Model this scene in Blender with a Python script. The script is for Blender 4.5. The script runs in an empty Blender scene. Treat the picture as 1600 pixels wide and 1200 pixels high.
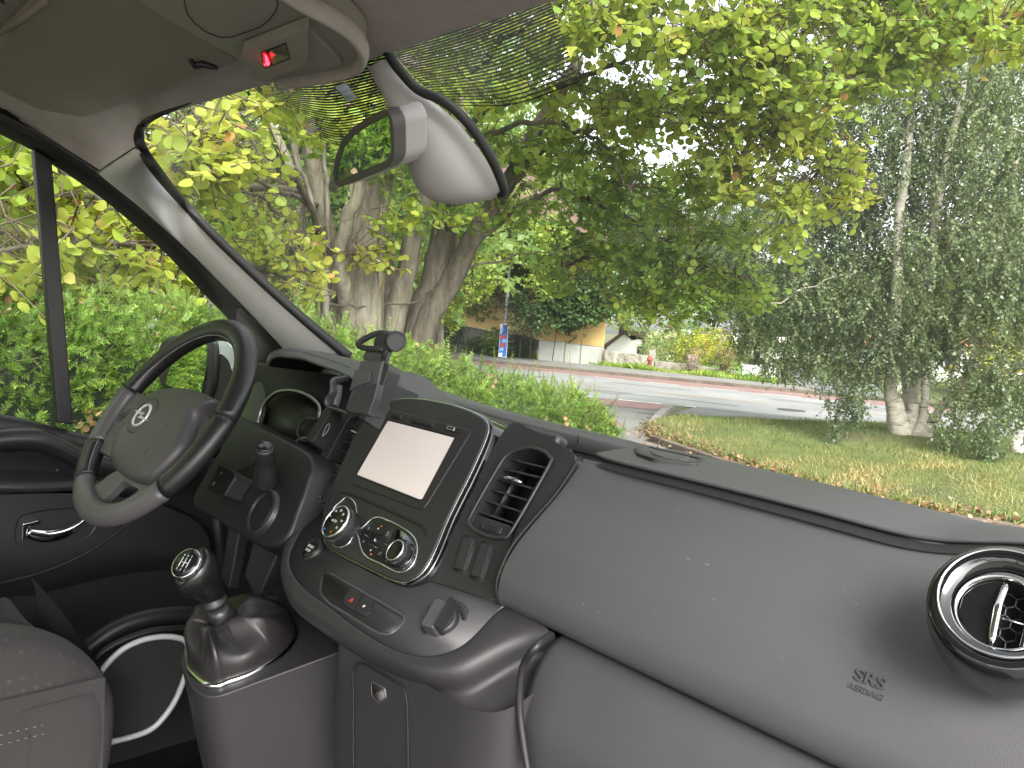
import bpy, bmesh, math, random
import numpy as np
from mathutils import Vector, Matrix, Euler

# ---------------------------------------------------------------- camera, sky, sun, exposure
S = bpy.context.scene
COL = S.collection
EYE = 1.6
CAM = Vector((0, 0, EYE))
M3 = Matrix(((0.66212706, -0.10086609, 0.74257241),
             (0.7464781, 0.00148198, -0.66540834),
             (0.06601666, 0.99489891, 0.07627558)))
cd = bpy.data.cameras.new('camera'); cam = bpy.data.objects.new('camera', cd); COL.objects.link(cam)
cd.sensor_width = 36; cd.lens = 27.0; cd.clip_start = 0.02; cd.clip_end = 900
cam.matrix_world = Matrix.Translation(CAM) @ M3.to_4x4()
S.camera = cam

W = bpy.data.worlds.new('World'); S.world = W; W.use_nodes = True
wn = W.node_tree; wn.nodes.clear()
sky = wn.nodes.new('ShaderNodeTexSky'); sky.sky_type = 'NISHITA'; sky.sun_disc = False
SUN_EL, SUN_AZ = math.radians(38), math.radians(118)
sky.sun_elevation = SUN_EL; sky.sun_rotation = SUN_AZ
sky.air_density = 1.0; sky.dust_density = 3.0; sky.ozone_density = 0.5
hs = wn.nodes.new('ShaderNodeHueSaturation'); hs.inputs['Saturation'].default_value = 0.2
bg = wn.nodes.new('ShaderNodeBackground'); bg.inputs['Strength'].default_value = 0.15
wo = wn.nodes.new('ShaderNodeOutputWorld')
wn.links.new(sky.outputs[0], hs.inputs['Color']); wn.links.new(hs.outputs[0], bg.inputs['Color'])
wn.links.new(bg.outputs[0], wo.inputs['Surface'])
sl = bpy.data.lights.new('sun', 'SUN'); sl.energy = 1.5; sl.angle = math.radians(35); sl.color = (1, 0.96, 0.9)
so = bpy.data.objects.new('sun', sl); COL.objects.link(so)
sd = Vector((math.sin(SUN_AZ) * math.cos(SUN_EL), math.cos(SUN_AZ) * math.cos(SUN_EL), math.sin(SUN_EL)))
so.rotation_euler = sd.to_track_quat('Z', 'Y').to_euler()
S.view_settings.view_transform = 'Standard'; S.view_settings.look = 'None'
S.view_settings.gamma = 1; S.view_settings.exposure = 2.1; S.view_settings.use_curve_mapping = False
S.cycles.max_bounces = 10; S.cycles.transparent_max_bounces = 24; S.cycles.diffuse_bounces = 6
S.cycles.caustics_reflective = False; S.cycles.caustics_refractive = False

# ---------------------------------------------------------------- geometry helpers
def V(*a): return Vector(a)
def ray(px, py):
    return (M3 @ Vector((px - 800, 600 - py, -1200))).normalized()
def onX(px, py, X): r = ray(px, py); return CAM + r * (X / r.x)
def onY(px, py, Y): r = ray(px, py); return CAM + r * (Y / r.y)
def onZ(px, py, Z): r = ray(px, py); return CAM + r * ((Z - EYE) / r.z)
def onD(px, py, D): return CAM + ray(px, py) * D
def rel(x, y, z): return Vector((x, y, z + EYE))
class Fr:
    def __init__(s, o, u, v):
        s.o = Vector(o); s.u = Vector(u).normalized(); s.v = Vector(v); s.v = (s.v - s.u * s.v.dot(s.u)).normalized(); s.n = s.u.cross(s.v)
    def uv(s, px, py, w=0.0):
        r = ray(px, py); q = s.o + s.n * w
        t = (q - CAM).dot(s.n) / r.dot(s.n); p = CAM + r * t - s.o
        return (p.dot(s.u), p.dot(s.v))
    def pt(s, u, v, w=0.0): return s.o + s.u * u + s.v * v + s.n * w
    def P(s, px, py, w=0.0): u, v = s.uv(px, py, w); return s.pt(u, v, w)
    def off(s, w): return Fr(s.pt(0, 0, w), s.u, s.v)

def rnd(pts, r, n=5):
    """round the corners of a closed 2D outline"""
    out = []; N = len(pts)
    for i in range(N):
        a, b, c = Vector(pts[i - 1]), Vector(pts[i]), Vector(pts[(i + 1) % N])
        rr = r[i] if isinstance(r, (list, tuple)) else r
        if rr <= 0: out.append(tuple(b)); continue
        d1, d2 = (a - b), (c - b)
        k = min(rr, d1.length * .48, d2.length * .48)
        p, q = b + d1.normalized() * k, b + d2.normalized() * k
        for j in range(n + 1):
            t = j / n; out.append(tuple(p * (1 - t) ** 2 + b * 2 * t * (1 - t) + q * t * t))
    return out
def cr(pts, n=6, closed=False):
    """Catmull-Rom through points of any dimension"""
    P = [Vector(p) for p in pts]; N = len(P); out = []
    rng = range(N) if closed else range(N - 1)
    for i in rng:
        if closed: a, b, c, d = P[i - 1], P[i], P[(i + 1) % N], P[(i + 2) % N]
        else: a, b, c, d = P[max(i - 1, 0)], P[i], P[i + 1], P[min(i + 2, N - 1)]
        for j in range(n):
            t = j / n
            out.append(0.5 * ((2 * b) + (c - a) * t + (2 * a - 5 * b + 4 * c - d) * t * t + (3 * b - 3 * c + d - a) * t ** 3))
    if not closed: out.append(P[-1].copy())
    return out
def resamp(pts, n):
    P = [Vector(p) for p in pts]; L = [0]
    for a, b in zip(P, P[1:]): L.append(L[-1] + (b - a).length)
    out = []; j = 0
    for i in range(n):
        s = L[-1] * i / (n - 1)
        while j < len(L) - 2 and L[j + 1] < s: j += 1
        t = (s - L[j]) / max(L[j + 1] - L[j], 1e-9); out.append(P[j].lerp(P[j + 1], min(max(t, 0), 1)))
    return out

def root_of(o):
    while o.parent: o = o.parent
    return o
def mk(name, verts, faces, mat, parent=None, smooth=True, bevel=0, seg=3, angle=35, solid=0, subsurf=0, mats=None, fm=None, recalc=True):
    off = root_of(parent).location if parent else Vector((0, 0, 0))
    me = bpy.data.meshes.new(name)
    me.from_pydata([tuple(Vector(v) - off) for v in verts], [], faces)
    if recalc:
        bm = bmesh.new(); bm.from_mesh(me); bmesh.ops.recalc_face_normals(bm, faces=bm.faces); bm.to_mesh(me); bm.free()
    for m in (mats or [mat]): me.materials.append(m)
    if fm: me.polygons.foreach_set('material_index', fm)
    if smooth: me.polygons.foreach_set('use_smooth', [True] * len(me.polygons))
    o = bpy.data.objects.new(name, me); COL.objects.link(o)
    if parent: o.parent = parent
    if solid:
        m = o.modifiers.new('solid', 'SOLIDIFY'); m.thickness = solid; m.offset = -1
    if subsurf:
        m = o.modifiers.new('sub', 'SUBSURF'); m.levels = m.render_levels = subsurf
    if bevel:
        m = o.modifiers.new('bevel', 'BEVEL'); m.width = bevel; m.segments = seg; m.limit_method = 'ANGLE'
        m.angle_limit = math.radians(angle); m.harden_normals = True
    return o
def tag(o, label=None, cat=None, group=None, kind=None):
    if label: o['label'] = label
    if cat: o['category'] = cat
    if group: o['group'] = group
    if kind: o['kind'] = kind
    return o
def empty(name, loc, label=None, cat=None, group=None, kind=None, parent=None):
    o = bpy.data.objects.new(name, None); o.empty_display_size = .1; COL.objects.link(o); o.location = loc
    if parent: o.parent = parent
    return tag(o, label, cat, group, kind)

class MB:
    """collects pieces that make ONE mesh"""
    def __init__(s): s.v = []; s.f = []; s.m = []
    def add(s, vs, fs, mi=0):
        b = len(s.v); s.v += [Vector(q) for q in vs]; s.f += [tuple(b + i for i in f) for f in fs]; s.m += [mi] * len(fs); return s
    def slab(s, fr, pts, w0, w1, mi=0, top=None):
        """outline pts (uv) extruded along the frame normal from w0 to w1"""
        n = len(pts); t = top or pts
        vs = [fr.pt(a, b, w0) for a, b in pts] + [fr.pt(a, b, w1) for a, b in t]
        fs = [tuple(range(n))[::-1], tuple(range(n, 2 * n))] + [(i, (i + 1) % n, n + (i + 1) % n, n + i) for i in range(n)]
        return s.add(vs, fs, mi)
    def ring(s, fr, outer, inner, w0, w1, mi=0, w1i=None, w0i=None):
        """frame with a hole; outlines are resampled to match"""
        n = 72
        def rs(p):
            q = resamp([Vector(a) for a in p] + [Vector(p[0])], n + 1)[:n]; return q
        o, i_ = rs(outer), rs(inner)
        c = sum((Vector(a) for a in i_), Vector((0, 0))) / n
        # align the start by angle
        def al(p):
            k = max(range(n), key=lambda j: math.cos(math.atan2(p[j].y - c.y, p[j].x - c.x) - 2.3)); return p[k:] + p[:k]
        def area(p): return sum(p[j - 1].x * p[j].y - p[j].x * p[j - 1].y for j in range(n))
        if area(o) < 0: o = o[::-1]
        if area(i_) < 0: i_ = i_[::-1]
        o, i_ = al(o), al(i_)
        w1i = w1 if w1i is None else w1i; w0i = w0 if w0i is None else w0i
        vs = [fr.pt(a.x, a.y, w0) for a in o] + [fr.pt(a.x, a.y, w1) for a in o] + [fr.pt(a.x, a.y, w1i) for a in i_] + [fr.pt(a.x, a.y, w0i) for a in i_]
        fs = []
        for j in range(n):
            k = (j + 1) % n
            for b in range(3): fs.append((b * n + j, b * n + k, (b + 1) * n + k, (b + 1) * n + j))
            fs.append((3 * n + j, 3 * n + k, k, j))
        return s.add(vs, fs, mi)
    def box(s, c, ax, ay, az, mi=0):
        """box from centre and three half-axis vectors"""
        c, ax, ay, az = map(Vector, (c, ax, ay, az))
        vs = [c + ax * i + ay * j + az * k for i in (-1, 1) for j in (-1, 1) for k in (-1, 1)]
        return s.add(vs, [(0, 1, 3, 2), (4, 6, 7, 5), (0, 4, 5, 1), (2, 3, 7, 6), (0, 2, 6, 4), (1, 5, 7, 3)], mi)
    def abox(s, a, b, mi=0):
        a, b = Vector(a), Vector(b); h = (b - a) / 2
        return s.box((a + b) / 2, (h.x, 0, 0), (0, h.y, 0), (0, 0, h.z), mi)
    def tube(s, pts, r, n=10, closed=False, mi=0, flat=None, caps=True):
        P = [Vector(p) for p in pts]; N = len(P); R = r if isinstance(r, (list, tuple)) else [r] * N
        rings = []; up = None
        for i in range(N):
            if closed: t = P[(i + 1) % N] - P[i - 1]
            else: t = P[min(i + 1, N - 1)] - P[max(i - 1, 0)]
            t = t.normalized() if t.length > 0 else V(0, 0, 1)
            if flat is not None: up = (flat - t * flat.dot(t)).normalized()
            elif up is None:
                up = t.orthogonal().normalized()
            else: up = (up - t * up.dot(t)).normalized()
            b = t.cross(up)
            ru, rb = (R[i] if isinstance(R[i], (tuple, list)) else (R[i], R[i]))
            rings.append([P[i] + up * math.cos(2 * math.pi * k / n) * ru + b * math.sin(2 * math.pi * k / n) * rb for k in range(n)])
        vs = [q for rg in rings for q in rg]; fs = []
        for i in range(N if closed else N - 1):
            j = (i + 1) % N
            for k in range(n): l = (k + 1) % n; fs.append((i * n + k, i * n + l, j * n + l, j * n + k))
        if not closed and caps: fs += [tuple(range(n))[::-1], tuple((N - 1) * n + k for k in range(n))]
        return s.add(vs, fs, mi)
    def loft(s, rows, mi=0, closed=False):
        n = len(rows[0]); vs = [q for r in rows for q in r]; fs = []
        for i in range(len(rows) - 1):
            for k in range(n if closed else n - 1):
                l = (k + 1) % n; fs.append((i * n + k, i * n + l, (i + 1) * n + l, (i + 1) * n + k))
        return s.add(vs, fs, mi)
    def lathe(s, fr, c, prof, n=48, mi=0, sx=1, sy=1, cap=True):
        """prof: list of (radius, w) about a centre uv on the frame"""
        rows = [[fr.pt(c[0] + r * sx * math.cos(2 * math.pi * k / n), c[1] + r * sy * math.sin(2 * math.pi * k / n), w) for k in range(n)] for r, w in prof]
        b = len(s.v); s.loft(rows, mi, closed=True)
        if cap:
            N = len(prof); s.f.append(tuple(b + (N - 1) * n + k for k in range(n))); s.m.append(mi)
        return s
    def build(s, name, mat, parent=None, **k):
        if isinstance(mat, (list, tuple)): return mk(name, s.v, s.f, None, parent, mats=mat, fm=s.m, **k)
        return mk(name, s.v, s.f, mat, parent, **k)
def text_on(name, txt, size, fr, u, v, w, mat, parent, depth=0.0006, rot=0.0, align='CENTER', sy=1.0, bold=0.0):
    c = bpy.data.curves.new(name, 'FONT'); c.body = txt; c.size = size; c.extrude = depth; c.align_x = align; c.align_y = 'CENTER'; c.offset = bold
    c.space_line = .8
    o = bpy.data.objects.new(name, c); COL.objects.link(o); c.materials.append(mat)
    R = Matrix((fr.u, fr.v, fr.n)).transposed().to_4x4()
    p = fr.pt(u, v, w)
    if parent: p = p - root_of(parent).location
    T = Matrix.Translation(p) @ R @ Matrix.Rotation(rot, 4, 'Z') @ Matrix.Diagonal((1, sy, 1, 1))
    bpy.context.view_layer.update()
    me = bpy.data.meshes.new_from_object(o.evaluated_get(bpy.context.evaluated_depsgraph_get()))
    bpy.data.objects.remove(o); me.transform(T); me.name = name
    if not me.materials: me.materials.append(mat)
    r_ = bpy.data.objects.new(name, me); COL.objects.link(r_); r_.parent = parent
    return r_

# ---------------------------------------------------------------- materials
def nt(name):
    m = bpy.data.materials.new(name); m.use_nodes = True; n = m.node_tree
    return m, n, n.nodes['Principled BSDF']
def mat(name, col, rough=.5, metal=0, bump=0, bscale=400, bdist=.0005, var=0, vscale=6, spec=.5, coat=0, voro=False, rvar=0, detail=3):
    m, n, b = nt(name)
    b.inputs['Base Color'].default_value = (*col, 1); b.inputs['Roughness'].default_value = rough; b.inputs['Metallic'].default_value = metal
    b.inputs['Specular IOR Level'].default_value = spec; b.inputs['Coat Weight'].default_value = coat
    tc = n.nodes.new('ShaderNodeTexCoord')
    if var or rvar:
        t = n.nodes.new('ShaderNodeTexNoise'); t.inputs['Scale'].default_value = vscale; t.inputs['Detail'].default_value = 6; t.inputs['Roughness'].default_value = .65
        n.links.new(tc.outputs['Object'], t.inputs['Vector'])
        if var:
            mr = n.nodes.new('ShaderNodeMapRange'); mr.inputs['From Min'].default_value = .3; mr.inputs['From Max'].default_value = .7
            mr.inputs['To Min'].default_value = 1 - var; mr.inputs['To Max'].default_value = 1 + var
            n.links.new(t.outputs[0], mr.inputs['Value'])
            mx = n.nodes.new('ShaderNodeVectorMath'); mx.operation = 'SCALE'; mx.inputs[0].default_value = col
            n.links.new(mr.outputs[0], mx.inputs['Scale']); n.links.new(mx.outputs[0], b.inputs['Base Color'])
        if rvar:
            mr = n.nodes.new('ShaderNodeMapRange'); mr.inputs['From Min'].default_value = .3; mr.inputs['From Max'].default_value = .7
            mr.inputs['To Min'].default_value = rough - rvar; mr.inputs['To Max'].default_value = rough + rvar
            n.links.new(t.outputs[0], mr.inputs['Value']); n.links.new(mr.outputs[0], b.inputs['Roughness'])
    if bump:
        if voro:
            t = n.nodes.new('ShaderNodeTexVoronoi'); t.inputs['Scale'].default_value = bscale
        else:
            t = n.nodes.new('ShaderNodeTexNoise'); t.inputs['Scale'].default_value = bscale; t.inputs['Detail'].default_value = detail
        n.links.new(tc.outputs['Object'], t.inputs['Vector'])
        bp = n.nodes.new('ShaderNodeBump'); bp.inputs['Strength'].default_value = bump; bp.inputs['Distance'].default_value = bdist
        n.links.new(t.outputs[0], bp.inputs['Height']); n.links.new(bp.outputs[0], b.inputs['Normal'])
    return m
def emis(name, col, st):
    m, n, b = nt(name); b.inputs['Base Color'].default_value = (*col, 1)
    b.inputs['Emission Color'].default_value = (*col, 1); b.inputs['Emission Strength'].default_value = st; return m
def glass(name, tint, refl=.045, rough=0.0, veil=0.0):
    m, n, b = nt(name); n.nodes.remove(b)
    tr = n.nodes.new('ShaderNodeBsdfTransparent'); tr.inputs[0].default_value = (*tint, 1)
    gl = n.nodes.new('ShaderNodeBsdfGlossy'); gl.inputs['Roughness'].default_value = rough
    ge = n.nodes.new('ShaderNodeNewGeometry'); dt = n.nodes.new('ShaderNodeVectorMath'); dt.operation = 'DOT_PRODUCT'
    n.links.new(ge.outputs['Normal'], dt.inputs[0]); n.links.new(ge.outputs['Incoming'], dt.inputs[1])
    def mt(op, x, y=None):
        k = n.nodes.new('ShaderNodeMath'); k.operation = op
        for i, q in enumerate((x, y)):
            if q is None: continue
            if isinstance(q, (int, float)): k.inputs[i].default_value = q
            else: n.links.new(q, k.inputs[i])
        return k.outputs[0]
    f = mt('ADD', refl, mt('MULTIPLY', 1 - refl, mt('POWER', mt('SUBTRACT', 1.0, mt('ABSOLUTE', dt.outputs['Value'])), 5.0)))
    mx = n.nodes.new('ShaderNodeMixShader')
    n.links.new(f, mx.inputs[0]); n.links.new(tr.outputs[0], mx.inputs[1]); n.links.new(gl.outputs[0], mx.inputs[2])
    out_ = mx.outputs[0]
    if veil:  # pale film mixed into the glass to imitate veiling glare
        tc = n.nodes.new('ShaderNodeTexCoord'); t = n.nodes.new('ShaderNodeTexNoise'); t.inputs['Scale'].default_value = 3.5; t.inputs['Detail'].default_value = 7; t.inputs['Roughness'].default_value = .6; t.inputs['Distortion'].default_value = .6
        n.links.new(tc.outputs['Object'], t.inputs[0]); mr = n.nodes.new('ShaderNodeMapRange'); mr.inputs['From Min'].default_value = .35; mr.inputs['From Max'].default_value = .75; mr.inputs['To Min'].default_value = veil * .6; mr.inputs['To Max'].default_value = veil * 2.0
        n.links.new(t.outputs[0], mr.inputs[0])
        df = n.nodes.new('ShaderNodeBsdfDiffuse'); df.inputs[0].default_value = (.8, .8, .78, 1); tl = n.nodes.new('ShaderNodeBsdfTranslucent'); tl.inputs[0].default_value = (.8, .8, .78, 1)
        m1 = n.nodes.new('ShaderNodeMixShader'); m1.inputs[0].default_value = .7; n.links.new(df.outputs[0], m1.inputs[1]); n.links.new(tl.outputs[0], m1.inputs[2])
        m2 = n.nodes.new('ShaderNodeMixShader'); n.links.new(mr.outputs[0], m2.inputs[0]); n.links.new(out_, m2.inputs[1]); n.links.new(m1.outputs[0], m2.inputs[2]); out_ = m2.outputs[0]
    n.links.new(out_, n.nodes['Material Output'].inputs[0]); return m

PL = mat('dash_plastic', (.054, .0525, .056), .46, bump=.35, bscale=900, bdist=.0004, rvar=.08, vscale=7, var=.07)
PLC = mat('console_dark_plastic', (.026, .024, .0265), .46, bump=.4, bscale=800, bdist=.0004, rvar=.06, vscale=7)
PLD = mat('dark_plastic', (.018, .017, .0185), .44, bump=.3, bscale=1100, bdist=.0003)
PLM = mat('matte_soft_touch', (.026, .0245, .0265), .38, bump=.15, bscale=1500, bdist=.0002)
BLK = mat('recess_black', (.008, .008, .008), .7)
DCAP = mat('dial_black', (.008, .008, .009), .22)
GLOSS = mat('piano_black', (.006, .006, .007), .04, coat=1)
CHR = mat('chrome', (.75, .75, .76), .12, metal=1)
SATIN = mat('satin_metal', (.45, .45, .46), .3, metal=1)
RUB = mat('rubber', (.012, .012, .012), .6, bump=.2, bscale=500)
LEA = mat('leather', (.019, .0175, .019), .30, bump=.5, bscale=700, bdist=.0006, rvar=.06, vscale=12)
WPL = mat('wheel_plastic', (.100, .094, .098), .34, bump=.25, bscale=1300, bdist=.0003)
TRIM = mat('pillar_trim', (.72, .71, .69), .95, spec=.15, bump=.25, bscale=900, bdist=.0003)
MIRP = mat('mirror_plastic', (.50, .48, .48), .5, bump=.2, bscale=900, bdist=.0003)
HEAD = mat('headliner_cloth', (.46, .41, .385), .95, bump=.6, bscale=900, bdist=.0008, var=.08, vscale=40)
VIS = mat('visor_vinyl', (.29, .255, .22), .8, bump=.4, bscale=600, bdist=.0006, var=.05, vscale=20)
CONS = mat('console_plastic', (.34, .32, .28), .55, bump=.2, bscale=900, bdist=.0003)
WHT = mat('marking_white', (.75, .75, .75), .5)
GRY = mat('marking_grey', (.22, .22, .22), .5)
ORG = emis('marking_amber', (.9, .25, .03), .25)
REDM = mat('marking_red', (.55, .05, .03), .5)
BLUM = mat('marking_blue', (.05, .15, .6), .5)
# ================================================================= THE VAN (interior)
van = empty('van', (-.83, .3, 0), 'van seen from inside, grey cab with black dashboard, pale headliner and steering wheel', 'van')
CS = Fr(rel(-.83, .56, -.18), (1, 0, 0), (0, .598, .801))      # plane of the screen and the vents
NK = (0, .801, -.598)
def px(fr, pts, w=0.0): return [fr.uv(a, b, w) for a, b in pts]

# ---------------- passenger side dashboard
dash = empty('dashboard', (0, 0, 0), parent=van)
XS = [-.56, -.54, -.5, -.4, -.3, -.25, -.2, -.15, -.1, 0, .08, .16]
# the padded airbag panel, a curved section swept along the dash
prof = [(.612, -.139), (.606, -.146), (.592, -.160), (.575, -.176), (.545, -.200), (.520, -.222), (.505, -.243), (.500, -.262), (.505, -.280), (.53, -.290)]
prof = cr([Vector((0, a, b)) for a, b in prof], 5)
m, n, b = nt('airbag_panel')          # fine diamond grain
b.inputs['Base Color'].default_value = (.066, .0645, .069, 1); b.inputs['Roughness'].default_value = .45
tc = n.nodes.new('ShaderNodeTexCoord')
mp = n.nodes.new('ShaderNodeMapping'); mp.inputs['Rotation'].default_value = (0, .6, .6); mp.inputs['Scale'].default_value = (1, 1, 1)
n.links.new(tc.outputs['Object'], mp.inputs['Vector'])
vo = n.nodes.new('ShaderNodeTexVoronoi'); vo.inputs['Scale'].default_value = 900; vo.inputs['Randomness'].default_value = .15
n.links.new(mp.outputs[0], vo.inputs['Vector'])
bp = n.nodes.new('ShaderNodeBump'); bp.inputs['Strength'].default_value = .45; bp.inputs['Distance'].default_value = .0003
n.links.new(vo.outputs['Distance'], bp.inputs['Height']); n.links.new(bp.outputs[0], b.inputs['Normal'])
AIR = m
t = n.nodes.new('ShaderNodeTexNoise'); t.inputs['Scale'].default_value = 6; t.inputs['Detail'].default_value = 9; t.inputs['Roughness'].default_value = .7; t.inputs['Distortion'].default_value = .8; n.links.new(tc.outputs['Object'], t.inputs[0])
mr = n.nodes.new('ShaderNodeMapRange'); mr.inputs['From Min'].default_value = .3; mr.inputs['From Max'].default_value = .7; mr.inputs['To Min'].default_value = .36; mr.inputs['To Max'].default_value = .56; n.links.new(t.outputs[0], mr.inputs[0]); n.links.new(mr.outputs[0], b.inputs['Roughness'])
t2 = n.nodes.new('ShaderNodeTexNoise'); t2.inputs['Scale'].default_value = 170; t2.inputs['Detail'].default_value = 2; n.links.new(tc.outputs['Object'], t2.inputs[0])
cr_ = n.nodes.new('ShaderNodeValToRGB'); cr_.color_ramp.elements[0].position = .73; cr_.color_ramp.elements[0].color = (.066, .0645, .069, 1); cr_.color_ramp.elements[1].position = .80; cr_.color_ramp.elements[1].color = (.15, .145, .14, 1); n.links.new(t2.outputs[0], cr_.inputs[0]); n.links.new(cr_.outputs[0], b.inputs['Base Color'])
q = MB()
def dipx(x):   # the panel leans back a touch at its inner end
    return 0
q.loft([[rel(x, p.y, p.z) for p in prof] for x in [-.558 + .03 * i for i in range(25)]])
ap = q.build('airbag_panel', AIR, dash)
APF = Fr(rel(-.2, .503, -.22), (1, 0, 0), (0, .1, 1))
_p = onY(1357, 1073, .5185)
AF = Fr(_p, (1, 0, 0), (0, .60, .80))
# embossed wording
text_on('airbag_lettering', 'SRS', .0135, AF, 0, .0045, .0011, PL, ap, depth=.0006, sy=.85, bold=.0002)
text_on('airbag_lettering', 'AIRBAG', .0068, AF, 0, -.0042, .0011, PL, ap, depth=.0006, sy=.85, bold=0.0)
# seam between the vents' surround and the panel
sp = [onX(a, b, -.560) for a, b in ((906, 714), (870, 770), (833, 812), (800, 853), (782, 890), (775, 917), (780, 942))]
MB().tube(cr(sp, 6), .0016, 6).build('panel_seam', BLK, dash)

# top pad from the gap line forward to the windscreen base, with the glovebox lid in it
def base_pt(x):   # windscreen base line
    qx = (x + .83) / .7
    return rel(x, .848 - .085 * qx * qx, -.153)
gapline = cr([V(*g) for g in ((-.60, .632, -.137), (-.56, .618, -.1375), (-.52, .604, -.1385), (-.4, .601, -.139), (-.3, .60, -.1405), (-.235, .60, -.1425), (-.205, .602, -.1415), (-.18, .605, -.1370), (-.15, .61, -.131), (-.1, .612, -.125), (0, .61, -.122), (.16, .60, -.122))], 6)
def pad_row(g):
    B = base_pt(g.x); G = rel(*g)
    top = G + V(0, .012, .0055)
    mid = top.lerp(B, .35) + V(0, 0, .010); m2 = top.lerp(B, .75) + V(0, 0, .008)
    return [G + V(0, .03, -.002), G + V(0, .0085, .0028), G + V(0, .0072, .0046), G + V(0, .0080, .0062)] + cr([top + V(0, 0, .001), mid, m2, B + V(0, -.03, .006), B + V(0, -.012, .0055), B + V(0, -.004, .0), B + V(0, 0, -.03)], 5)
padg = [g for g in gapline if g.x > -.553]
q = MB(); q.loft([pad_row(g) for g in padg]); pr0 = pad_row(padg[0]); nn_ = len(q.v); q.add(pr0 + [p + V(-.006, 0, -.05) for p in pr0], [(i, i + 1, len(pr0) + i + 1, len(pr0) + i) for i in range(len(pr0) - 1)])
q.build('dash_top_pad', PL, dash)
# dark gap under the pad
MB().loft([[rel(*g) + V(0, .0015, -.004), rel(*g) + V(0, .008, .0005), rel(*g) + V(0, .014, .004), rel(*g) + V(0, .03, .003)] for g in padg]).build('gap_shadow_strip', BLK, dash)
# raised lid outline and latch on top
def padh(x, f):
    g = min(padg, key=lambda a: abs(a.x - x)); r_ = pad_row(g)[3:]; i = f * (len(r_) - 1); j = int(i); return r_[j].lerp(r_[min(j + 1, len(r_) - 1)], i - j)
lid = [onZ(a, b, EYE + z) for a, b, z in ((946, 724, -.129), (950, 714, -.128), (962, 705, -.127), (980, 698, -.1265), (1000, 694, -.1265))]
LF = Fr(onZ(1045, 711, EYE - .1305), (1, 0, 0), (0, 1, -.04))
lat = rnd(px(LF, [(990, 702), (1012, 698), (1102, 718), (1090, 727), (1020, 718), (995, 710)]), .004)
q = MB().ring(LF, lat, [(a * .88, b * .72) for a, b in lat], -.004, .0016); q.build('glovebox_latch', PLM, dash, bevel=.0008)
MB().slab(LF, [(a * .6 + .001, b * .5) for a, b in lat], -.002, .0012).build('latch_button', PL, dash, bevel=.001)

# lower glovebox
low = [(.53, -.283), (.502, -.288), (.484, -.300), (.470, -.325), (.462, -.36), (.468, -.41), (.480, -.48), (.50, -.60), (.52, -.72)]
lowp = cr([V(0, a, b) for a, b in low], 5)
q = MB(); xs = [-.484, -.480] + [-.470 + .03 * i for i in range(22)]
rows = []
rows.append([rel(-.486, p.y + .055, p.z) for p in lowp])
for i, x in enumerate(xs):
    k = 1 - min(1, i / 2.2)
    rows.append([rel(x + (.0), p.y + .02 * k * k, p.z) for p in lowp])
q.loft(rows); q.build('glovebox', PL, dash)
seam = [(862, 992), (838, 1010), (820, 1035), (813, 1065), (812, 1110), (818, 1160), (826, 1210)]
MB().tube(cr([onY(a, b, .455 + .03 * (i < 1)) for i, (a, b) in enumerate(seam)], 6), .0034, 8).build('glovebox_gasket', PLD, dash)

# ---------------- vents surround, right of the stack
SP = CS.off(-.012)
def curved_side(fr, pts, w0, w1): pass
so_px = [(800, 656), (838, 674), (872, 692), (903, 713), (888, 742), (870, 770), (833, 812), (800, 853), (782, 890), (775, 917), (778, 940), (735, 926), (700, 915), (660, 905), (690, 860), (735, 770), (775, 690)]
so_ = [Vector(p) for p in rnd([SP.uv(a, b) for a, b in so_px], .012)]
vo_px = [(812, 703), (830, 700), (850, 706), (860, 716), (858, 728), (800, 830), (788, 840), (770, 840), (748, 832), (735, 820), (736, 805), (780, 728), (795, 710)]
vo_ = cr([Vector(SP.uv(a, b)) for a, b in vo_px], 3, closed=True)
q = MB().ring(SP, so_, vo_, -.07, .0, w1i=-.002)
q.build('vent_surround', PLM, dash, bevel=.004)
# raised lip round the vent
q = MB(); q.tube([SP.pt(p.x * 1.0, p.y, .0005) for p in vo_], .0022, 8, closed=True); q.build('vent_lip', PLM, dash)

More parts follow.
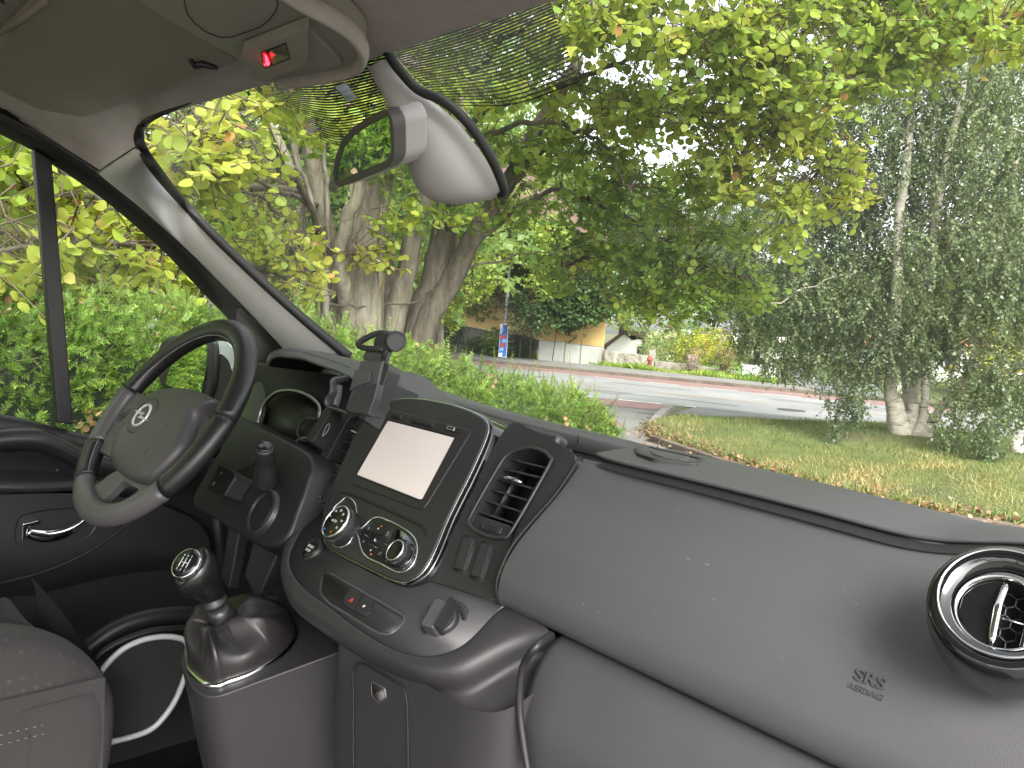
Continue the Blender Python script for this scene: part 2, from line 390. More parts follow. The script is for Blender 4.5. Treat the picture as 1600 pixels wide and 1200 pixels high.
def vent(fr, slat_px, opening_px, knob_px, name='air_vent', wheel_px=None):
    v = empty(name, (0, 0, 0), parent=van)
    o = [Vector(fr.uv(a, b, -.05)) for a, b in opening_px]
    ext = [(a[0] * 1.0, a[1] * 1.0) for a in o]
    c = sum(o, Vector((0, 0))) / len(o)
    MB().slab(fr, [tuple(c + (a - c) * 1.4) for a in o], -.062, -.058).build('duct', BLK, v)
    q = MB()
    for (l, r) in slat_px:
        A, B = fr.P(*l, -.008), fr.P(*r, -.008)
        ax = (B - A) / 2; c_ = (A + B) / 2
        vd = (c_ - CAM).normalized(); vd = (vd - fr.u * vd.dot(fr.u)).normalized(); pv = fr.u.cross(vd).normalized()
        q.box(c_ + vd * .010, ax * 1.04, vd * .011, pv * .0012)
    q.build('slats', PLM, v, bevel=.0008)
    # vertical vanes deep inside
    q = MB(); us = [p.x for p in o]; vs_ = [p.y for p in o]
    for i in range(4):
        uu = min(us) + (max(us) - min(us)) * (.2 + .2 * i)
        q.box(fr.pt(uu, (min(vs_) + max(vs_)) / 2, -.034), fr.u * .0008, fr.v * (max(vs_) - min(vs_)) * .5, fr.n * .01)
    q.build('vanes', PLD, v)
    a, b_ = knob_px; A, B = fr.P(*a, -.004), fr.P(*b_, -.004)
    MB().tube(resamp([A, (A + B) / 2 + fr.n * .003, B], 7), [(.0018, .003), (.0024, .0045), (.0026, .005), (.0026, .005), (.0026, .005), (.0024, .0045), (.0018, .003)], 10, flat=fr.v).build('vent_knob', CHR, v)
    if wheel_px:
        w = px(fr, wheel_px[0], -.006); MB().slab(fr, rnd(w, .004), -.04, -.006).build('wheel_plate', PLM, v, bevel=.001)
        w = px(fr, wheel_px[1], -.003)
        MB().ring(fr, rnd([tuple(Vector(p) + (Vector(p) - Vector(w[0]).lerp(Vector(w[2]), .5)) * .25) for p in w], .003), rnd(w, .002), -.0065, -.004).build('wheel_frame', PLM, v)
        MB().slab(fr, rnd(w, .003), -.02, -.0035).build('thumbwheel', PLD, v, bevel=.0012)
    return v
def lerp2(a, b, t): return (a[0] + (b[0] - a[0]) * t, a[1] + (b[1] - a[1]) * t)
Ls = [(797, 717), (785, 732), (772, 746), (760, 762), (750, 779), (741, 797)]
Rs = [(857, 732), (848, 747), (834, 764), (822, 781), (812, 799), (801, 817)]
op = [(800, 700), (862, 716), (800, 832), (735, 815)]
va = vent(SP, list(zip(Ls, Rs)), op, ((786, 747), (816, 755)), wheel_px=([(741, 802), (799, 822), (792, 838), (775, 839), (745, 830), (736, 820)], [(755, 816), (780, 823), (777, 832), (753, 825)]))
# two blank switches under the vent
for a in ([(727, 840), (742, 845), (727, 893), (712, 888)], [(754, 850), (769, 855), (754, 905), (738, 900)]):
    o = px(SP, a); c = sum((Vector(p) for p in o), Vector((0, 0))) / 4
    MB().slab(SP, [tuple(c + (Vector(p) - c) * 1.16) for p in o], -.01, .0012).build('switch_recess', BLK, dash)
    MB().slab(SP, rnd(o, .002), -.005, .0035).build('blank_switch', PLM, dash, bevel=.0015)

# ---------------- centre stack
stack = empty('center_stack', (0, 0, 0), parent=van)
face = [(505, 800), (512, 775), (540, 710), (560, 670), (578, 643), (600, 629), (628, 622), (665, 624), (712, 634), (748, 649), (760, 662), (758, 682), (735, 735), (700, 805), (676, 862), (660, 890), (642, 904), (618, 906), (565, 882), (520, 858), (505, 842)]
fo = [tuple(p) for p in cr([Vector(CS.uv(a, b)) for a, b in face], 4, closed=True)]
fc = sum((Vector(p) for p in fo), Vector((0, 0))) / len(fo)
def grow(o, d):
    P = [Vector(p) for p in o]; N = len(P); out = []
    ar = sum(P[i - 1].x * P[i].y - P[i].x * P[i - 1].y for i in range(N))
    for i in range(N):
        t = (P[(i + 1) % N] - P[i - 1]).normalized(); nrm = Vector((t.y, -t.x)) * (1 if ar > 0 else -1); out.append(tuple(P[i] + nrm * d))
    return out
MB().slab(CS, grow(fo, .021), -.060, -.004, top=grow(fo, .004)).build('gloss_surround', GLOSS, stack, bevel=.004, seg=4, angle=25)
MB().slab(CS, fo, -.012, 0).build('faceplate', PLM, stack, bevel=.002)
MB().tube([CS.pt(a, b, -.0025) for a, b in grow(fo, .0008)], .0007, 6, closed=True).build('chrome_line', CHR, stack)
# screen bezel
bez = rnd(px(CS, [(609, 640), (737, 673), (735, 679), (664, 795), (657, 796), (549, 756), (549, 748)]), [.004, .005, .004, .006, .006, .004, .004])
scr = px(CS, [(608, 659), (712, 686), (661, 783), (560, 743)], -.002)
scr_n = CS
MB().ring(CS, grow(bez, .0008), grow(bez, -.002), -.003, .0006).build('bezel_groove', BLK, stack)
MB().ring(CS, bez, rnd(grow(scr, .003), .001), -.004, .0014, w1i=.0012).build('screen_bezel', PLM, stack, bevel=.0008)
m, n, b = nt('screen_reflection'); b.inputs['Base Color'].default_value = (.86, .76, .73, 1); b.inputs['Roughness'].default_value = .32  # pale pink base colour stands in for the reflection on the dark screen
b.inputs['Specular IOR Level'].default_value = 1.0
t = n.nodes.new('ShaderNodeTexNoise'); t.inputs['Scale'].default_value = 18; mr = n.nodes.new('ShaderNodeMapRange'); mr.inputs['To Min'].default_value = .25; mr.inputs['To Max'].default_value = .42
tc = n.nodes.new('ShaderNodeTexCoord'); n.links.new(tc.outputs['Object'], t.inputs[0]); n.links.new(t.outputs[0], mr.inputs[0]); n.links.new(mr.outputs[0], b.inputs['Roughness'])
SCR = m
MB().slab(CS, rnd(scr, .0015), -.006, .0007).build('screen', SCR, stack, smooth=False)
MB().ring(CS, rnd(grow(scr, .0036), .001), rnd(grow(scr, .0006), .001), -.004, .0015, w1i=.0009).build('screen_recess_edge', BLK, stack)
for nm, pts, r in (('power_button', [(617, 645), (631, 649), (627, 656), (613, 652)], .003), ('volume_rocker', [(647, 652), (680, 661), (677, 669), (644, 660)], .003)):
    o = rnd(px(CS, pts), r); MB().ring(CS, grow(o, .0014), grow(o, .0004), 0, .0019).build('button_ring', BLK, stack)
    MB().slab(CS, o, 0, .0034).build(nm, PLD, stack, bevel=.0014)
o = rnd(px(CS, [(698, 664), (724, 671), (720, 680), (694, 673)]), .003); MB().slab(CS, o, 0, .0022).build('usb_socket', BLK, stack, bevel=.0008)
o = px(CS, [(701, 667), (713, 670), (710, 675), (699, 672)]); MB().ring(CS, o, grow(o, -.0012), .001, .003).build('usb_frame', SATIN, stack)
# arched shadow line above the climate unit, laid on as a black strip
arch = [CS.P(a, b, .0004) for a, b in ((512, 800), (517, 784), (524, 774), (534, 769), (548, 772), (600, 794), (650, 817), (663, 826), (667, 836), (664, 846))]
MB().tube(cr(arch, 5), [(.0006, .0006)] * 4 + [(.0012, .0022)] * 38 + [(.0006, .0006)] * 4, 8, flat=CS.n).build('face_shadow_line', BLK, stack)
# climate unit: ring round dial and button island
cp = [(534, 784), (541, 778), (549, 780), (556, 789), (558, 806), (557, 820), (561, 826), (568, 824), (580, 813), (590, 809), (600, 811), (622, 821), (642, 834), (651, 848), (652, 864), (647, 880), (636, 892), (620, 894), (596, 882), (575, 872), (566, 860), (561, 842), (557, 833), (552, 838), (545, 850), (532, 856), (520, 850), (514, 836), (514, 815), (522, 795)]
co = cr([Vector(CS.uv(a, b)) for a, b in cp], 5, closed=True)
MB().tube([CS.pt(p.x, p.y, .0008) for p in co], .0013, 8, closed=True).build('chrome_bezel', CHR, stack)
isl = [(570, 826), (585, 813), (598, 812), (620, 821), (638, 832), (649, 848), (650, 864), (645, 878), (634, 890), (620, 892), (597, 880), (578, 871), (569, 860), (564, 843)]
io = [tuple(p) for p in cr([Vector(CS.uv(a, b)) for a, b in isl], 3, closed=True)]
MB().slab(CS, io, -.002, .0012).build('button_field', mat('button_black', (.02, .02, .021), .35), stack)
# gaps between the climate buttons
def gl(a, b, m=BLK, r=.0005, nm='button_gap', w=.0014):
    MB().tube([CS.P(*a, w), CS.P(*b, w)], r, 5).build(nm, m, stack)
for a, b in (((607, 819), (597, 835)), ((597, 835), (580, 831)), ((580, 831), (575, 845)), ((597, 835), (594, 848)), ((620, 826), (612, 842)), ((594, 848), (605, 852)), ((577, 849), (591, 856)), ((591, 856), (594, 848)), ((566, 834), (579, 840)), ((600, 852), (596, 866))): gl(a, b)
for a, b in (((568, 834), (574, 838)), ((595, 847), (604, 851)), ((576, 849.5), (588, 855.5))): gl(a, b, SATIN, .00045, 'button_edge', .0018)
IF_ = CS.off(.0015)
def mark(a, sz, shape, m, fr=None, nm='button_symbol', par=None):
    fr = fr or IF_; u, v = fr.uv(*a); q = MB()
    if shape == 'tri': q.slab(fr, [(u - sz, v - sz * .7), (u + sz, v - sz * .7), (u, v + sz)], 0, .0003)
    elif shape == 'trid': q.slab(fr, [(u - sz, v + sz * .7), (u + sz, v + sz * .7), (u, v - sz)], 0, .0003)
    elif shape == 'dot': q.lathe(fr, (u, v), [(sz, 0), (sz, .0003)], 12)
    elif shape == 'ring': q.tube([fr.pt(u + sz * math.cos(t * .5236), v + sz * math.sin(t * .5236) * .8, .0002) for t in range(12)], sz * .14, 4, closed=True)
    elif shape == 'tring': q.tube([fr.pt(u + sz * c_, v + sz * s_, .0002) for c_, s_ in ((-1, -.7), (1, -.7), (0, 1))], sz * .13, 4, closed=True)
    elif shape == 'bars':
        for k in (-1, 0, 1): q.box(fr.pt(u, v + k * sz * .6, .0002), fr.u * sz, fr.v * sz * .13, fr.n * .0001)
    elif shape == 'person':
        q.lathe(fr, (u - sz * .5, v + sz * .7), [(sz * .25, 0), (sz * .25, .0003)], 8)
        q.tube([fr.pt(u - sz * .4, v + sz * .3, .0002), fr.pt(u, v - sz * .5, .0002), fr.pt(u + sz, v - sz * .2, .0002)], sz * .2, 4)
    elif shape == 'lock':
        q.box(fr.pt(u, v - sz * .3, .0002), fr.u * sz * .6, fr.v * sz * .45, fr.n * .0001)
        q.tube([fr.pt(u + sz * .38 * math.cos(t * .5236), v + sz * .15 + sz * .5 * math.sin(t * .5236), .0002) for t in range(7)], sz * .12, 4)
    q.build(nm, m, par or stack, smooth=False)
mark((591, 826), .0015, 'tri', WHT); mark((596, 822), .0007, 'dot', ORG); mark((586, 844), .0024, 'person', WHT)
mark((579, 860), .0015, 'trid', WHT); mark((580, 866), .0008, 'dot', ORG); mark((594, 865), .0024, 'ring', GRY)
mark((576, 826), .0018, 'bars', GRY); mark((568, 846), .0018, 'bars', GRY)
u_, v_ = IF_.uv(606, 834); text_on('button_symbol', 'AC', .005, IF_, u_, v_ + .001, .0001, GRY, stack, depth=.0001); text_on('button_symbol', 'OFF', .003, IF_, u_, v_ - .0025, .0001, GRY, stack, depth=.0001)
# dials
def dial(cpx, r, h, tick=True, nm='climate_dial', face_px=None):
    d = stack
    u, v = CS.uv(*face_px, h); c = (u, v)
    q = MB().lathe(CS, c, [(r * 1.02, 0), (r * 1.0, h * .35), (r * .97, h * .85), (r * .93, h * .97)], 64); o = q.build(nm, PLD, d)
    # grip ribs
    q2 = MB()
    for k in range(48):
        a = 2 * math.pi * k / 48; q2.box(CS.pt(u + r * math.cos(a), v + r * math.sin(a), h * .5), CS.u * math.cos(a) * .0004 + CS.v * math.sin(a) * .0004, CS.u * -math.sin(a) * .0004 + CS.v * math.cos(a) * .0004, CS.n * h * .3)
    q2.build('grip_ribs', PLM, o)
    MB().lathe(CS, c, [(r * .97, h * .93), (r * .96, h * 1.06), (r * .88, h * 1.1), (r * .86, h * 1.02)], 64, cap=False).build('dial_ring', CHR, o)
    MB().lathe(CS, c, [(r * .86, h * 1.03), (r * .6, h * 1.08), (r * .01, h * 1.1)], 48).build('dial_cap', DCAP, o)
    return o, c
dl, c = dial((540, 815), .0235, .020, face_px=(524, 815))
DF = CS.off(.0222)
for i, tx in enumerate(('20', '22', '24', '26', '18', '16')):
    a = math.radians(90 - 38 * (i if i < 4 else 3 - i)); text_on('dial_number', tx, .0042, DF, c[0] + .015 * math.cos(a), c[1] + .015 * math.sin(a), .0, WHT, dl, depth=.0001)
text_on('dial_number', 'AUTO', .0045, DF, c[0], c[1], .0, WHT, dl, depth=.0001)
for s_, mm in ((-1, BLUM), (1, REDM)):
    MB().lathe(DF, (c[0] + s_ * .008, c[1] - .014), [(.0016, 0), (.0016, .0003)], 12).build('dial_dot', mm, dl)
# black gloss field behind the right dial
gf = [tuple(p) for p in cr([Vector(CS.uv(a, b)) for a, b in ((620, 828), (636, 836), (646, 850), (647, 864), (642, 877), (632, 887), (618, 888), (603, 880), (608, 860), (612, 842))], 3, closed=True)]
MB().slab(CS, gf, 0, .002).build('gloss_field', GLOSS, stack)
d2, c2 = dial((625, 862), .0135, .014, face_px=(617, 860))
for k in range(7):
    a = math.radians(150 - k * 32); DF2 = CS.off(.0021)
    MB().lathe(DF2, (c2[0] + .0035 + .018 * math.cos(a), c2[1] + .018 * math.sin(a)), [(.0005 + .0001 * k, 0), (.0005 + .0001 * k, .0002)], 8).build('fan_mark', GRY, stack)

# ---------------- left vent, its surround and dimmer switches
SL = CS.off(-.012)
lo_px = [(575, 640), (602, 632), (578, 660), (548, 700), (520, 770), (508, 800), (500, 790), (478, 800), (478, 775), (500, 715), (520, 665), (540, 645)]
lo_ = cr([Vector(SL.uv(a, b)) for a, b in lo_px], 3, closed=True)
lv_px = [(553, 650), (588, 655), (590, 665), (548, 738), (536, 746), (520, 743), (508, 735), (510, 722), (535, 672)]
lv_ = cr([Vector(SL.uv(a, b)) for a, b in lv_px], 3, closed=True)
MB().ring(SL, lo_, lv_, -.07, 0, w1i=-.002).build('vent_surround', PLM, dash, bevel=.003)
MB().tube([SL.pt(p.x, p.y, .0005) for p in lv_], .002, 8, closed=True).build('vent_lip', PLM, dash)
L2 = [(560, 652), (549, 663), (542, 675), (533, 688), (524, 701), (515, 716)]
R2 = [(590, 659), (580, 672), (572, 682), (564, 698), (553, 710), (545, 726)]
vent(SL, list(zip(L2, R2)), [(553, 645), (596, 655), (548, 745), (506, 738)], ((547, 674), (562, 680)), wheel_px=([(511, 719), (545, 730), (538, 742), (520, 741), (509, 735)], [(518, 730), (530, 733), (528, 738), (516, 735)]))
for a in ([(500, 752), (508, 754), (500, 784), (491, 781)], [(516, 757), (523, 760), (514, 787), (506, 784)]):
    o = px(SL, a); c = sum((Vector(p) for p in o), Vector((0, 0))) / 4
    MB().slab(SL, [tuple(c + (Vector(p) - c) * 1.2) for p in o], -.01, .0012).build('switch_recess', BLK, dash)
    MB().slab(SL, rnd(o, .002), -.005, .0045).build('dimmer_switch', PLM, dash, bevel=.0015)
    mark(lerp2(a[0], a[2], .3), .0016, 'bars', GRY, SL.off(.0046), 'switch_symbol', dash); mark(lerp2(a[0], a[2], .75), .0012, 'dot', GRY, SL.off(.0046), 'switch_symbol', dash)

# ---------------- round vent at the far right
RF = Fr(rel(-.125, .52, -.15), (.9962, .0872, 0), (0, .643, .766))
rv = empty('round_vent', (0, 0, 0), parent=van)
MB().lathe(RF, (-.0071, .0038), [(.0435, -.03), (.043, -.008), (.0410, -.001), (.0375, .0025), (.0345, .0015)], 72, cap=False).build('outer_ring', GLOSS, rv)
MB().lathe(RF, (-.0078, .0062), [(.0352, .0008), (.0348, .0026), (.0340, .0026), (.0335, .0008)], 72, cap=False).build('chrome_ring', CHR, rv)
MB().lathe(RF, (-.0080, .0050), [(.0342, .001), (.0300, .0), (.0262, -.004), (.0245, -.007)], 72, cap=False).build('inner_bowl', GLOSS, rv)
MB().lathe(RF, (-.0086, .0017), [(.0250, -.006), (.0246, -.003), (.0232, -.003), (.0226, -.007)], 72, cap=False).build('chrome_collar', CHR, rv)
MB().lathe(RF, (-.0086, .0017), [(.0228, -.006), (.0228, -.030), (.001, -.030)], 48).build('duct', BLK, rv)
RF = Fr(RF.pt(-.0086, .0017, 0), RF.u, RF.v)
q = MB()
for i in range(-3, 4):      # honeycomb
    for j in range(-3, 4):
        cx, cy = i * .0083 + (.0042 if j % 2 else 0), j * .0072
        if cx * cx + cy * cy < .019 ** 2:
            q.tube([RF.pt(cx + .0048 * math.cos(math.radians(60 * k + 30)), cy + .0048 * math.sin(math.radians(60 * k + 30)), -.018) for k in range(6)], .0006, 5, closed=True)
q.build('honeycomb', PLM, rv)
q = MB(); q.slab(RF, [(-.0220, -.006), (-.017, -.0150), (-.009, -.0205), (-.002, -.0222), (-.002, .0222), (-.009, .0205), (-.017, .0150), (-.0220, .006)], -.010, -.0075); q.build('vent_blade', GLOSS, rv, bevel=.001)
q = MB(); q.slab(RF, [(.012, -.0185), (.015, -.016), (.015, .016), (.012, .0185)], -.014, -.008); q.build('vent_blade', GLOSS, rv, bevel=.001)
MB().tube(resamp([RF.pt(-.001, -.021, -.007), RF.pt(-.001, 0, .000), RF.pt(-.001, .021, -.007)], 11), [(.0008, .0012)] + [(.0014, .0022)] * 9 + [(.0008, .0012)], 10, flat=RF.n).build('vent_fin', CHR, rv)
MB().tube([RF.pt(.001, -.002, -.008), RF.pt(.012, -.002, -.009)], .0006, 6).build('cross_bar', SATIN, rv)
# ---------------- tray under the stack
TR = Fr(rel(-.7, .40, -.345), (1, 0, 0), (0, .857, .514))
tray = empty('switch_tray', (0, 0, 0), parent=van)
I_ = resamp(cr([TR.P(a, b) for a, b in ((487, 800), (462, 845), (453, 872), (457, 892), (474, 916), (510, 943), (560, 981), (612, 1012), (655, 1024), (695, 1020), (727, 1004), (754, 978), (778, 952), (800, 940))], 5), 60)
O_ = resamp(cr([TR.P(a, b, -.002) for a, b in ((455, 812), (439, 848), (433, 885), (437, 915), (452, 942), (499, 976), (550, 1008), (600, 1033), (640, 1048), (672, 1055), (710, 1052), (744, 1036), (785, 1013), (830, 994), (868, 990))], 5), 60)
fp = cr([V(-.90, .62, 0), V(-.84, .52, 0), V(-.78, .455, 0), V(-.74, .434, 0), V(-.66, .430, 0), V(-.56, .430, 0), V(-.505, .434, 0), V(-.475, .452, 0), V(-.462, .50, 0), V(-.45, .56, 0)], 5)
def fasc_y(x):
    for p, q_ in zip(fp, fp[1:]):
        if p.x <= x <= q_.x: return p.y + (q_.y - p.y) * (x - p.x) / (q_.x - p.x)
    return .56
rows = []
for a, b in zip(I_, O_):
    d = b - a; kx = max(0, min(1, (b.x + .57) / .07)); zx = .028 + .112 * kx
    rows.append([a - V(0, 0, .002), a, a + d * .25 + TR.n * .0025, a + d * .6 + TR.n * .002, a + d * .85 - TR.n * .002, b - TR.n * .012, b - TR.n * .026 + V(0, .006, 0), V(b.x, min(b.y + .02, fasc_y(b.x) - .001) * .5 + (b.y + .012) * .5, b.z - .020 - .03 * kx), V(b.x, fasc_y(b.x) - .0015 + .003 * (1 - kx), b.z - .024 - .076 * kx), V(b.x, fasc_y(b.x) + .006, b.z - zx)])
MB().loft(rows).build('tray_lip', PLC, tray, subsurf=1)
Iu = [tuple(((p - TR.o).dot(TR.u), (p - TR.o).dot(TR.v))) for p in I_]
MB().slab(TR, Iu + [(Iu[-1][0] - .02, Iu[-1][1] + .10), (Iu[0][0], Iu[0][1] + .08)], -.006, -.0012).build('tray_panel', PLM, tray)
poc = rnd(px(TR, [(504, 896), (516, 895), (632, 962), (628, 974), (610, 990), (590, 988), (512, 940), (500, 925)]), .006)
MB().ring(TR, grow(poc, .0015), grow(poc, -.004), -.003, .0004, w1i=-.003, w0i=-.006).build('pocket_edge', PL, tray)
MB().slab(TR, grow(poc, -.001), -.004, -.0006).build('pocket_floor', PLD, tray)
for pts, nm in (([(549, 919), (568, 929), (553, 955), (538, 946), (537, 938)], 'hazard_button'), ([(569, 930), (585, 939), (580, 956), (571, 964), (554, 956)], 'lock_button')):
    MB().slab(TR, rnd(px(TR, pts), [.001, .001, .001, .003, .003]), -.001, .0016).build(nm, PLD, tray, bevel=.0008)
mark((549, 938), .0032, 'tring', REDM, TR.off(.0018), 'hazard_symbol', tray); mark((549, 939), .0016, 'tring', REDM, TR.off(.0018), 'hazard_symbol', tray)
mark((569, 947), .0022, 'lock', WHT, TR.off(.0018), 'lock_symbol', tray)
u, v = TR.uv(487, 860)
SBF = Fr(TR.pt(u, v, .002), (1, 0, 0), (0, .7, .7))
MB().lathe(SBF, (0, 0), [(.0165, -.006), (.0165, .001), (.0145, .0026), (.0135, .0005)], 40, cap=False).build('start_button_ring', PLD, tray, )
MB().lathe(SBF, (0, 0), [(.0134, -.003), (.0132, .002), (.012, .0028), (.001, .0024)], 40).build('start_button', DCAP, tray)
text_on('start_lettering', 'START', .0052, SBF, 0, .0022, .0029, WHT, tray, depth=.0001); text_on('start_lettering', 'STOP', .0048, SBF, 0, -.0034, .0029, WHT, tray, depth=.0001)
# socket with flip key holder
u, v = TR.uv(694, 972); KF = Fr(TR.pt(u, v), (.9, .3, 0), (0, .75, .66))
MB().lathe(KF, (0, 0), [(.027, -.003), (.024, .001), (.019, .0), (.017, -.006)], 48).build('socket_ring', PLM, tray)
MB().lathe(KF, (0, 0), [(.0165, -.004), (.0165, .008), (.014, .0095)], 40).build('socket_plug', PLD, tray)
q = MB(); q.slab(KF, rnd([(-.0105, -.019), (.006, -.019), (.007, .016), (-.0095, .016)], .003), .004, .020, top=rnd([(-.012, -.017), (.0045, -.017), (.0055, .014), (-.011, .014)], .003)); q.build('plug_grip', PL, tray, bevel=.002)
q = MB(); q.slab(KF, rnd([(.0065, -.016), (.010, -.014), (.011, .018), (.0075, .018)], .001), .0, .024); q.build('plug_fin', PLD, tray, bevel=.001)

# ---------------- lower fascia with storage lid
fp = cr([V(-.90, .62, 0), V(-.84, .52, 0), V(-.78, .455, 0), V(-.74, .434, 0), V(-.66, .430, 0), V(-.56, .430, 0), V(-.505, .434, 0), V(-.475, .452, 0), V(-.462, .50, 0), V(-.45, .56, 0)], 5)
MB().loft([[rel(p.x, p.y + max(0, -z - .5) * .15, min(z, -.345 + .6 * (p.y - .40) - .022) if z > -.40 else z) for p in fp] for z in (-.25, -.39, -.42, -.5, -.6, -.75, -.95)]).build('lower_fascia', PLC, dash)
FF = Fr(rel(-.65, .4285, -.4), (1, 0, 0), (0, 0, 1))
lidp = cr([FF.P(a, b) for a, b in ((552, 1215), (552, 1100), (552, 1055), (554, 1042), (562, 1037), (573, 1040), (600, 1056), (622, 1069), (631, 1077), (635, 1092), (637, 1130), (638, 1215))], 4)
MB().tube(lidp, .0011, 6).build('storage_lid_gap', BLK, dash)
lr = px(FF, [(581, 1066), (600, 1076), (602, 1090), (592, 1098), (582, 1086)])
MB().ring(FF, grow(rnd(lr, .002), .0012), rnd(lr, .002), -.004, .001).build('lid_latch_rim', PL, dash)
MB().slab(FF, lr, -.002, .0004).build('lid_latch', BLK, dash)
MB().slab(FF, px(FF, [(583, 1085), (600, 1077), (602, 1090), (592, 1097)]), -.001, .0012).build('latch_lip', WPL, dash)

# ---------------- console with gear lever
cons = empty('gear_console', (0, 0, 0), parent=van)
CT = Fr(rel(-.9, .33, -.452), (1, 0, 0), (0, .18, .04))
ctop = rnd(px(CT, [(281, 1032), (300, 985), (380, 940), (436, 912), (470, 935), (560, 1008), (548, 1012), (330, 1092), (300, 1078)]), [.012, .01, .01, .01, .01, .004, .01, .03, .02])
MB().slab(CT, grow(ctop, .004), -.62, 0, top=ctop).build('console_box', PLC, cons, bevel=.007, seg=4)
tabp = px(CT, [(413, 932), (425, 925), (435, 934), (422, 943)]); MB().slab(CT, tabp, 0, .0008).build('console_tab', PL, cons)
MB().tube([CT.P(424, 925, .001), CT.P(436, 934, .001)], .0009, 5).build('tab_edge', BLK, cons)
rp = [(293, 1022), (296, 1042), (306, 1056), (322, 1068), (340, 1070), (356, 1064), (385, 1054), (412, 1041), (438, 1025), (456, 1005), (462, 988), (455, 974), (440, 964), (400, 955), (350, 962), (310, 984), (296, 1004)]
rg = [Vector(CT.uv(a, b, .003)) for a, b in rp]; rg = cr(rg, 5, closed=True); rc = sum(rg, Vector((0, 0))) / len(rg)
MB().tube([CT.pt(p.x, p.y, .002) for p in rg], .0042, 10, closed=True).build('chrome_gaiter_ring', CHR, cons)
# leather gaiter, gathered towards the lever
LX = -.93
neck = onX(347, 968, LX); n0 = neck
ax = (onX(330, 925, LX) - onX(350, 972, LX)).normalized()
rows = []; NB = 96
for j in range(13):
    t = j / 12
    row = []
    for k in range(NB):
        p = rg[int(k * len(rg) / NB) % len(rg)]; base = CT.pt(p.x * .985 + rc.x * .015, p.y * .985 + rc.y * .015, .004)
        a = 2 * math.pi * k / NB; d = (base - CT.pt(rc.x, rc.y, 0)).normalized()
        top = neck + d * .017
        s_ = t ** 1.0
        hgt = (neck - CT.pt(rc.x, rc.y, .0)).dot(CT.n)
        q_ = base.lerp(top, max(0, (t - .22) / .78) ** .85); q_ = q_ + CT.n * ((min(t / .22, 1) * .022) * (1 - max(0, (t - .22) / .78)))
        env = math.sin(min(1, max(0, (t - .15) / .85)) * math.pi)
        f = math.sin(a * 3 + t * 4.2 + 1.0) * .55 + math.sin(a * 5 - t * 3 + .4) * .3 + .35 * math.sin(a * 8 + 2 * t)
        f = math.copysign(abs(f) ** .7, f)
        q_ = q_ + d * env * f * .0085 + CT.n * env * (.010 + .0095 * math.sin(a * 4 + t * 5))
        row.append(q_)
    rows.append(row)
MB().loft(rows, closed=True).build('gaiter', mat('gaiter_leather', (.020, .018, .019), .34, bump=.5, bscale=600, bdist=.0006), cons, subsurf=1)
# skirt of the gaiter, upright strip above the ring
MB().tube([onX(353, 975, LX), neck + ax * .012, neck + ax * .02], [.0185, .016, .0125], 24).build('gaiter_collar', LEA, cons)
st = empty('gear_lever', (0, 0, 0), parent=cons)
pA, pB = neck - ax * .01, onX(338, 938, LX)
KFm = Fr(onX(318, 905, LX), (1, 0, 0), V(0, .84, .54))
SF = Fr(neck, ax.orthogonal(), ax.cross(ax.orthogonal()))
L_ = (pB - neck).length
MB().lathe(SF if SF.n.dot(ax) > 0 else Fr(neck, -SF.u, SF.v), (0, 0), [(.012, 0), (.0105, .006), (.0102, L_ * .75), (.0155, L_ * .85), (.0165, L_ * .95), (.0155, L_ * 1.05), (.0125, L_ * 1.15), (.012, L_ * 1.5)], 32).build('lever_shaft', PLD, st)
kt = onX(301, 880, LX + .004); kb = onX(334, 930, LX)
kd = (kt - kb); kl = kd.length; kn = kd.normalized(); KU = Vector((1, 0, 0)); KU = (KU - kn * KU.dot(kn)).normalized()
KF2 = Fr(kb, KU, kn.cross(KU))
rows = []
for w, r, sh in ((-.004, .012, 0), (.004, .0145, 0), (.016, .0185, -.0005), (.030, .0235, -.002), (.042, .0262, -.003), (.052, .0262, -.003), (.060, .0235, -.003), (.064, .020, -.003)):
    w2 = w * kl / .062; rows.append([KF2.pt(r * math.cos(2 * math.pi * k / 40), r * 1.08 * math.sin(2 * math.pi * k / 40) + sh, w2 + (w / .064) ** 2 * .009 * (math.sin(2 * math.pi * k / 40))) for k in range(40)])
q = MB().loft(rows, closed=True); q.f.append(tuple(len(q.v) - 40 + k for k in range(40))); q.m.append(0)
kb_o = q.build('gear_knob', mat('knob_leather', (.010, .010, .010), .22, bump=.15, bscale=300), st, subsurf=1)
cc = onX(290, 880, LX + .008); cn = (V(.30, -.72, .62)).normalized(); cu = cn.cross(V(0, 0, 1)).normalized(); CF_ = Fr(cc, cu, cn.cross(cu))
CF_ = CF_ if CF_.n.dot(cn) > 0 else Fr(cc, -cu, cn.cross(cu))
MB().lathe(CF_, (0, 0), [(.0205, -.012), (.0195, -.001), (.0185, .001), (.0172, .0005)], 40, cap=False).build('knob_rim', CHR, st)
MB().lathe(CF_, (0, 0), [(.0173, -.001), (.0172, .0008), (.008, .0016), (.0005, .0018)], 40).build('knob_cap', DCAP, st)
GF = CF_.off(.0022)
q = MB()
for i in (-1, 0, 1): q.tube([GF.pt(i * .006, -.006, 0), GF.pt(i * .006, .006, 0)], .00045, 4)
q.tube([GF.pt(-.006, 0, 0), GF.pt(.006, 0, 0)], .00045, 4); q.build('shift_pattern', WHT, st)
for i, (gx, gy) in enumerate(((-1, 1), (-1, -1), (0, 1), (0, -1), (1, 1), (1, -1))):
    text_on('gear_number', str(i + 1), .0034, GF, gx * .0062, gy * .0088, 0, WHT, st, depth=.0001)

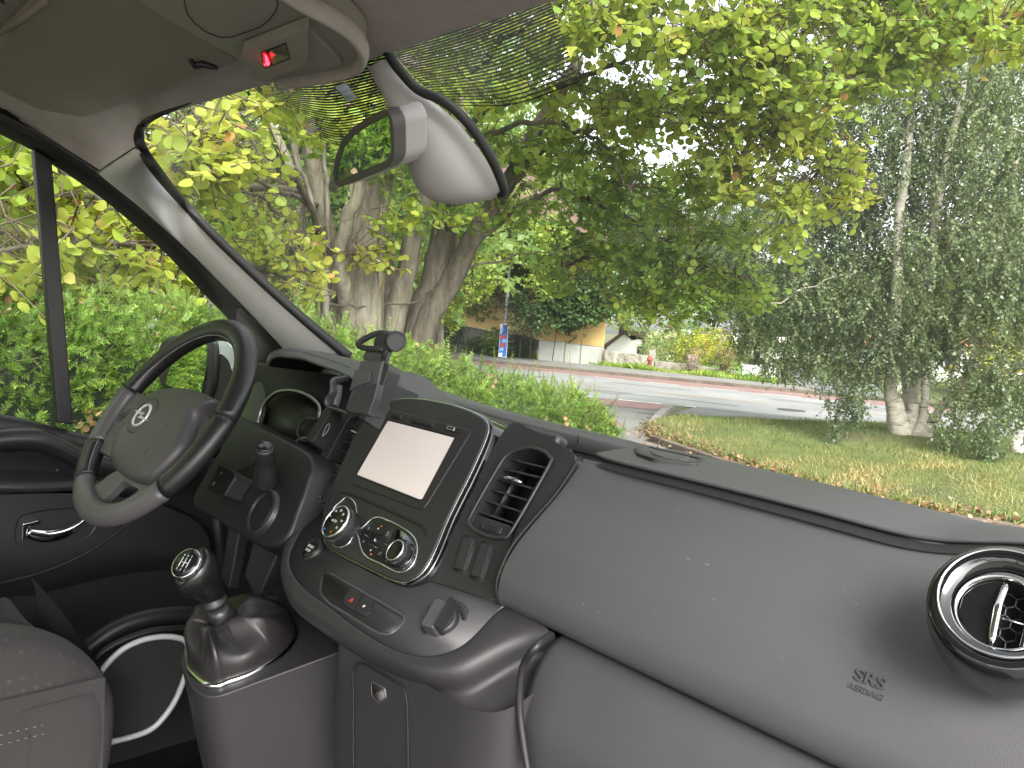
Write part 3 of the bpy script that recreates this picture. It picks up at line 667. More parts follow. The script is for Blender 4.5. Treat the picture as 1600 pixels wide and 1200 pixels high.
# ---------------- steering column and stalks
colm = empty('steering_column', (0, 0, 0), parent=van)
DC = Fr(rel(-1.1, .485, -.26), (1, 0, .0), (0, .45, .89))
cpx = [(372, 653), (392, 662), (448, 690), (486, 716), (478, 760), (464, 800), (452, 832), (436, 850), (408, 852), (372, 834), (330, 806), (300, 786), (318, 745), (345, 700)]
cpo = [tuple(p) for p in cr([Vector(DC.uv(a, b)) for a, b in cpx], 4, closed=True)]
cpo_b = [(p[0], p[1]) for p in grow(cpo, .02)]
MB().slab(DC, cpo_b, -.16, 0, top=cpo).build('column_shroud', PLD, colm, bevel=.012, seg=5, angle=25)
MB().tube(cr([DC.P(*p, .001) for p in ((343, 733), (370, 736), (392, 726), (400, 718))], 5), .0007, 5).build('shroud_seam', BLK, colm)
MB().tube(cr([DC.P(*p, .001) for p in ((422, 728), (434, 740), (446, 762), (462, 778))], 5), .0007, 5).build('shroud_seam', BLK, colm)
u, v = DC.uv(413, 802)
MB().lathe(DC, (u, v), [(.036, -.02), (.0345, .006), (.031, .009), (.027, .007), (.0255, .002)], 56).build('lock_surround', PLM, colm)
MB().lathe(DC, (u, v), [(.0245, .001), (.0243, .006), (.0225, .0065)], 56).build('lock_blank', PLD, colm)
# wiper stalk pointing at the camera, with button end
sa, sb = DC.P(410, 722, -.01), DC.P(414, 698, .035)
sd_ = (V(.46, -.26, .85)).normalized(); e0 = onY(413, 697, .445)
b0 = e0 - sd_ * .049
su = sd_.cross(V(0, 0, 1)).normalized(); STF = Fr(b0, su, sd_.cross(su)); STF = STF if STF.n.dot(sd_) > 0 else Fr(b0, -su, sd_.cross(su))
stk = MB().lathe(STF, (0, 0), [(.016, -.02), (.0155, .004), (.0125, .012), (.0130, .024), (.0140, .038), (.0136, .044), (.0122, .0475)], 36).build('wiper_stalk', PLD, colm)
MB().lathe(STF, (0, 0), [(.0108, .045), (.0108, .0485), (.0092, .050)], 32).build('stalk_button', DCAP, stk)
ST2 = STF.off(.0503); q = MB(); q.box(ST2.pt(0, .0006, 0), ST2.u * .008, ST2.v * .0004, ST2.n * .0001)
for s_ in (-1, 1): q.tube([ST2.pt(s_ * .004 - .0025, .002, 0), ST2.pt(s_ * .004, .006, 0), ST2.pt(s_ * .004 + .0025, .002, 0)], .0003, 4, closed=True); q.tube([ST2.pt(s_ * .004 - .0025, -.0015, 0), ST2.pt(s_ * .004 + .0025, -.0015, 0), ST2.pt(s_ * .004, -.005, 0)], .0003, 4, closed=True)
q.build('stalk_symbols', GRY, stk)
MB().lathe(DC, DC.uv(406, 724), [(.020, -.01), (.018, .006), (.016, .008)], 40).build('stalk_gaiter', PLD, colm)
# audio control paddle
PF = DC.off(.03)
MB().slab(PF, rnd(px(PF, [(342, 727), (369, 743), (349, 775), (322, 765)]), .004), -.03, 0).build('audio_remote', PLD, colm, bevel=.003)
MB().slab(PF, rnd(px(PF, [(344, 725), (372, 741), (369, 746), (341, 730)]), .001), -.03, .004).build('audio_remote_rim', PLD, colm, bevel=.001)
P3 = PF.off(.0006)
mark((346, 739), .003, 'trid', GRY, P3, 'remote_symbol', colm); mark((334, 756), .003, 'tri', GRY, P3, 'remote_symbol', colm)
MB().tube([PF.P(333, 746, .0004), PF.P(359, 760, .0004)], .0005, 4).build('remote_gap', BLK, colm)

# ---------------- instrument binnacle
binn = empty('instrument_binnacle', (0, 0, 0), parent=van)
lipp = [(416, 640), (420, 605), (418, 575), (421, 561), (432, 556), (448, 557), (470, 560), (492, 568), (520, 577), (544, 588), (560, 600), (572, 625)]
topp = [(412, 636), (413, 600), (413, 568), (418, 553), (430, 545), (447, 542), (468, 544), (492, 548), (520, 556), (556, 569), (585, 585), (600, 615)]
lip3 = resamp(cr([onY(a, b, y) for (a, b), y in zip(lipp, (.66, .65, .635, .62, .61, .60, .59, .58, .575, .575, .575, .575))], 6), 60); top3 = resamp(cr([onY(a, b, y) for (a, b), y in zip(topp, (.70, .70, .70, .69, .68, .68, .67, .66, .66, .66, .66, .66))], 6), 60)
rows = []; rows_in = []
for i, (a, b) in enumerate(zip(lip3, top3)):
    inn = a + V(0, .02, -.006); deep = a + V(0, .11, -.02)
    rows_in.append([deep, inn, a + V(0, .004, -.003)])
    rows.append([a + V(0, .004, -.003), a + V(0, -.001, .001), a.lerp(b, .5) + V(0, 0, .003), b, b + V(0, .06, -.008), b + V(0, .14, -.03)])
MB().loft(rows).build('hood', PL, binn, subsurf=1)
MB().loft(rows_in).build('hood_lining', BLK, binn)
MB().tube([a.lerp(b, .42) + V(0, 0, .0035) for a, b in list(zip(lip3, top3))[18:52]], .0005, 4).build('hood_seam', BLK, binn)
CLF = Fr(rel(-1.2, .585, -.155), (1, 0, 0), (0, .3, .95))
back = px(CLF, [(385, 650), (400, 570), (560, 590), (580, 640), (520, 790), (440, 760)], -.02)
MB().slab(CLF, back, -.05, -.02).build('cluster_housing', BLK, binn)
rA = [(414, 702), (409, 690), (404, 672), (404, 655), (411, 635), (424, 619), (440, 611), (462, 611), (482, 618), (496, 629), (501, 640), (499, 652), (507, 657), (518, 659)]
MB().tube(cr([CLF.P(a, b) for a, b in rA], 6), .0030, 8).build('gauge_ring', SATIN, binn)
MB().tube(cr([CLF.P(a, b, -.004) for a, b in rA], 6), .0045, 8).build('gauge_bezel', PLD, binn)
rB = [(507, 658), (484, 654), (473, 659), (466, 670), (466, 681), (474, 689), (490, 688), (491, 688)]
MB().tube(cr([CLF.P(a, b) for a, b in rB], 6), .0026, 8).build('small_gauge_ring', PLM, binn)
MB().tube(cr([CLF.P(a, b) for a, b in ((452, 694), (463, 690), (472, 685), (482, 685), (493, 689))], 6), .0022, 8).build('gauge_ring', SATIN, binn)
MB().slab(CLF, px(CLF, rA[1:-2] + [(505, 690), (450, 720)], -.01), -.014, -.010).build('gauge_glass', mat('gauge_black', (.006, .006, .007), .45), binn)
# silver side cheek and small left vent
CHK = mat('cheek_silver', (.20, .20, .21), .35, metal=.6)
MB().loft([[onX(a, b, -1.30) for a, b in ((412, 590), (418, 640), (402, 690))], [onX(a, b, -1.34) for a, b in ((396, 600), (392, 650), (380, 690))], [onX(a, b, -1.40) for a, b in ((386, 615), (376, 655), (366, 690))]]).build('cheek', CHK, binn, subsurf=2)
MB().tube(cr([onX(a, b, -1.5) for a, b in ((383, 612), (395, 588), (402, 578), (408, 585), (404, 600), (390, 618), (378, 628))], 6), .0055, 8).build('side_vent_ring', GLOSS, dash)
MB().tube(cr([onX(a, b, -1.5) for a, b in ((382, 622), (396, 606), (405, 594), (408, 584))], 6), .002, 8).build('side_vent_chrome', CHR, dash)
MB().slab(Fr(onX(395, 600, -1.52), (1, 0, 0), (0, .2, 1)), [(-.05, -.06), (.05, -.06), (.05, .05), (-.05, .05)], -.02, 0).build('side_vent_body', PLD, dash, bevel=.01)

# ---------------- dash top between binnacle, stack and windscreen
crest_px = [(500, 556), (530, 560), (556, 570), (585, 583), (615, 589), (647, 599), (680, 611), (740, 631), (800, 648), (870, 666), (945, 683), (1000, 697), (1060, 712)]
crest = []
for i, (a, b) in enumerate(crest_px):
    X_ = None; crest.append(onY(a, b, .90 - .0 * i if i < 4 else .86))
crest = cr(crest, 6)
wb = resamp(crest, 50)
rows = [[c + V(0, .06, -.02), c + V(0, .02, .0), c, c + V(0, -.02, .001), c + V(0, -.028, -.003), c + V(0, -.03, -.02), c + V(0, -.028, -.028)] for c in wb]
MB().loft(rows).build('windscreen_rail', PL, dash)
q = MB(); q.loft([[c + V(0, -.028, -.029), c + V(0, -.05, -.033), c + V(0, -.10, -.055), c + V(0, -.22, -.09)] for c in wb]); q.build('storage_tray', BLK, dash)
q = MB(); a = onY(905, 679, .828); q.tube([onY(904, 678, .8265), onY(903, 692, .8265)], .0009, 5); q.build('rail_joint', BLK, dash)
MB().tube([c + V(0, -.031, -.023) for c in wb[22:]], .0012, 5).build('rail_groove', BLK, dash)
# curved end of the binnacle, sweeping down behind the phone holder
e1 = [(604, 583), (611, 577), (621, 577), (633, 585), (646, 598), (662, 613), (690, 632)]
e2 = [(601, 596), (607, 592), (615, 592), (625, 602), (636, 614), (650, 628), (670, 642)]
e3 = [(598, 606), (603, 602), (609, 604), (616, 612), (622, 620), (630, 628), (640, 640)]
E1, E2, E3 = (cr([onY(a, b, y) for a, b in e], 5) for e, y in ((e1, .70), (e2, .67), (e3, .66)))
MB().loft([[a + V(0, .05, -.01), a, a.lerp(b, .5) + V(0, -.003, .002), b, c, c + V(0, .03, -.02)] for a, b, c in zip(E1, E2, E3)]).build('binnacle_end', PL, dash, subsurf=1)
MB().slab(Fr(rel(-.95, .68, -.2), (1, 0, 0), (0, .5, .85)), [(-.2, -.15), (.25, -.15), (.25, .075), (-.2, .085)], -.03, 0).build('dash_core', PLD, dash, bevel=.01)
MB().abox(rel(-1.56, .72, -.9), rel(.15, .95, -.20)).build('bulkhead', BLK, dash)
MB().abox(rel(-1.56, .60, -.9), rel(-1.30, .95, -.16)).build('dash_end', PLD, dash, bevel=.02)
MB().slab(Fr(rel(-.6, .57, -.17), (1, 0, 0), (0, .5, .85)), [(-.16, -.2), (.1, -.2), (.1, .02), (-.16, .02)], -.14, -.11).build('dash_core', PLD, dash)
# cup holder beside the left vent
HF = SL.off(.004)
hp = [(503, 681), (512, 663), (522, 648), (529, 648), (530, 654), (520, 672), (503, 700), (495, 700), (491, 695)]
MB().slab(HF, [tuple(p) for p in cr([Vector(HF.uv(a, b)) for a, b in hp], 4, closed=True)], -.05, .02).build('cup_holder', RUB, dash, bevel=.004)
MB().tube(cr([HF.P(a, b, .021) for a, b in ((504, 680), (510, 666), (515, 662), (513, 672), (506, 680))], 4, closed=True), .0008, 5, closed=True).build('holder_emblem', GRY, dash)

# ---------------- steering wheel
wheel = empty('steering_wheel', (0, 0, 0), parent=van)
WF = Fr(rel(-1.224, .386, -.1753), (.9943, .1066, 0), (0, .574, .819))
R_ = .1665
def wang(a, b): u, v = WF.uv(a, b); return math.atan2(v, u)
def warc(name, a0, a1, m, r=.0165, par=wheel, w=0):
    if a1 < a0: a1 += 2 * math.pi
    n_ = max(6, int((a1 - a0) / .05)); pts = [WF.pt(R_ * math.cos(a0 + (a1 - a0) * i / n_), R_ * math.sin(a0 + (a1 - a0) * i / n_), w) for i in range(n_ + 1)]
    return MB().tube(pts, [(r * .9, r * 1.1)] * len(pts), 20, flat=WF.n, mi=0).build(name, m, par)
aTL, aTR = wang(190, 600), wang(345, 655)
aL1, aL2 = wang(132, 700), wang(120, 760)
aB1 = wang(258, 790)
aTR %= 2 * math.pi; aTL %= 2 * math.pi; aL1 %= 2 * math.pi; aL2 %= 2 * math.pi; aB1 %= 2 * math.pi
g_ = .006
warc('rim_grip', aTR + g_, aTL - g_, LEA, .0172); warc('rim', aTL, aL1, WPL, .0163); warc('rim_grip', aL1 + g_, aL2 - g_, LEA, .0172)
warc('rim', aL2, aB1, WPL, .0163); warc('rim_grip', aB1 + g_, aTR + 2 * math.pi - g_ if aTR < aB1 else aTR - g_, LEA, .0172)
warc('rim_core', 0, 2 * math.pi - .001, BLK, .0155)
# stitching along the inner side of the grips
STI = mat('stitching', (.38, .37, .35), .6)
def stitch(a0, a1):
    q = MB(); n_ = int((a1 - a0) * R_ / .006)
    for i in range(n_):
        a = a0 + (a1 - a0) * i / n_; b = a + .022
        for s_ in (-1, 1):
            r1, r2 = R_ - .0158, R_ - .0155
            q.tube([WF.pt(r1 * math.cos(a), r1 * math.sin(a), .004 + s_ * .0045), WF.pt(r1 * math.cos((a + b) / 2), r1 * math.sin((a + b) / 2), .004), WF.pt(r1 * math.cos(b), r1 * math.sin(b), .004 - s_ * .0045)], .0009, 4)
    q.build('stitching', STI, wheel)
stitch(aTR + .05, aTL - .03); stitch(aL1 + .02, aL2 - .02)
# hub: spoke body behind the airbag cover
def wp(pts, w): return [tuple(p) for p in cr([Vector(WF.uv(a, b, w)) for a, b in pts], 4, closed=True)]
lsp = [(187, 604), (214, 612), (228, 625), (206, 655), (190, 690), (186, 722), (168, 712), (143, 694), (160, 650)]
MB().slab(WF, wp(lsp, .0), -.02, .0).build('spoke', WPL, wheel, bevel=.009, seg=5, angle=25)
rsp = [(300, 640), (326, 652), (316, 688), (298, 720), (276, 745), (262, 756), (256, 745), (280, 720), (300, 690)]
MB().slab(WF, wp(rsp, -.006), -.022, -.008).build('spoke', WPL, wheel, bevel=.008, seg=5, angle=25)
bso = [(122, 764), (150, 757), (170, 742), (190, 734), (215, 748), (245, 742), (252, 748), (254, 765), (240, 782), (215, 796), (180, 812), (145, 812), (126, 795)]
bsi = [(156, 783), (170, 770), (190, 752), (200, 757), (214, 763), (205, 772), (185, 783), (168, 789), (158, 789)]
MB().ring(WF, wp(bso, -.002), wp(bsi, -.002), -.016, -.002, w1i=-.004).build('lower_spoke', WPL, wheel, bevel=.003)
MB().slab(WF, wp([(180, 640), (300, 625), (330, 640), (300, 700), (250, 745), (205, 745), (180, 715)], -.03), -.06, -.03).build('hub_back', PLD, wheel, bevel=.01)
cov = [(214, 640), (232, 618), (262, 607), (300, 608), (334, 622), (336, 628), (318, 640), (304, 655), (290, 690), (275, 712), (250, 738), (228, 753), (205, 750), (185, 738), (175, 722), (174, 710), (184, 682), (198, 662)]
c_out = wp(cov, .004); 
rows = []
cc_ = sum((Vector(p) for p in c_out), Vector((0, 0))) / len(c_out)
for s_, w in ((1.0, -.022), (1.0, .000), (.99, .004), (.965, .008), (.92, .011), (.8, .0135), (.6, .0155), (.35, .0165), (.1, .017)):
    rows.append([WF.pt(cc_.x + (p[0] - cc_.x) * s_, cc_.y + (p[1] - cc_.y) * s_, w) for p in c_out])
cover = MB().loft(rows, closed=True); cover.f.append(tuple(len(cover.v) - len(c_out) + k for k in range(len(c_out)))); cover.m.append(0)
WCO = mat('cover_vinyl', (.070, .066, .069), .40, bump=.5, bscale=600, bdist=.0006)
cv = cover.build('airbag_cover', WCO, wheel)
BF = WF.off(.0150); bu, bv = BF.uv(224, 650)
MB().lathe(BF, (bu, bv), [(.0315, -.004), (.0312, .0012), (.0300, .0018)], 56).build('emblem_plate', WCO, cv)
MB().tube([BF.pt(bu + .0312 * math.cos(k * .131), bv + .0312 * math.sin(k * .131), .0010) for k in range(48)], .0007, 5, closed=True).build('emblem_groove', BLK, cv)
q = MB(); q.tube([BF.pt(bu + .0185 * math.cos(k * .131), bv + .0185 * math.sin(k * .131), .0028) for k in range(48)], [(.0018, .0022)] * 48, 8, closed=True, flat=BF.n)
bolt = [(-.026, .0045), (.004, .0045), (-.001, -.0005), (.026, -.0005 - .004), (.026, -.006), (-.004, -.006), (.001, -.001), (-.026, .0025)]
q.slab(BF, [(bu + a, bv + b) for a, b in bolt], .002, .0050); q.build('emblem', mat('emblem_silver', (.80, .80, .82), .35, metal=.5), cv, bevel=.0003)
A2 = WF.off(.0135); au, av = A2.uv(193, 713)
text_on('airbag_lettering', 'AIRBAG', .006, A2, au, av, .0003, BLK, cv, depth=.0004, bold=.0002)
MB().tube(cr([WF.P(a, b, .0158) for a, b in ((262, 645), (250, 665), (238, 690), (225, 710))], 5), .0006, 5).build('cover_crease', BLK, cv)
mark((259, 665), .0022, 'trid', BLK, WF.off(.017), 'horn_symbol', cv)
for pts in ([(200, 638), (209, 636), (200, 650), (190, 660), (182, 660), (186, 648)],):
    MB().slab(WF, wp(pts, .0), -.01, .0).build('wheel_buttons', WPL, wheel, bevel=.002); MB().tube([WF.P(a, b, .0008) for a, b in ((186, 649), (195, 651))], .0005, 4).build('button_gap', BLK, wheel)
    MB().tube([WF.pt(a, b, -.001) for a, b in grow(wp(pts, 0), .002)], .0012, 6, closed=True).build('button_frame', SATIN, wheel)
for pts in ([(291, 676), (296, 677), (292, 690), (284, 700), (280, 704), (278, 698), (284, 686)],):
    MB().slab(WF, wp(pts, -.004), -.012, -.003).build('wheel_buttons', WPL, wheel, bevel=.002)
    MB().tube([WF.pt(a, b, -.004) for a, b in grow(wp(pts, -.004), .002)], .001, 6, closed=True).build('button_frame', PLD, wheel)
# ================================================================= cabin shell
# ---------------- headliner
hp = [((160, 268), -1.56), ((190, 249), None), ((215, 230), None), ((213, 213), None), ((219, 196), None), ((240, 181), None), ((300, 160), None), ((400, 131), None), ((440, 121), None), ((520, 103), None), ((600, 79), None), ((640, 66), None), ((700, 43), None), ((780, 20), None), ((840, 0), None), ((905, -20), None)]
hz = [0, .25, .262, .272, .28, .286, .293, .30, .302, .306, .308, .309, .31, .31, .31, .31]
row0 = []
for ((a, b), X_), z in zip(hp, hz): row0.append(onX(a, b, X_) if X_ else onZ(a, b, EYE + z))
row0 += [rel(-.25, .50, .31), rel(-.05, .45, .305), rel(.08, .38, .29), rel(.15, .30, .27)]
HEADER = row0
c0 = resamp(cr(row0, 5), 70)
def roofz(x, y):
    e = min(1, max(0, (x + 1.57) / .22)); r = min(1, max(0, (.17 - x) / .2))
    s_ = .30 if y < .2 else .30 - (y - .2) * .36
    top = .36 if y < .1 else .36 - (y - .1) * .12
    k = math.sin(e * math.pi / 2) * math.sin(min(1, r + .05) * math.pi / 2); return s_ + (top - s_) * k
rows = [[p + V(0, .012, .03) for p in c0], [p + V(0, .012, .0) for p in c0], [p + V(0, .004, -.003) for p in c0], c0]
left = [onX(120, 243, -1.565), onX(80, 217, -1.57), onX(40, 193, -1.575), onX(0, 171, -1.58), onX(-60, 140, -1.585), rel(-1.59, -.2, .31), rel(-1.59, -1.4, .31)]
ys = [None, None, .22, .12, 0, -.3, -1.4]
for i, L in enumerate(left):
    row = []
    for j, p in enumerate(c0):
        t = [.12, .3, .52, .72, .9, 1, 1][i]; x = p.x * (1 - t) + (-1.58 + 1.75 * j / 69) * t
        y = p.y + (L.y - p.y) * [.16, .36, .62, .82, 1, 1, 1][i] if i < 4 else L.y
        w = min(1, max(0, (x + 1.58) / .10)); w = w * w * (3 - 2 * w)
        z = (EYE + roofz(x, y)); zz = L.z + (z - L.z) * w
        k = [.25, .5, .8, 1, 1, 1, 1][i]; zz = p.z + (zz - p.z) * k
        if j == 0: row.append(L)
        else: row.append(V(x, y, zz))
    rows.append(row)
head = MB().loft(rows).build('headliner', HEAD, van, subsurf=1)
VSP = Fr(rel(-1.2, .3, .300), (1, 0, 0), (0, 1, -.10))     # ceiling plane for the visor and the console, facing down
def down(fr): return fr
vis = rnd(px(VSP, [(72, -8), (205, -15), (300, 38), (372, 97), (345, 107), (315, 118), (225, 152), (130, 185), (108, 187), (70, 177), (0, 142), (-55, 112)]), [.01, .01, .002, .01, .01, .002, .002, .02, .02, .02, .002, .02])
visr = empty('sun_visor', (0, 0, 0), parent=van)
MB().slab(VSP, vis, -.001, .018, top=vis).build('visor_board', VIS, visr, bevel=.006, seg=4)
MB().tube([VSP.P(*p, -.004) for p in ((299, 96), (305, 103), (318, 100), (330, 104), (341, 107))], [.003, .005, .0045, .004, .002], 8).build('visor_clip', PLD, visr)
MB().tube([VSP.P(*p, -.002) for p in ((-2, 52), (30, 32), (72, 1))], .0035, 8).build('visor_rear_edge', VIS, visr)  # rounded rear edge of the visor, same vinyl as the board
LBF = VSP.off(-.003)
for k in range(4): MB().tube([LBF.P(1 + k * 2.2, 4 + k * 1.2), LBF.P(-1 + k * 2.2, -4 + k * 1.2)], .0006, 4).build('visor_mark', BLK, visr)
# overhead console
oh = empty('overhead_console', (0, 0, 0), parent=van)
ohp = [(214, -25), (214, 0), (290, 48), (379, 99), (386, 116), (400, 126), (430, 128), (480, 123), (528, 114), (556, 104), (567, 92), (567, 72), (550, 50), (520, 28), (480, 6), (430, -25)]
OF = VSP.off(-.004)
oo = [tuple(p) for p in cr([Vector(OF.uv(a, b)) for a, b in ohp], 3, closed=True)]
MB().slab(OF, oo, -.0, .03).build('console_body', CONS, oh, bevel=.004, seg=3)
rim = [OF.P(a, b, -.001) for a, b in ((430, -25), (480, 6), (520, 28), (550, 50), (566, 73), (567, 90), (557, 103), (530, 113), (480, 122), (435, 128))]
MB().tube(cr(rim, 6), [(.011, .006)] * 55, 12, flat=OF.n).build('console_rim', HEAD, oh)
OF2 = OF.off(-.0008)
MB().tube([OF2.P(a, b) for a, b in ((287, -8), (289, 8), (293, 22), (303, 36), (322, 50), (344, 59), (362, 58), (386, 50), (405, 43), (420, 32), (431, 18), (434, 5), (430, -8))], .0005, 5).build('lid_groove', BLK, oh)
hood = [tuple(p) for p in cr([Vector(OF.uv(a, b)) for a, b in ((481, 42), (505, 58), (528, 82), (534, 94), (520, 97), (470, 103), (430, 116), (405, 120), (396, 110), (385, 84), (420, 58))], 3, closed=True)]
hin = [tuple(p) for p in cr([Vector(OF.uv(a, b, -.014)) for a, b in ((481, 44), (482, 70), (480, 94), (458, 109), (411, 126), (399, 121), (388, 103), (378, 86), (384, 76), (430, 58))], 2, closed=True)]
MB().slab(OF, hood, -.006, .004).build('lamp_hood', CONS, oh, bevel=.004)
PF2 = OF.off(-.014)
MB().slab(PF2, rnd(px(PF2, [(481, 43), (481, 95), (458, 109), (411, 126), (397, 122), (378, 93), (378, 82)]), [.004, .006, .01, .006, .006, .008, .004]), 0, .012).build('display_panel', CONS, oh, bevel=.002)
P5 = PF2.off(-.0006)
MB().slab(P5, px(P5, [(408, 82), (447, 67), (454, 92), (413, 108)]), 0, .002).build('display_window', BLK, oh)
P6 = PF2.off(-.0016)
MB().slab(P6, px(P6, [(421, 80), (446, 70.5), (452, 90), (426, 101)]), 0, .001).build('display_lens', mat('lens_olive', (.09, .095, .07), .3), oh)
RED = emis('belt_lamp_red', (1, .02, .04), 3.0); REDD = emis('belt_lamp_glow', (.6, .01, .015), .25)
MB().slab(P6, px(P6, [(409.5, 83), (414, 81.5), (419, 103), (413.5, 106)]), .0, .0006).build('belt_lamp_back', REDD, oh)
P7 = PF2.off(-.0024)
MB().tube([P7.P(*p) for p in ((414.5, 86), (416.5, 92), (418, 98), (419, 101))], [.0008, .0016, .0018, .0014], 6).build('belt_symbol', RED, oh)
MB().tube([P7.P(*p) for p in ((413, 101), (417, 100), (421, 98))], .0007, 6).build('belt_symbol', RED, oh)

# ---------------- windscreen: glass, black edge, dotted band
HP = sorted([p for p in cr(HEADER[2:], 5)][8:], key=lambda p: p.x)
def hdr_at(x):
    for p, q_ in zip(HP, HP[1:]):
        if p.x <= x <= q_.x and q_.x > p.x: return p.lerp(q_, (x - p.x) / (q_.x - p.x))
    return HP[0] if x < HP[0].x else HP[-1]
HS = {}
for j in range(41):
    xs_ = [max(-1.38, min(.1, (-1.80 + 2.0 * (j + k / 4) / 40) * .93)) for k in range(-12, 13)]; HS[j] = sum((hdr_at(x) for x in xs_), V(0, 0, 0)) / 25
gl_rows = []
for i in range(15):
    t = i / 14; row = []
    for j in range(41):
        x1 = -1.80 + 2.0 * j / 40
        h = HS[j]
        b = V(x1, .86 - .10 * ((x1 + .72) / .8) ** 2, EYE - .16)
        p = h.lerp(b, t); p = p + V(0, .012 * math.sin(t * math.pi) + .014, .012 * math.sin(t * math.pi) + .006)
        row.append(p)
    gl_rows.append(row)
WG = glass('windscreen_glass', (.93, .95, .92), veil=.013)  # glare haze is mixed into the glass colour
wsc = empty('windscreen', (0, 0, 0), parent=van)
MB().loft(gl_rows).build('windscreen_glass', WG, wsc)
def on_glass(px_, py_, eps=.006):
    """where a sight line meets the windscreen"""
    r = ray(px_, py_); best = None
    for i in range(14):
        for j in range(40):
            q_ = [gl_rows[i][j], gl_rows[i][j + 1], gl_rows[i + 1][j + 1], gl_rows[i + 1][j]]
            n_ = (q_[2] - q_[0]).cross(q_[3] - q_[1]); d = n_.dot(r)
            if abs(d) < 1e-9: continue
            t = (q_[0] - CAM).dot(n_) / d
            if t <= 0: continue
            p = CAM + r * t
            ok = True
            for k in range(4):
                if (q_[(k + 1) % 4] - q_[k]).cross(p - q_[k]).dot(n_) < -1e-7: ok = False; break
            if ok: return CAM + r * (t - eps)
    return CAM + r * 1.2
wl = [(300, 158), (240, 180), (219, 195), (213, 213), (219, 235), (240, 268), (275, 312), (330, 372), (400, 440), (470, 503), (540, 560)]
wr = [(300, 163), (246, 184), (226, 198), (221, 213), (227, 234), (248, 264), (283, 306), (338, 363), (408, 430), (478, 493), (552, 556)]
mid_ = [tuple((Vector(a) + Vector(b)) / 2) for a, b in zip(wl, wr)]
MB().tube(cr([on_glass(a, b, .012) for a, b in mid_], 5), [(.0006 + .0006 * i, .0006 + .0006 * i) for i in range(9)] + [(.0062 + .00009 * i, .0062 + .00009 * i) for i in range(42)], 10).build('edge_seal', RUB, wsc)
# dotted sun band (printed on the glass), fading downwards
m, n, b = nt('dot_band'); n.nodes.remove(b)
uvn = n.nodes.new('ShaderNodeUVMap'); sx = n.nodes.new('ShaderNodeSeparateXYZ'); n.links.new(uvn.outputs[0], sx.inputs[0])
def mth(op, a, b=None, cl=False):
    k = n.nodes.new('ShaderNodeMath'); k.operation = op; k.use_clamp = cl
    for i, q_ in enumerate((a, b)):
        if q_ is None: continue
        if isinstance(q_, (int, float)): k.inputs[i].default_value = q_
        else: n.links.new(q_, k.inputs[i])
    return k.outputs[0]
fy = mth('SUBTRACT', mth('FRACT', mth('MULTIPLY', sx.outputs[1], 30)), .5); fx = mth('SUBTRACT', mth('FRACT', mth('MULTIPLY', sx.outputs[0], 150)), .5)
lines = mth('ABSOLUTE', fy)
hw = mth('SUBTRACT', .43, mth('MULTIPLY', sx.outputs[1], .27))
a1 = mth('LESS_THAN', lines, hw)
dots = mth('GREATER_THAN', mth('ADD', mth('MULTIPLY', fx, fx), mth('MULTIPLY', fy, fy)), mth('MULTIPLY', sx.outputs[1], .24))
alpha = mth('MULTIPLY', a1, 1.0)
tr = n.nodes.new('ShaderNodeBsdfTransparent'); df = n.nodes.new('ShaderNodeBsdfDiffuse'); df.inputs[0].default_value = (.01, .01, .01, 1)
mx = n.nodes.new('ShaderNodeMixShader'); n.links.new(alpha, mx.inputs[0]); n.links.new(tr.outputs[0], mx.inputs[1]); n.links.new(df.outputs[0], mx.inputs[2]); n.links.new(mx.outputs[0], n.nodes['Material Output'].inputs[0])
DOT = m
def band(topp_, botp_, name, nu=40, nv=10):
    T = resamp(cr([on_glass(*topp_[0]), on_glass(*topp_[len(topp_) // 2]), on_glass(*topp_[-1])], 12), nu); Bt = resamp(cr([on_glass(*botp_[0]), on_glass(*botp_[len(botp_) // 2]), on_glass(*botp_[-1])], 12), nu)
    q = MB(); q.loft([[t.lerp(b_, k / nv) for t, b_ in zip(T, Bt)] for k in range(nv + 1)])
    o = q.build(name, DOT, wsc, recalc=False); me = o.data; uvl = me.uv_layers.new(name='UVMap'); L0 = (T[-1] - T[0]).length
    for poly in me.polygons:
        for li in poly.loop_indices:
            vi = me.loops[li].vertex_index; r_, c_ = divmod(vi, nu); uvl.data[li].uv = (c_ / (nu - 1) * L0 / .3, r_ / nv)
    return o
band([(598, 66), (640, 56), (700, 33), (780, 5), (850, -25)], [(690, 165), (730, 168), (800, 166), (868, 150), (905, 130)], 'dot_band', 40)
band([(385, 128), (430, 118), (480, 108), (540, 98), (605, 78)], [(440, 175), (480, 208), (530, 228), (590, 215), (650, 200)], 'dot_band', 40)
# black patch in front of the sensor cover, and its gasket
blk = [(598, 74), (615, 72), (640, 130), (665, 150), (700, 165), (740, 200), (770, 245), (790, 300), (770, 306), (690, 200), (640, 160), (610, 130)]
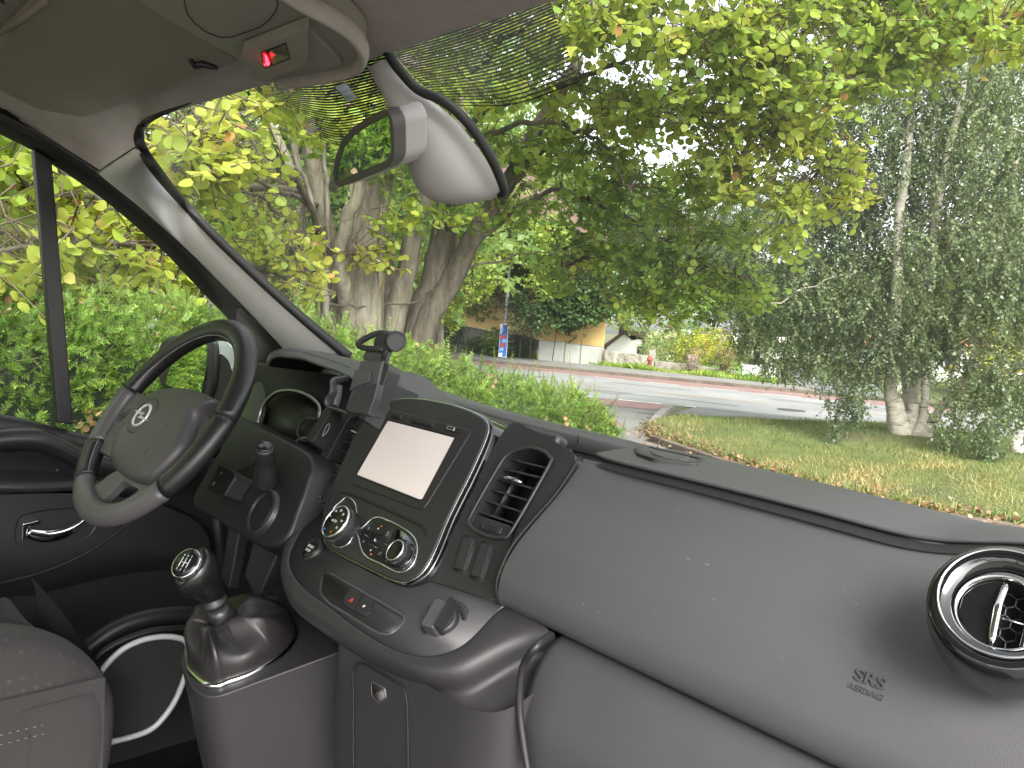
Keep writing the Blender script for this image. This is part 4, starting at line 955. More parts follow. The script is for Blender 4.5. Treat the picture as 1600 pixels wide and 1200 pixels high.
# mirror cover
cov_ = empty('rearview_mirror', (0, 0, 0), parent=van)
def sec(a, b, bulge, n_=9):
    """arched section between two points on the glass"""
    A, B = on_glass(*a, .006), on_glass(*b, .006); up = V(0, -.72, -.70)
    return [A.lerp(B, t / (n_ - 1)) + up * bulge * math.sin(math.pi * t / (n_ - 1)) ** .6 for t in range(n_)]
secs = [((575, 100), (602, 90), .012), ((590, 118), (614, 108), .016), ((612, 158), (650, 147), .022), ((625, 185), (665, 152), .030), ((640, 215), (700, 175), .042), ((650, 245), (732, 210), .050), ((655, 268), (757, 245), .052), ((672, 290), (775, 278), .046), ((700, 308), (783, 302), .022), ((728, 316), (782, 306), .004)]
rows = [sec(*s_) for s_ in secs]
cvr = MB().loft(rows).build('sensor_cover', MIRP, cov_, subsurf=2)
MB().tube(cr([rows[2][i] for i in range(9)], 4), .0012, 5).build('cover_joint', PLM, cov_)
jl = [on_glass(a, b, .06) for a, b in ((652, 250), (675, 251), (695, 243), (712, 226), (728, 205))]
gk = [(598, 84), (612, 106), (640, 138), (655, 149), (672, 154), (700, 170), (728, 198), (752, 232), (770, 262), (785, 298), (776, 306)]
gk2 = [(612, 76), (625, 98), (650, 128), (672, 142), (695, 152), (718, 170), (742, 196), (762, 226), (778, 258), (791, 298), (784, 305)]
MB().tube(cr([on_glass((a[0] + b[0]) / 2, (a[1] + b[1]) / 2, .012) for a, b in zip(gk, gk2)], 4), [(.006, .0045)] * 37 + [(.005, .004)] * 3 + [(.004, .003)], 10).build('cover_gasket', RUB, cov_)
# mirror head
g = [onY(527, 284, .505), onY(531, 252, .503), onY(540, 226, .498), onY(556, 209, .489), onY(582, 192, .474), onY(607, 180, .460), onY(612, 190, .458), onY(613, 240, .456), onY(604, 251, .460), onY(560, 270, .485)]
gc = sum(g, V(0, 0, 0)) / len(g); gn = (onY(527, 284, .505) - gc).cross(onY(607, 180, .46) - gc).normalized()
if gn.dot(CAM - gc) < 0: gn = -gn
gn = V(-.08, -.92, -.40).normalized(); gc = onY(572, 232, .48); gu = gn.cross(V(0, 0, 1)).normalized(); GM = Fr(gc, gu, gn.cross(gu)); GM = GM if GM.n.dot(gn) > 0 else Fr(gc, gu, -GM.v)
gp = [GM.uv(a, b) for a, b in ((527, 284), (531, 252), (541, 226), (556, 209), (582, 192), (607, 180), (612, 190), (613, 240), (604, 252), (560, 270))]
gp = rnd(gp, .006)
MIRG = mat('mirror_glass', (.80, .88, .84), .0, metal=1)
MB().slab(GM, gp, -.002, .001).build('mirror_glass', MIRG, cov_, smooth=False)
MB().ring(GM, grow(gp, .0075), grow(gp, -.0008), -.014, .003, w1i=.002).build('mirror_frame', mat('mirror_frame_dark', (.10, .095, .09), .5), cov_, bevel=.002)
MB().slab(GM, grow(gp, .0078), -.044, -.0115, top=grow(gp, .0078)).build('mirror_shell', MIRP, cov_, bevel=.010, seg=5)
MB().tube([gc - GM.n * .03, gc - GM.n * .05 + V(0, .01, .01), on_glass(640, 200, .03)], .008, 12).build('mirror_arm', PLM, cov_)
# sticker on the glass
stp = [on_glass(a, b, .004) for a, b in ((524, 136), (540, 129), (558, 153), (543, 158))]
m, n, b = nt('sticker'); tc = n.nodes.new('ShaderNodeTexCoord'); w_ = n.nodes.new('ShaderNodeTexWave'); w_.inputs['Scale'].default_value = 60; w_.inputs['Distortion'].default_value = 3
w_.bands_direction = 'Z'; n.links.new(tc.outputs['Object'], w_.inputs[0]); cr_ = n.nodes.new('ShaderNodeValToRGB'); cr_.color_ramp.elements[0].color = (.6, .63, .66, 1); cr_.color_ramp.elements[1].color = (.75, .78, .82, 1); cr_.color_ramp.elements[1].position = .4
n.links.new(w_.outputs[0], cr_.inputs[0]); n.links.new(cr_.outputs[0], b.inputs['Base Color'])
n.links.new(cr_.outputs[0], b.inputs['Emission Color']); b.inputs['Emission Strength'].default_value = 0
tl = n.nodes.new('ShaderNodeBsdfTranslucent'); n.links.new(cr_.outputs[0], tl.inputs[0]); mx = n.nodes.new('ShaderNodeMixShader'); mx.inputs[0].default_value = .6; n.links.new(b.outputs[0], mx.inputs[1]); n.links.new(tl.outputs[0], mx.inputs[2]); n.links.new(mx.outputs[0], n.nodes['Material Output'].inputs[0])
q = MB(); q.add(stp, [(0, 1, 2, 3)]); q.build('paper_sticker', m, wsc, solid=.0006)

# ---------------- pillar and door opening
plf = [(150, 272, -1.575), (160, 268, -1.56), (225, 319, -1.56), (311, 397, -1.56), (380, 466, -1.56), (447, 545, -1.56), (470, 580, -1.56)]
prt = [(214, 229), (228, 250), (262, 292), (330, 363), (430, 458), (534, 553), (560, 575)]
Lp = resamp(cr([onX(a, b, x) for a, b, x in plf[1:]], 6), 40); Rp = resamp(cr([on_glass(a, b, .012) for a, b in prt[0:]], 6), 40)
rows = []
for a, b in zip(Lp, Rp):
    ch = (b - a); nrm = ch.cross(V(0, .6, -.75)).normalized()
    if nrm.dot(CAM - a) < 0: nrm = -nrm
    rows.append([a + V(-.03, 0, 0), a] + [a.lerp(b, t) + nrm * .030 * math.sin(math.pi * t) ** .75 for t in (.12, .3, .5, .7, .88)] + [b])
MB().loft(rows).build('pillar_trim', TRIM, van, subsurf=1)
MB().tube([onX(160, 267, -1.555)] + [p for p in rows[0][2:8]], .0012, 5).build('pillar_joint', PLM, van)
# mirror corner trim, between the pillar foot and the dash
MB().loft([[onX(*p, -1.585) for p in ((372, 470), (366, 498), (380, 530))], [onX(*p, -1.57) for p in ((405, 505), (398, 530), (402, 560))], [onX(*p, -1.56) for p in ((436, 540), (425, 560), (415, 600))], [onX(*p, -1.56) for p in ((450, 555), (445, 580), (430, 640))]]).build('mirror_corner', PLD, van, subsurf=2)
door = empty('driver_door', (0, 0, 0), parent=van)
inn = [(-80, 165), (0, 206), (56, 234), (81, 251), (161, 307), (225, 360), (268, 400), (315, 450), (360, 497), (385, 528), (400, 560)]
out = [(-80, 135), (0, 173), (56, 203), (95, 226), (158, 268), (225, 322), (270, 362), (318, 406), (370, 456), (420, 512), (446, 548)]
fr_rows = []
IN = cr([onX(a, b, -1.62) for a, b in inn], 5); OU = cr([onX(a, b, -1.585) for a, b in out], 5)
for a, b in zip(IN, OU):
    fr_rows.append([a + V(-.02, 0, 0), a, a.lerp(b, .38) + V(.012, 0, 0), a.lerp(b, .46) + V(.004, 0, 0), a.lerp(b, .52) + V(.020, 0, 0), a.lerp(b, .76) + V(.022, 0, 0), a.lerp(b, .82) + V(.008, 0, 0), b + V(.012, 0, 0), b + V(.03, 0, .012)])
MB().loft(fr_rows).build('window_frame', RUB, door, subsurf=1)
MB().loft([[a.lerp(b, .54) + V(.0225, 0, 0), a.lerp(b, .74) + V(.0245, 0, 0)] for a, b in zip(IN, OU)]).build('frame_strip', PLM, door, solid=.002)
# door inner panel: a wall with armrest, bowl and handle recess
DFm = Fr(rel(-1.60, .3, -.3), (0, 1, 0), (0, 0, 1))     # faces the cabin (+X)
sill = [(-100, 628), (0, 646), (50, 656), (90, 667), (140, 679), (200, 690), (300, 706), (420, 740)]
SI = cr([onX(a, b, -1.605) for a, b in sill], 5)
rows = []
for p in SI: rows.append([p + V(-.035, 0, -.01), p + V(-.02, 0, .0), p + V(.0, 0, -.004), p + V(.012, 0, -.02), p + V(.006, 0, -.055), p + V(-.02, 0, -.075), p + V(-.03, 0, -.12)])
MB().loft(rows).build('door_sill', PLD, door, subsurf=1)
MB().abox(rel(-1.70, -.9, -1.1), rel(-1.635, .95, -.30)).build('door_skin', PLD, door, bevel=.01)
arm = [(-120, 700), (-60, 682), (0, 673), (40, 671), (75, 676), (105, 690), (130, 702), (175, 716), (260, 740)]
AR = cr([onX(a, b, -1.575) for a, b in arm], 5)
rows = [[p + V(-.06, 0, 0), p + V(-.01, 0, .003), p + V(.010, 0, 0), p + V(.018, 0, -.016), p + V(.012, 0, -.030), p + V(-.01, 0, -.040), p + V(-.06, 0, -.05)] for p in AR]
MB().loft(rows).build('armrest', PLM, door, subsurf=1)
MB().slab(DFm.off(-.035), [tuple(p) for p in cr([Vector(DFm.uv(a, b, -.03)) for a, b in ((-60, 700), (0, 690), (60, 692), (100, 712), (140, 735), (165, 770), (120, 778), (60, 772), (0, 770), (-60, 765))], 4, closed=True)], -.02, .0).build('armrest_back', PLD, door)
bw = [(-40, 705), (0, 702), (40, 702), (72, 712), (92, 725), (90, 738), (70, 746), (30, 748), (0, 746), (-40, 740)]
bo = [Vector(DFm.uv(a, b, -.02)) for a, b in bw]; bo = [tuple(p) for p in cr(bo, 4, closed=True)]
bc = sum((Vector(p) for p in bo), Vector((0, 0))) / len(bo)
rows = [[DFm.pt(bc.x + (p[0] - bc.x) * s_, bc.y + (p[1] - bc.y) * s_, w) for p in bo] for s_, w in ((1.08, -.036), (1.0, -.022), (.96, -.0225), (.88, -.031), (.5, -.034), (.05, -.034))]
MB().loft(rows, closed=True).build('pull_bowl', PL, door, subsurf=1)
low_ = [(-60, 772), (0, 769), (60, 769), (110, 766), (160, 764), (230, 772)]
LO = cr([onX(a, b, -1.58) for a, b in low_], 5)
MB().loft([[p + V(-.05, 0, .03), p + V(0, 0, .016), p + V(.003, 0, 0), p + V(-.01, 0, -.002), p + V(-.05, 0, -.003)] for p in LO]).build('armrest_ledge', PLM, door)
lowp_ = [(-60, 778), (0, 773), (60, 771), (130, 770), (240, 780), (330, 820)]
MB().loft([[onX(a, b, -1.60), onX(a, b + 60, -1.60), onX(a, b + 130 - max(0, a - 60) * .25, -1.595), onX(a, b + 160 - max(0, a - 60) * .3, -1.62)] for a, b in lowp_]).build('door_lower_panel', PLD, door, subsurf=2)
MB().tube(cr([onX(a, b, -1.59) for a, b in ((-10, 914), (60, 896), (120, 872), (165, 845), (200, 818))], 5), .002, 6).build('door_panel_edge', PLD, door)
# door handle recess
hpx = [(30, 812), (45, 804), (90, 797), (130, 795), (150, 800), (148, 820), (130, 840), (90, 850), (40, 852), (26, 842)]
ho = [tuple(p) for p in cr([Vector(DFm.uv(a, b, .0)) for a, b in hpx], 4, closed=True)]
hc = sum((Vector(p) for p in ho), Vector((0, 0))) / len(ho)
MB().ring(DFm, grow(ho, .004), ho, -.01, .003, w1i=0).build('handle_surround', PLM, door, bevel=.001)
MB().slab(DFm, ho, -.01, -.001).build('handle_recess', GLOSS, door)
hh = cr([DFm.P(a, b, .010) for a, b in ((44, 832), (56, 836), (75, 838), (98, 833), (116, 824), (131, 812))], 5)
MB().tube(hh, [(.005, .004 + .008 * math.sin(math.pi * min(1, .12 + i / len(hh)) ) ** .7) for i in range(len(hh))], 12, flat=DFm.n).build('door_handle', CHR, door)
MB().slab(DFm, px(DFm, [(35, 818), (60, 812), (66, 818), (46, 824), (40, 846), (34, 846)], .01), .0, .010).build('handle_base', CHR, door, bevel=.003)
# window divider and side glass
dv = [onX(a, b, -1.615) for a, b in ((53, 232), (81, 249), (115, 664), (90, 660))]
q = MB(); q.add([p + V(dx, 0, 0) for dx in (0, -.03) for p in dv], [(0, 1, 2, 3), (7, 6, 5, 4), (0, 4, 5, 1), (1, 5, 6, 2), (2, 6, 7, 3), (3, 7, 4, 0)]); q.build('window_divider', PLD, door, bevel=.003)
sg = [onX(*p, -1.63) for p in ((-100, 130), (60, 200), (170, 290), (320, 420), (440, 560), (440, 760), (200, 720), (-100, 680))]
q = MB(); q.add(sg, [tuple(range(len(sg)))]); q.build('side_glass', glass('side_glass_tint', (.90, .93, .90), refl=.012), door, recalc=False)

# ---------------- door mirror outside
dm = empty('door_mirror', (0, 0, 0), parent=van)
mpx = [(243, 566), (246, 540), (256, 527), (275, 524), (318, 527), (332, 532), (336, 552), (334, 590), (328, 618), (318, 628), (285, 618), (250, 606)]
MO = Fr(onX(300, 575, -1.80), (.95, .30, 0), (0, 0, 1))
MO = MO if MO.n.dot(CAM - MO.o) > 0 else Fr(MO.o, -MO.u, MO.v)
mo_ = [tuple(p) for p in cr([Vector(MO.uv(a, b)) for a, b in mpx], 4, closed=True)]
MB().slab(MO, mo_, -.07, .0).build('mirror_housing', PLD, dm, bevel=.014, seg=5)
gg = rnd([MO.uv(a, b, .004) for a, b in ((258, 600), (268, 566), (292, 540), (324, 538), (322, 575), (314, 616), (285, 612))], .01)
MB().slab(MO, gg, -.002, .004).build('mirror_glass', MIRG, dm, smooth=False)
cap = [(330, 528), (344, 528), (358, 538), (367, 552), (368, 572), (364, 584), (357, 565), (348, 555), (336, 550)]
MC = MO.off(-.012)
MB().slab(MC, [tuple(p) for p in cr([Vector(MC.uv(a, b)) for a, b in cap], 4, closed=True)], -.06, .0).build('mirror_cap', mat('white_paint', (.62, .66, .67), .25, coat=.5), dm, bevel=.01, seg=4)
MB().slab(MC, [tuple(p) for p in cr([Vector(MC.uv(a, b)) for a, b in ((340, 560), (352, 558), (362, 590), (360, 625), (335, 640), (320, 632), (338, 600))], 4, closed=True)], -.05, .0).build('mirror_foot', PLD, dm, bevel=.008)

# ---------------- floor, seat, mat
MB().abox(rel(-1.66, -1.3, -1.02), rel(.12, .75, -.95)).build('cabin_floor', mat('floor_carpet', (.012, .012, .012), .95, bump=.8, bscale=300, bdist=.002), van)
seat = empty('driver_seat', (0, 0, 0), parent=van)
# cushion: section swept along X
m, n, b = nt('seat_fabric'); b.inputs['Roughness'].default_value = .9; b.inputs['Sheen Weight'].default_value = .06
tc = n.nodes.new('ShaderNodeTexCoord'); mp = n.nodes.new('ShaderNodeMapping'); mp.inputs['Scale'].default_value = (75, 75, 75); n.links.new(tc.outputs['Object'], mp.inputs[0])
vo = n.nodes.new('ShaderNodeTexVoronoi'); vo.inputs['Scale'].default_value = 1; vo.inputs['Randomness'].default_value = 0; n.links.new(mp.outputs[0], vo.inputs['Vector'])
rp_ = n.nodes.new('ShaderNodeValToRGB'); rp_.color_ramp.elements[0].position = .12; rp_.color_ramp.elements[0].color = (.048, .045, .045, 1); rp_.color_ramp.elements[1].position = .26; rp_.color_ramp.elements[1].color = (.030, .027, .027, 1)
n.links.new(vo.outputs['Distance'], rp_.inputs[0]); n.links.new(rp_.outputs[0], b.inputs['Base Color'])
t2 = n.nodes.new('ShaderNodeTexNoise'); t2.inputs['Scale'].default_value = 900; bp = n.nodes.new('ShaderNodeBump'); bp.inputs['Strength'].default_value = .5; bp.inputs['Distance'].default_value = .001
n.links.new(tc.outputs['Object'], t2.inputs[0]); n.links.new(t2.outputs[0], bp.inputs['Height']); n.links.new(bp.outputs[0], b.inputs['Normal'])
SEATF = m
SEATP = mat('seat_side_fabric', (.030, .028, .028), .9, bump=.5, bscale=900, bdist=.001)
sec_ = cr([V(0, y, z) for y, z in ((-.5, -.42), (-.3, -.41), (-.1, -.40), (.06, -.392), (.15, -.398), (.21, -.425), (.247, -.475), (.257, -.52))], 5)
rows = []
for x, s_, dz in ((-.985, .0, -.095), (-.986, .0, -.05), (-1.0, .010, -.010), (-1.02, .015, -.001), (-1.05, .012, .0), (-1.12, .0, -.012), (-1.20, -.01, -.05), (-1.30, -.02, -.09), (-1.40, -.02, -.10), (-1.46, -.02, -.12), (-1.47, -.03, -.16)):
    rows.append([rel(x, p.y + s_ * (1 if p.y > 0 else 0), p.z + dz * (1 if p.z > -.45 else .3)) for p in sec_])
MB().loft(rows).build('seat_cushion', SEATF, seat, subsurf=1)
sd2 = cr([V(0, y, z) for y, z in ((.262, -.470), (.272, -.50), (.272, -.55), (.262, -.62), (.24, -.8))], 4)
MB().loft([[rel(x, p.y - dy, p.z) for p in sd2] for x, dy in ((-.975, .10), (-.972, .03), (-.985, .008), (-1.02, 0), (-1.3, 0), (-1.46, .01))]).build('seat_front_skirt', SEATP, seat, subsurf=1)
MB().loft([[rel(-.978, y, z) for z in (-.455, -.50, -.55, -.65, -.8)] for y in (.25, .2, .1, -.1, -.5)]).build('seat_side_skirt', SEATP, seat)
for off_ in (0, .011):
    q = MB(); P_ = resamp([rel(-.975, -.2, -.488 - off_), rel(-.975, .1, -.492 - off_), rel(-.975, .19, -.494 - off_), rel(-.976, .235, -.496 - off_)], 110)
    for i in range(0, 109, 2): q.tube([P_[i], P_[i].lerp(P_[i + 1], .8)], .0007, 4)
    q.build('seat_stitching', mat('seat_thread', (.16, .145, .13), .8), seat)
MB().abox(rel(-1.46, -.75, -.45), rel(-.98, -.55, .16)).build('seat_backrest', SEATP, seat, bevel=.05, seg=4)
MB().abox(rel(-1.16, -.5, -.85), rel(-.984, .245, -.48)).build('seat_base', SEATP, seat, bevel=.02)
mt = empty('floor_mat', (0, 0, 0), parent=van)
mp_ = [onX(a, b, -1.12) for a, b in ((150, 1062), (165, 1040), (190, 1016), (220, 1001), (250, 995), (275, 996), (292, 1004), (296, 1030), (288, 1060), (275, 1092), (258, 1118), (238, 1138), (210, 1150), (160, 1162), (130, 1165))]
mc = cr(mp_, 6)
MB().tube(mc, .0042, 10).build('mat_piping', mat('piping_grey', (.30, .31, .32), .5), mt)
q = MB(); q.add([p + V(-.004, 0, 0) for p in mc], [tuple(range(len(mc)))]); q.build('mat_carpet', mat('mat_fibre', (.010, .010, .010), 1, bump=1, bscale=500, bdist=.002), mt)
MB().tube(cr([onX(a, b, -1.35) for a, b in ((120, 1030), (150, 1005), (190, 980), (240, 965), (300, 960), (340, 965))], 5), .016, 12).build('sill_step', PLD, van)
MB().tube(cr([onX(a, b, -1.25) for a, b in ((140, 1045), (160, 1020), (200, 998), (245, 985), (300, 982))], 5), .006, 10).build('sill_edge', PLD, van)
# pedals and kick panel under the column
q = MB(); q.slab(Fr(rel(-1.10, .58, -.50), (1, 0, 0), (0, .35, .93)), [(-.03, -.12), (.02, -.13), (.03, .14), (-.03, .16)], -.02, 0); q.build('kick_panel', PLM, dash, bevel=.006)
q = MB(); q.slab(Fr(onY(405, 880, .50), (1, 0, 0), (0, .3, .95)), [(-.035, -.03), (.03, -.05), (.045, .035), (-.045, .045)], -.03, 0); q.build('knee_panel', PLD, dash, bevel=.004)
MB().slab(Fr(onY(370, 850, .54), (1, 0, 0), (0, .15, 1)), [(-.04, -.07), (.0, -.08), (.0, .06), (-.05, .06)], -.02, 0).build('column_bracket', PLM, dash, bevel=.003)
MB().tube([onY(338, 800, .56), onY(345, 850, .58), onY(352, 920, .60), onY(350, 990, .62)], .010, 8).build('cable_loom', RUB, dash)
for a, b in (((392, 990)), ):
    pass
MB().slab(Fr(rel(-1.25, .62, -.78), (1, 0, 0), (0, .4, .9)), [(-.03, -.04), (.03, -.04), (.03, .04), (-.03, .04)], -.01, 0).build('pedal', RUB, van, bevel=.004)

# ================================================================= phone holder (a thing of its own, clipped to the vent)
ph = empty('phone_holder', onY(575, 645, .56), 'black plastic phone holder with round clamp knob, standing between the speedometer hood and the screen', 'phone holder')
HB = mat('holder_plastic', (.034, .034, .036), .42, bump=.25, bscale=900, bdist=.0003)
HB2 = mat('holder_worn_plastic', (.075, .075, .077), .5, bump=.25, bscale=700, bdist=.0003)
HFr = Fr(onY(575, 605, .53), (1, .25, 0), (0, .30, .95))
b_ = rnd(px(HFr, [(563, 562), (598, 563), (590, 600), (574, 647), (538, 640), (552, 600)]), .004)
MB().slab(HFr, b_, -.022, .0).build('cradle_back', HB2, ph, bevel=.003)
sdp = rnd([HFr.uv(a, b, -.006) for a, b in ((594, 562), (609, 571), (608, 580), (582, 648), (572, 648), (590, 600))], .003)
MB().slab(HFr, sdp, -.03, -.004).build('cradle_side', HB, ph, bevel=.003)
cup_ = [HFr.uv(a, b, .010) for a, b in ((590, 598), (572, 602), (558, 607), (551, 616), (546, 628), (538, 641), (550, 645), (575, 648), (584, 625))]
MB().slab(HFr, rnd(cup_, .003), -.004, .010, top=rnd(cup_, .003)).build('cradle_cup', HB, ph, bevel=.004)
MB().slab(HFr.off(.001), rnd(px(HFr.off(.001), [(557, 579), (580, 582), (579, 598), (560, 604), (548, 612)]), .002), 0, .003).build('cradle_pad', HB2, ph, bevel=.001)
armp = [HFr.P(a, b, w) for a, b, w in ((545, 590, .004), (532, 593, .012), (521, 597, .02), (521, 612, .02), (514, 624, .018), (514, 634, .016), (527, 640, .010), (542, 645, .004))]
MB().tube(cr(armp, 4), [(.007, .0022)] * 29, 10, flat=HFr.n).build('side_clamp', HB, ph)
MB().tube(cr([HFr.P(*p) for p in ((530, 602, .004), (528, 620, .004), (524, 634, .006))], 4), [(.006, .003)] * 9, 8, flat=HFr.n).build('side_clamp_inner', HB2, ph)
nk = rnd([HFr.uv(a, b, -.012) for a, b in ((573, 547), (609, 548), (602, 566), (567, 562))], .002)
MB().slab(HFr, nk, -.018, -.010).build('neck_plate', HB2, ph, bevel=.001)
MB().tube([HFr.P(606, 530, .0), HFr.P(604, 545, -.002), HFr.P(598, 562, -.004)], [(.003, .004)] * 3, 8, flat=HFr.n).build('neck_strut', HB, ph)
kc = HFr.P(618, 533, -.004); kd_ = (V(.95, -.25, -.05)).normalized(); KX = Fr(kc, kd_.cross(V(0, 0, 1)), V(0, 0, 1)); KX = KX if KX.n.dot(kd_) > 0 else Fr(kc, -KX.u, KX.v)
MB().lathe(KX, (0, 0), [(.010, -.026), (.0125, -.022), (.0135, -.004), (.0140, .003), (.0132, .0055), (.0112, .0056), (.0109, .0044), (.0105, .0044), (.002, .0044)], 40).build('clamp_knob', HB, ph)
lp = [HFr.P(a, b, w) for a, b, w in ((604, 520, 0), (590, 521, .002), (575, 527, .004), (563, 534, .005), (561, 540, .005), (570, 544, .004), (585, 545, .003), (600, 546, .0))]
MB().tube(cr(lp, 4), [(.0045, .004)] * 29, 10, flat=HFr.n).build('release_loop', HB, ph)
MB().slab(HFr, rnd([HFr.uv(a, b, .002) for a, b in ((586, 530), (596, 519), (606, 518), (604, 530), (606, 546), (584, 546))], .003), -.01, .004).build('clamp_body', HB, ph, bevel=.003)
MB().slab(Fr(HFr.P(572, 640, -.03), (1, 0, 0), (0, .5, .85)), [(-.008, -.015), (.008, -.015), (.008, .02), (-.008, .02)], -.03, 0).build('vent_clip', HB, ph, bevel=.003)
# ================================================================= OUTSIDE
rng = np.random.default_rng(7)
def leafmat(name, stops, rough=.5, transl=.35, spec=.4):
    m, n, b = nt(name)
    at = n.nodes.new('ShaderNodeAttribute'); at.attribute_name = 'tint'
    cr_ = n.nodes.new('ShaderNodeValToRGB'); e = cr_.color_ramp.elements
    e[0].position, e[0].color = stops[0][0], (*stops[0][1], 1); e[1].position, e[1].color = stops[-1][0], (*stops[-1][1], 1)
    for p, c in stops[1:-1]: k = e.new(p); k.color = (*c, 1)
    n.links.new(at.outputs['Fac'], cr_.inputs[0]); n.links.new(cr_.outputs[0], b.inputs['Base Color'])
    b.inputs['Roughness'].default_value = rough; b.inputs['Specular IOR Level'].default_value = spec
    if transl:
        tl = n.nodes.new('ShaderNodeBsdfTranslucent'); mx = n.nodes.new('ShaderNodeMixShader'); mx.inputs[0].default_value = transl
        hs_ = n.nodes.new('ShaderNodeHueSaturation'); hs_.inputs['Hue'].default_value = .485; hs_.inputs['Value'].default_value = 1.6; n.links.new(cr_.outputs[0], hs_.inputs['Color'])
        n.links.new(hs_.outputs[0], tl.inputs[0]); n.links.new(b.outputs[0], mx.inputs[1]); n.links.new(tl.outputs[0], mx.inputs[2])
        n.links.new(mx.outputs[0], n.nodes['Material Output'].inputs[0])
    return m
def np_mesh(name, verts, nper, mat_, parent=None, tint=None, loop_faces=None, smooth=False):
    """verts (N,k,3): N polygons (or fans) of k corners, one mesh"""
    off = np.array(root_of(parent).location) if parent else np.zeros(3)
    N, k, _ = verts.shape; me = bpy.data.meshes.new(name)
    vv = (verts.reshape(-1, 3) - off).astype(np.float32)
    me.vertices.add(N * k); me.vertices.foreach_set('co', vv.ravel())
    if loop_faces is None: lf = np.arange(k)[None]
    else: lf = np.array(loop_faces)
    F, c = lf.shape
    idx = (np.arange(N)[:, None, None] * k + lf[None]).reshape(-1).astype(np.int32)
    me.loops.add(len(idx)); me.loops.foreach_set('vertex_index', idx)
    me.polygons.add(N * F); me.polygons.foreach_set('loop_start', (np.arange(N * F) * c).astype(np.int32))
    me.polygons.foreach_set('loop_total', np.full(N * F, c, np.int32))
    if tint is not None:
        a = me.attributes.new('tint', 'FLOAT', 'POINT'); a.data.foreach_set('value', np.repeat(np.clip(tint, 0, 1), k).astype(np.float32))
    me.update(calc_edges=True); me.materials.append(mat_)
    if smooth: me.polygons.foreach_set('use_smooth', [True] * len(me.polygons))
    o = bpy.data.objects.new(name, me); COL.objects.link(o)
    if parent: o.parent = parent
    return o
def unit(a): return a / np.maximum(np.linalg.norm(a, axis=-1, keepdims=True), 1e-9)
def leaves(pos, axis, nrm, size, shape):
    """shape: (k,3) in (along, across, up)"""
    axis = unit(axis); side = unit(np.cross(nrm, axis)); up = np.cross(axis, side)
    sh = np.array(shape, float); s_ = np.asarray(size)[:, None, None]
    return pos[:, None, :] + s_ * (sh[None, :, 0:1] * axis[:, None] + sh[None, :, 1:2] * side[:, None] + sh[None, :, 2:3] * up[:, None])
ROUND = [(0, 0, 0), (.12, -.38, .10), (.5, -.52, .12), (.85, -.32, .04), (1.04, 0, -.06), (.85, .32, .04), (.5, .52, .12), (.12, .38, .10), (.45, 0, 0)]
ROUND_F = [(0, 1, 8), (1, 2, 8), (2, 3, 8), (3, 4, 8), (4, 5, 8), (5, 6, 8), (6, 7, 8), (7, 0, 8)]
BIRCH = [(0, 0, 0), (.32, -.36, .05), (1.05, 0, -.04), (.32, .36, .05)]
def smooth_noise(p, sc, seed):
    r = np.random.default_rng(seed); out = np.zeros(len(p))
    for k in range(5):
        w = r.normal(size=3) * sc * (1 + .5 * k); out += np.sin(p @ w + r.uniform(0, 6.28)) / (1 + .4 * k)
    return out / 2.2
def dirs(px_, py_): return np.array(ray(px_, py_))
CAMN = np.array(CAM)
def blob_points(blobs, r):
    """random points in view-oriented ellipsoids: (px, py, rx, ry, D, depth, n, tone)"""
    P, T, B = [], [], []
    for i, (cx, cy, rx, ry, D, dp, n_, tone) in enumerate(blobs):
        c = CAMN + dirs(cx, cy) * D; ex = np.array(M3 @ Vector((1, 0, 0))); ey = np.array((0, 0, 1.)); ez = dirs(cx, cy)
        q = unit(r.normal(size=(n_, 3))) * (r.uniform(size=(n_, 1)) ** .42)
        P.append(c + q[:, :1] * ex * rx * D / 1200 + q[:, 1:2] * ey * ry * D / 1200 + q[:, 2:] * ez * dp); T.append(np.full(n_, tone)); B.append(np.full(n_, i))
    return np.concatenate(P), np.concatenate(T), np.concatenate(B)
def sprays(P, T, B, r, L, nl, size, droop, shape, spread=.8, out_from=None):
    """a twig at every point with leaves along both sides"""
    n_ = len(P); a = r.normal(size=(n_, 3)); a[:, 2] = a[:, 2] * .35 - droop
    if out_from is not None: a += unit(P - out_from) * 1.0
    a = unit(a); L_ = L * r.uniform(.6, 1.3, n_)
    s_ = unit(np.cross(a, np.array([0, 0, 1.]) + r.normal(size=(n_, 3)) * .25))
    k = np.arange(nl); f = (k + .5) / nl
    pos = P[:, None] + a[:, None] * (L_[:, None] * (f - .5))[..., None] + np.array([0, 0, -1.]) * (droop * .35 * L_[:, None] * f ** 2)[..., None]
    sg = np.where(k % 2, 1., -1.)
    ax_ = unit(s_[:, None] * sg[None, :, None] * spread + a[:, None] * .6 + r.normal(size=(n_, nl, 3)) * .45 + np.array([0, 0, -.25 - droop * .3]))
    nr = unit(np.cross(a, s_)[:, None] + r.normal(size=(n_, nl, 3)) * .55)
    pos = pos + ax_ * size * .25
    sz = size * r.uniform(.6, 1.15, (n_, nl))
    V_ = leaves(pos.reshape(-1, 3), ax_.reshape(-1, 3), nr.reshape(-1, 3), sz.ravel(), shape)
    tint = np.repeat(T + smooth_noise(P, 1.6, 3) * .16 + r.normal(size=n_) * .06, nl) + r.normal(size=n_ * nl) * .06 + (r.uniform(size=n_ * nl) < .02) * .3
    twigs = [(P[i] - a[i] * L_[i] * .5, P[i] + a[i] * L_[i] * .5 + np.array([0, 0, -droop * .3 * L_[i]])) for i in range(n_)]
    return V_, tint, twigs
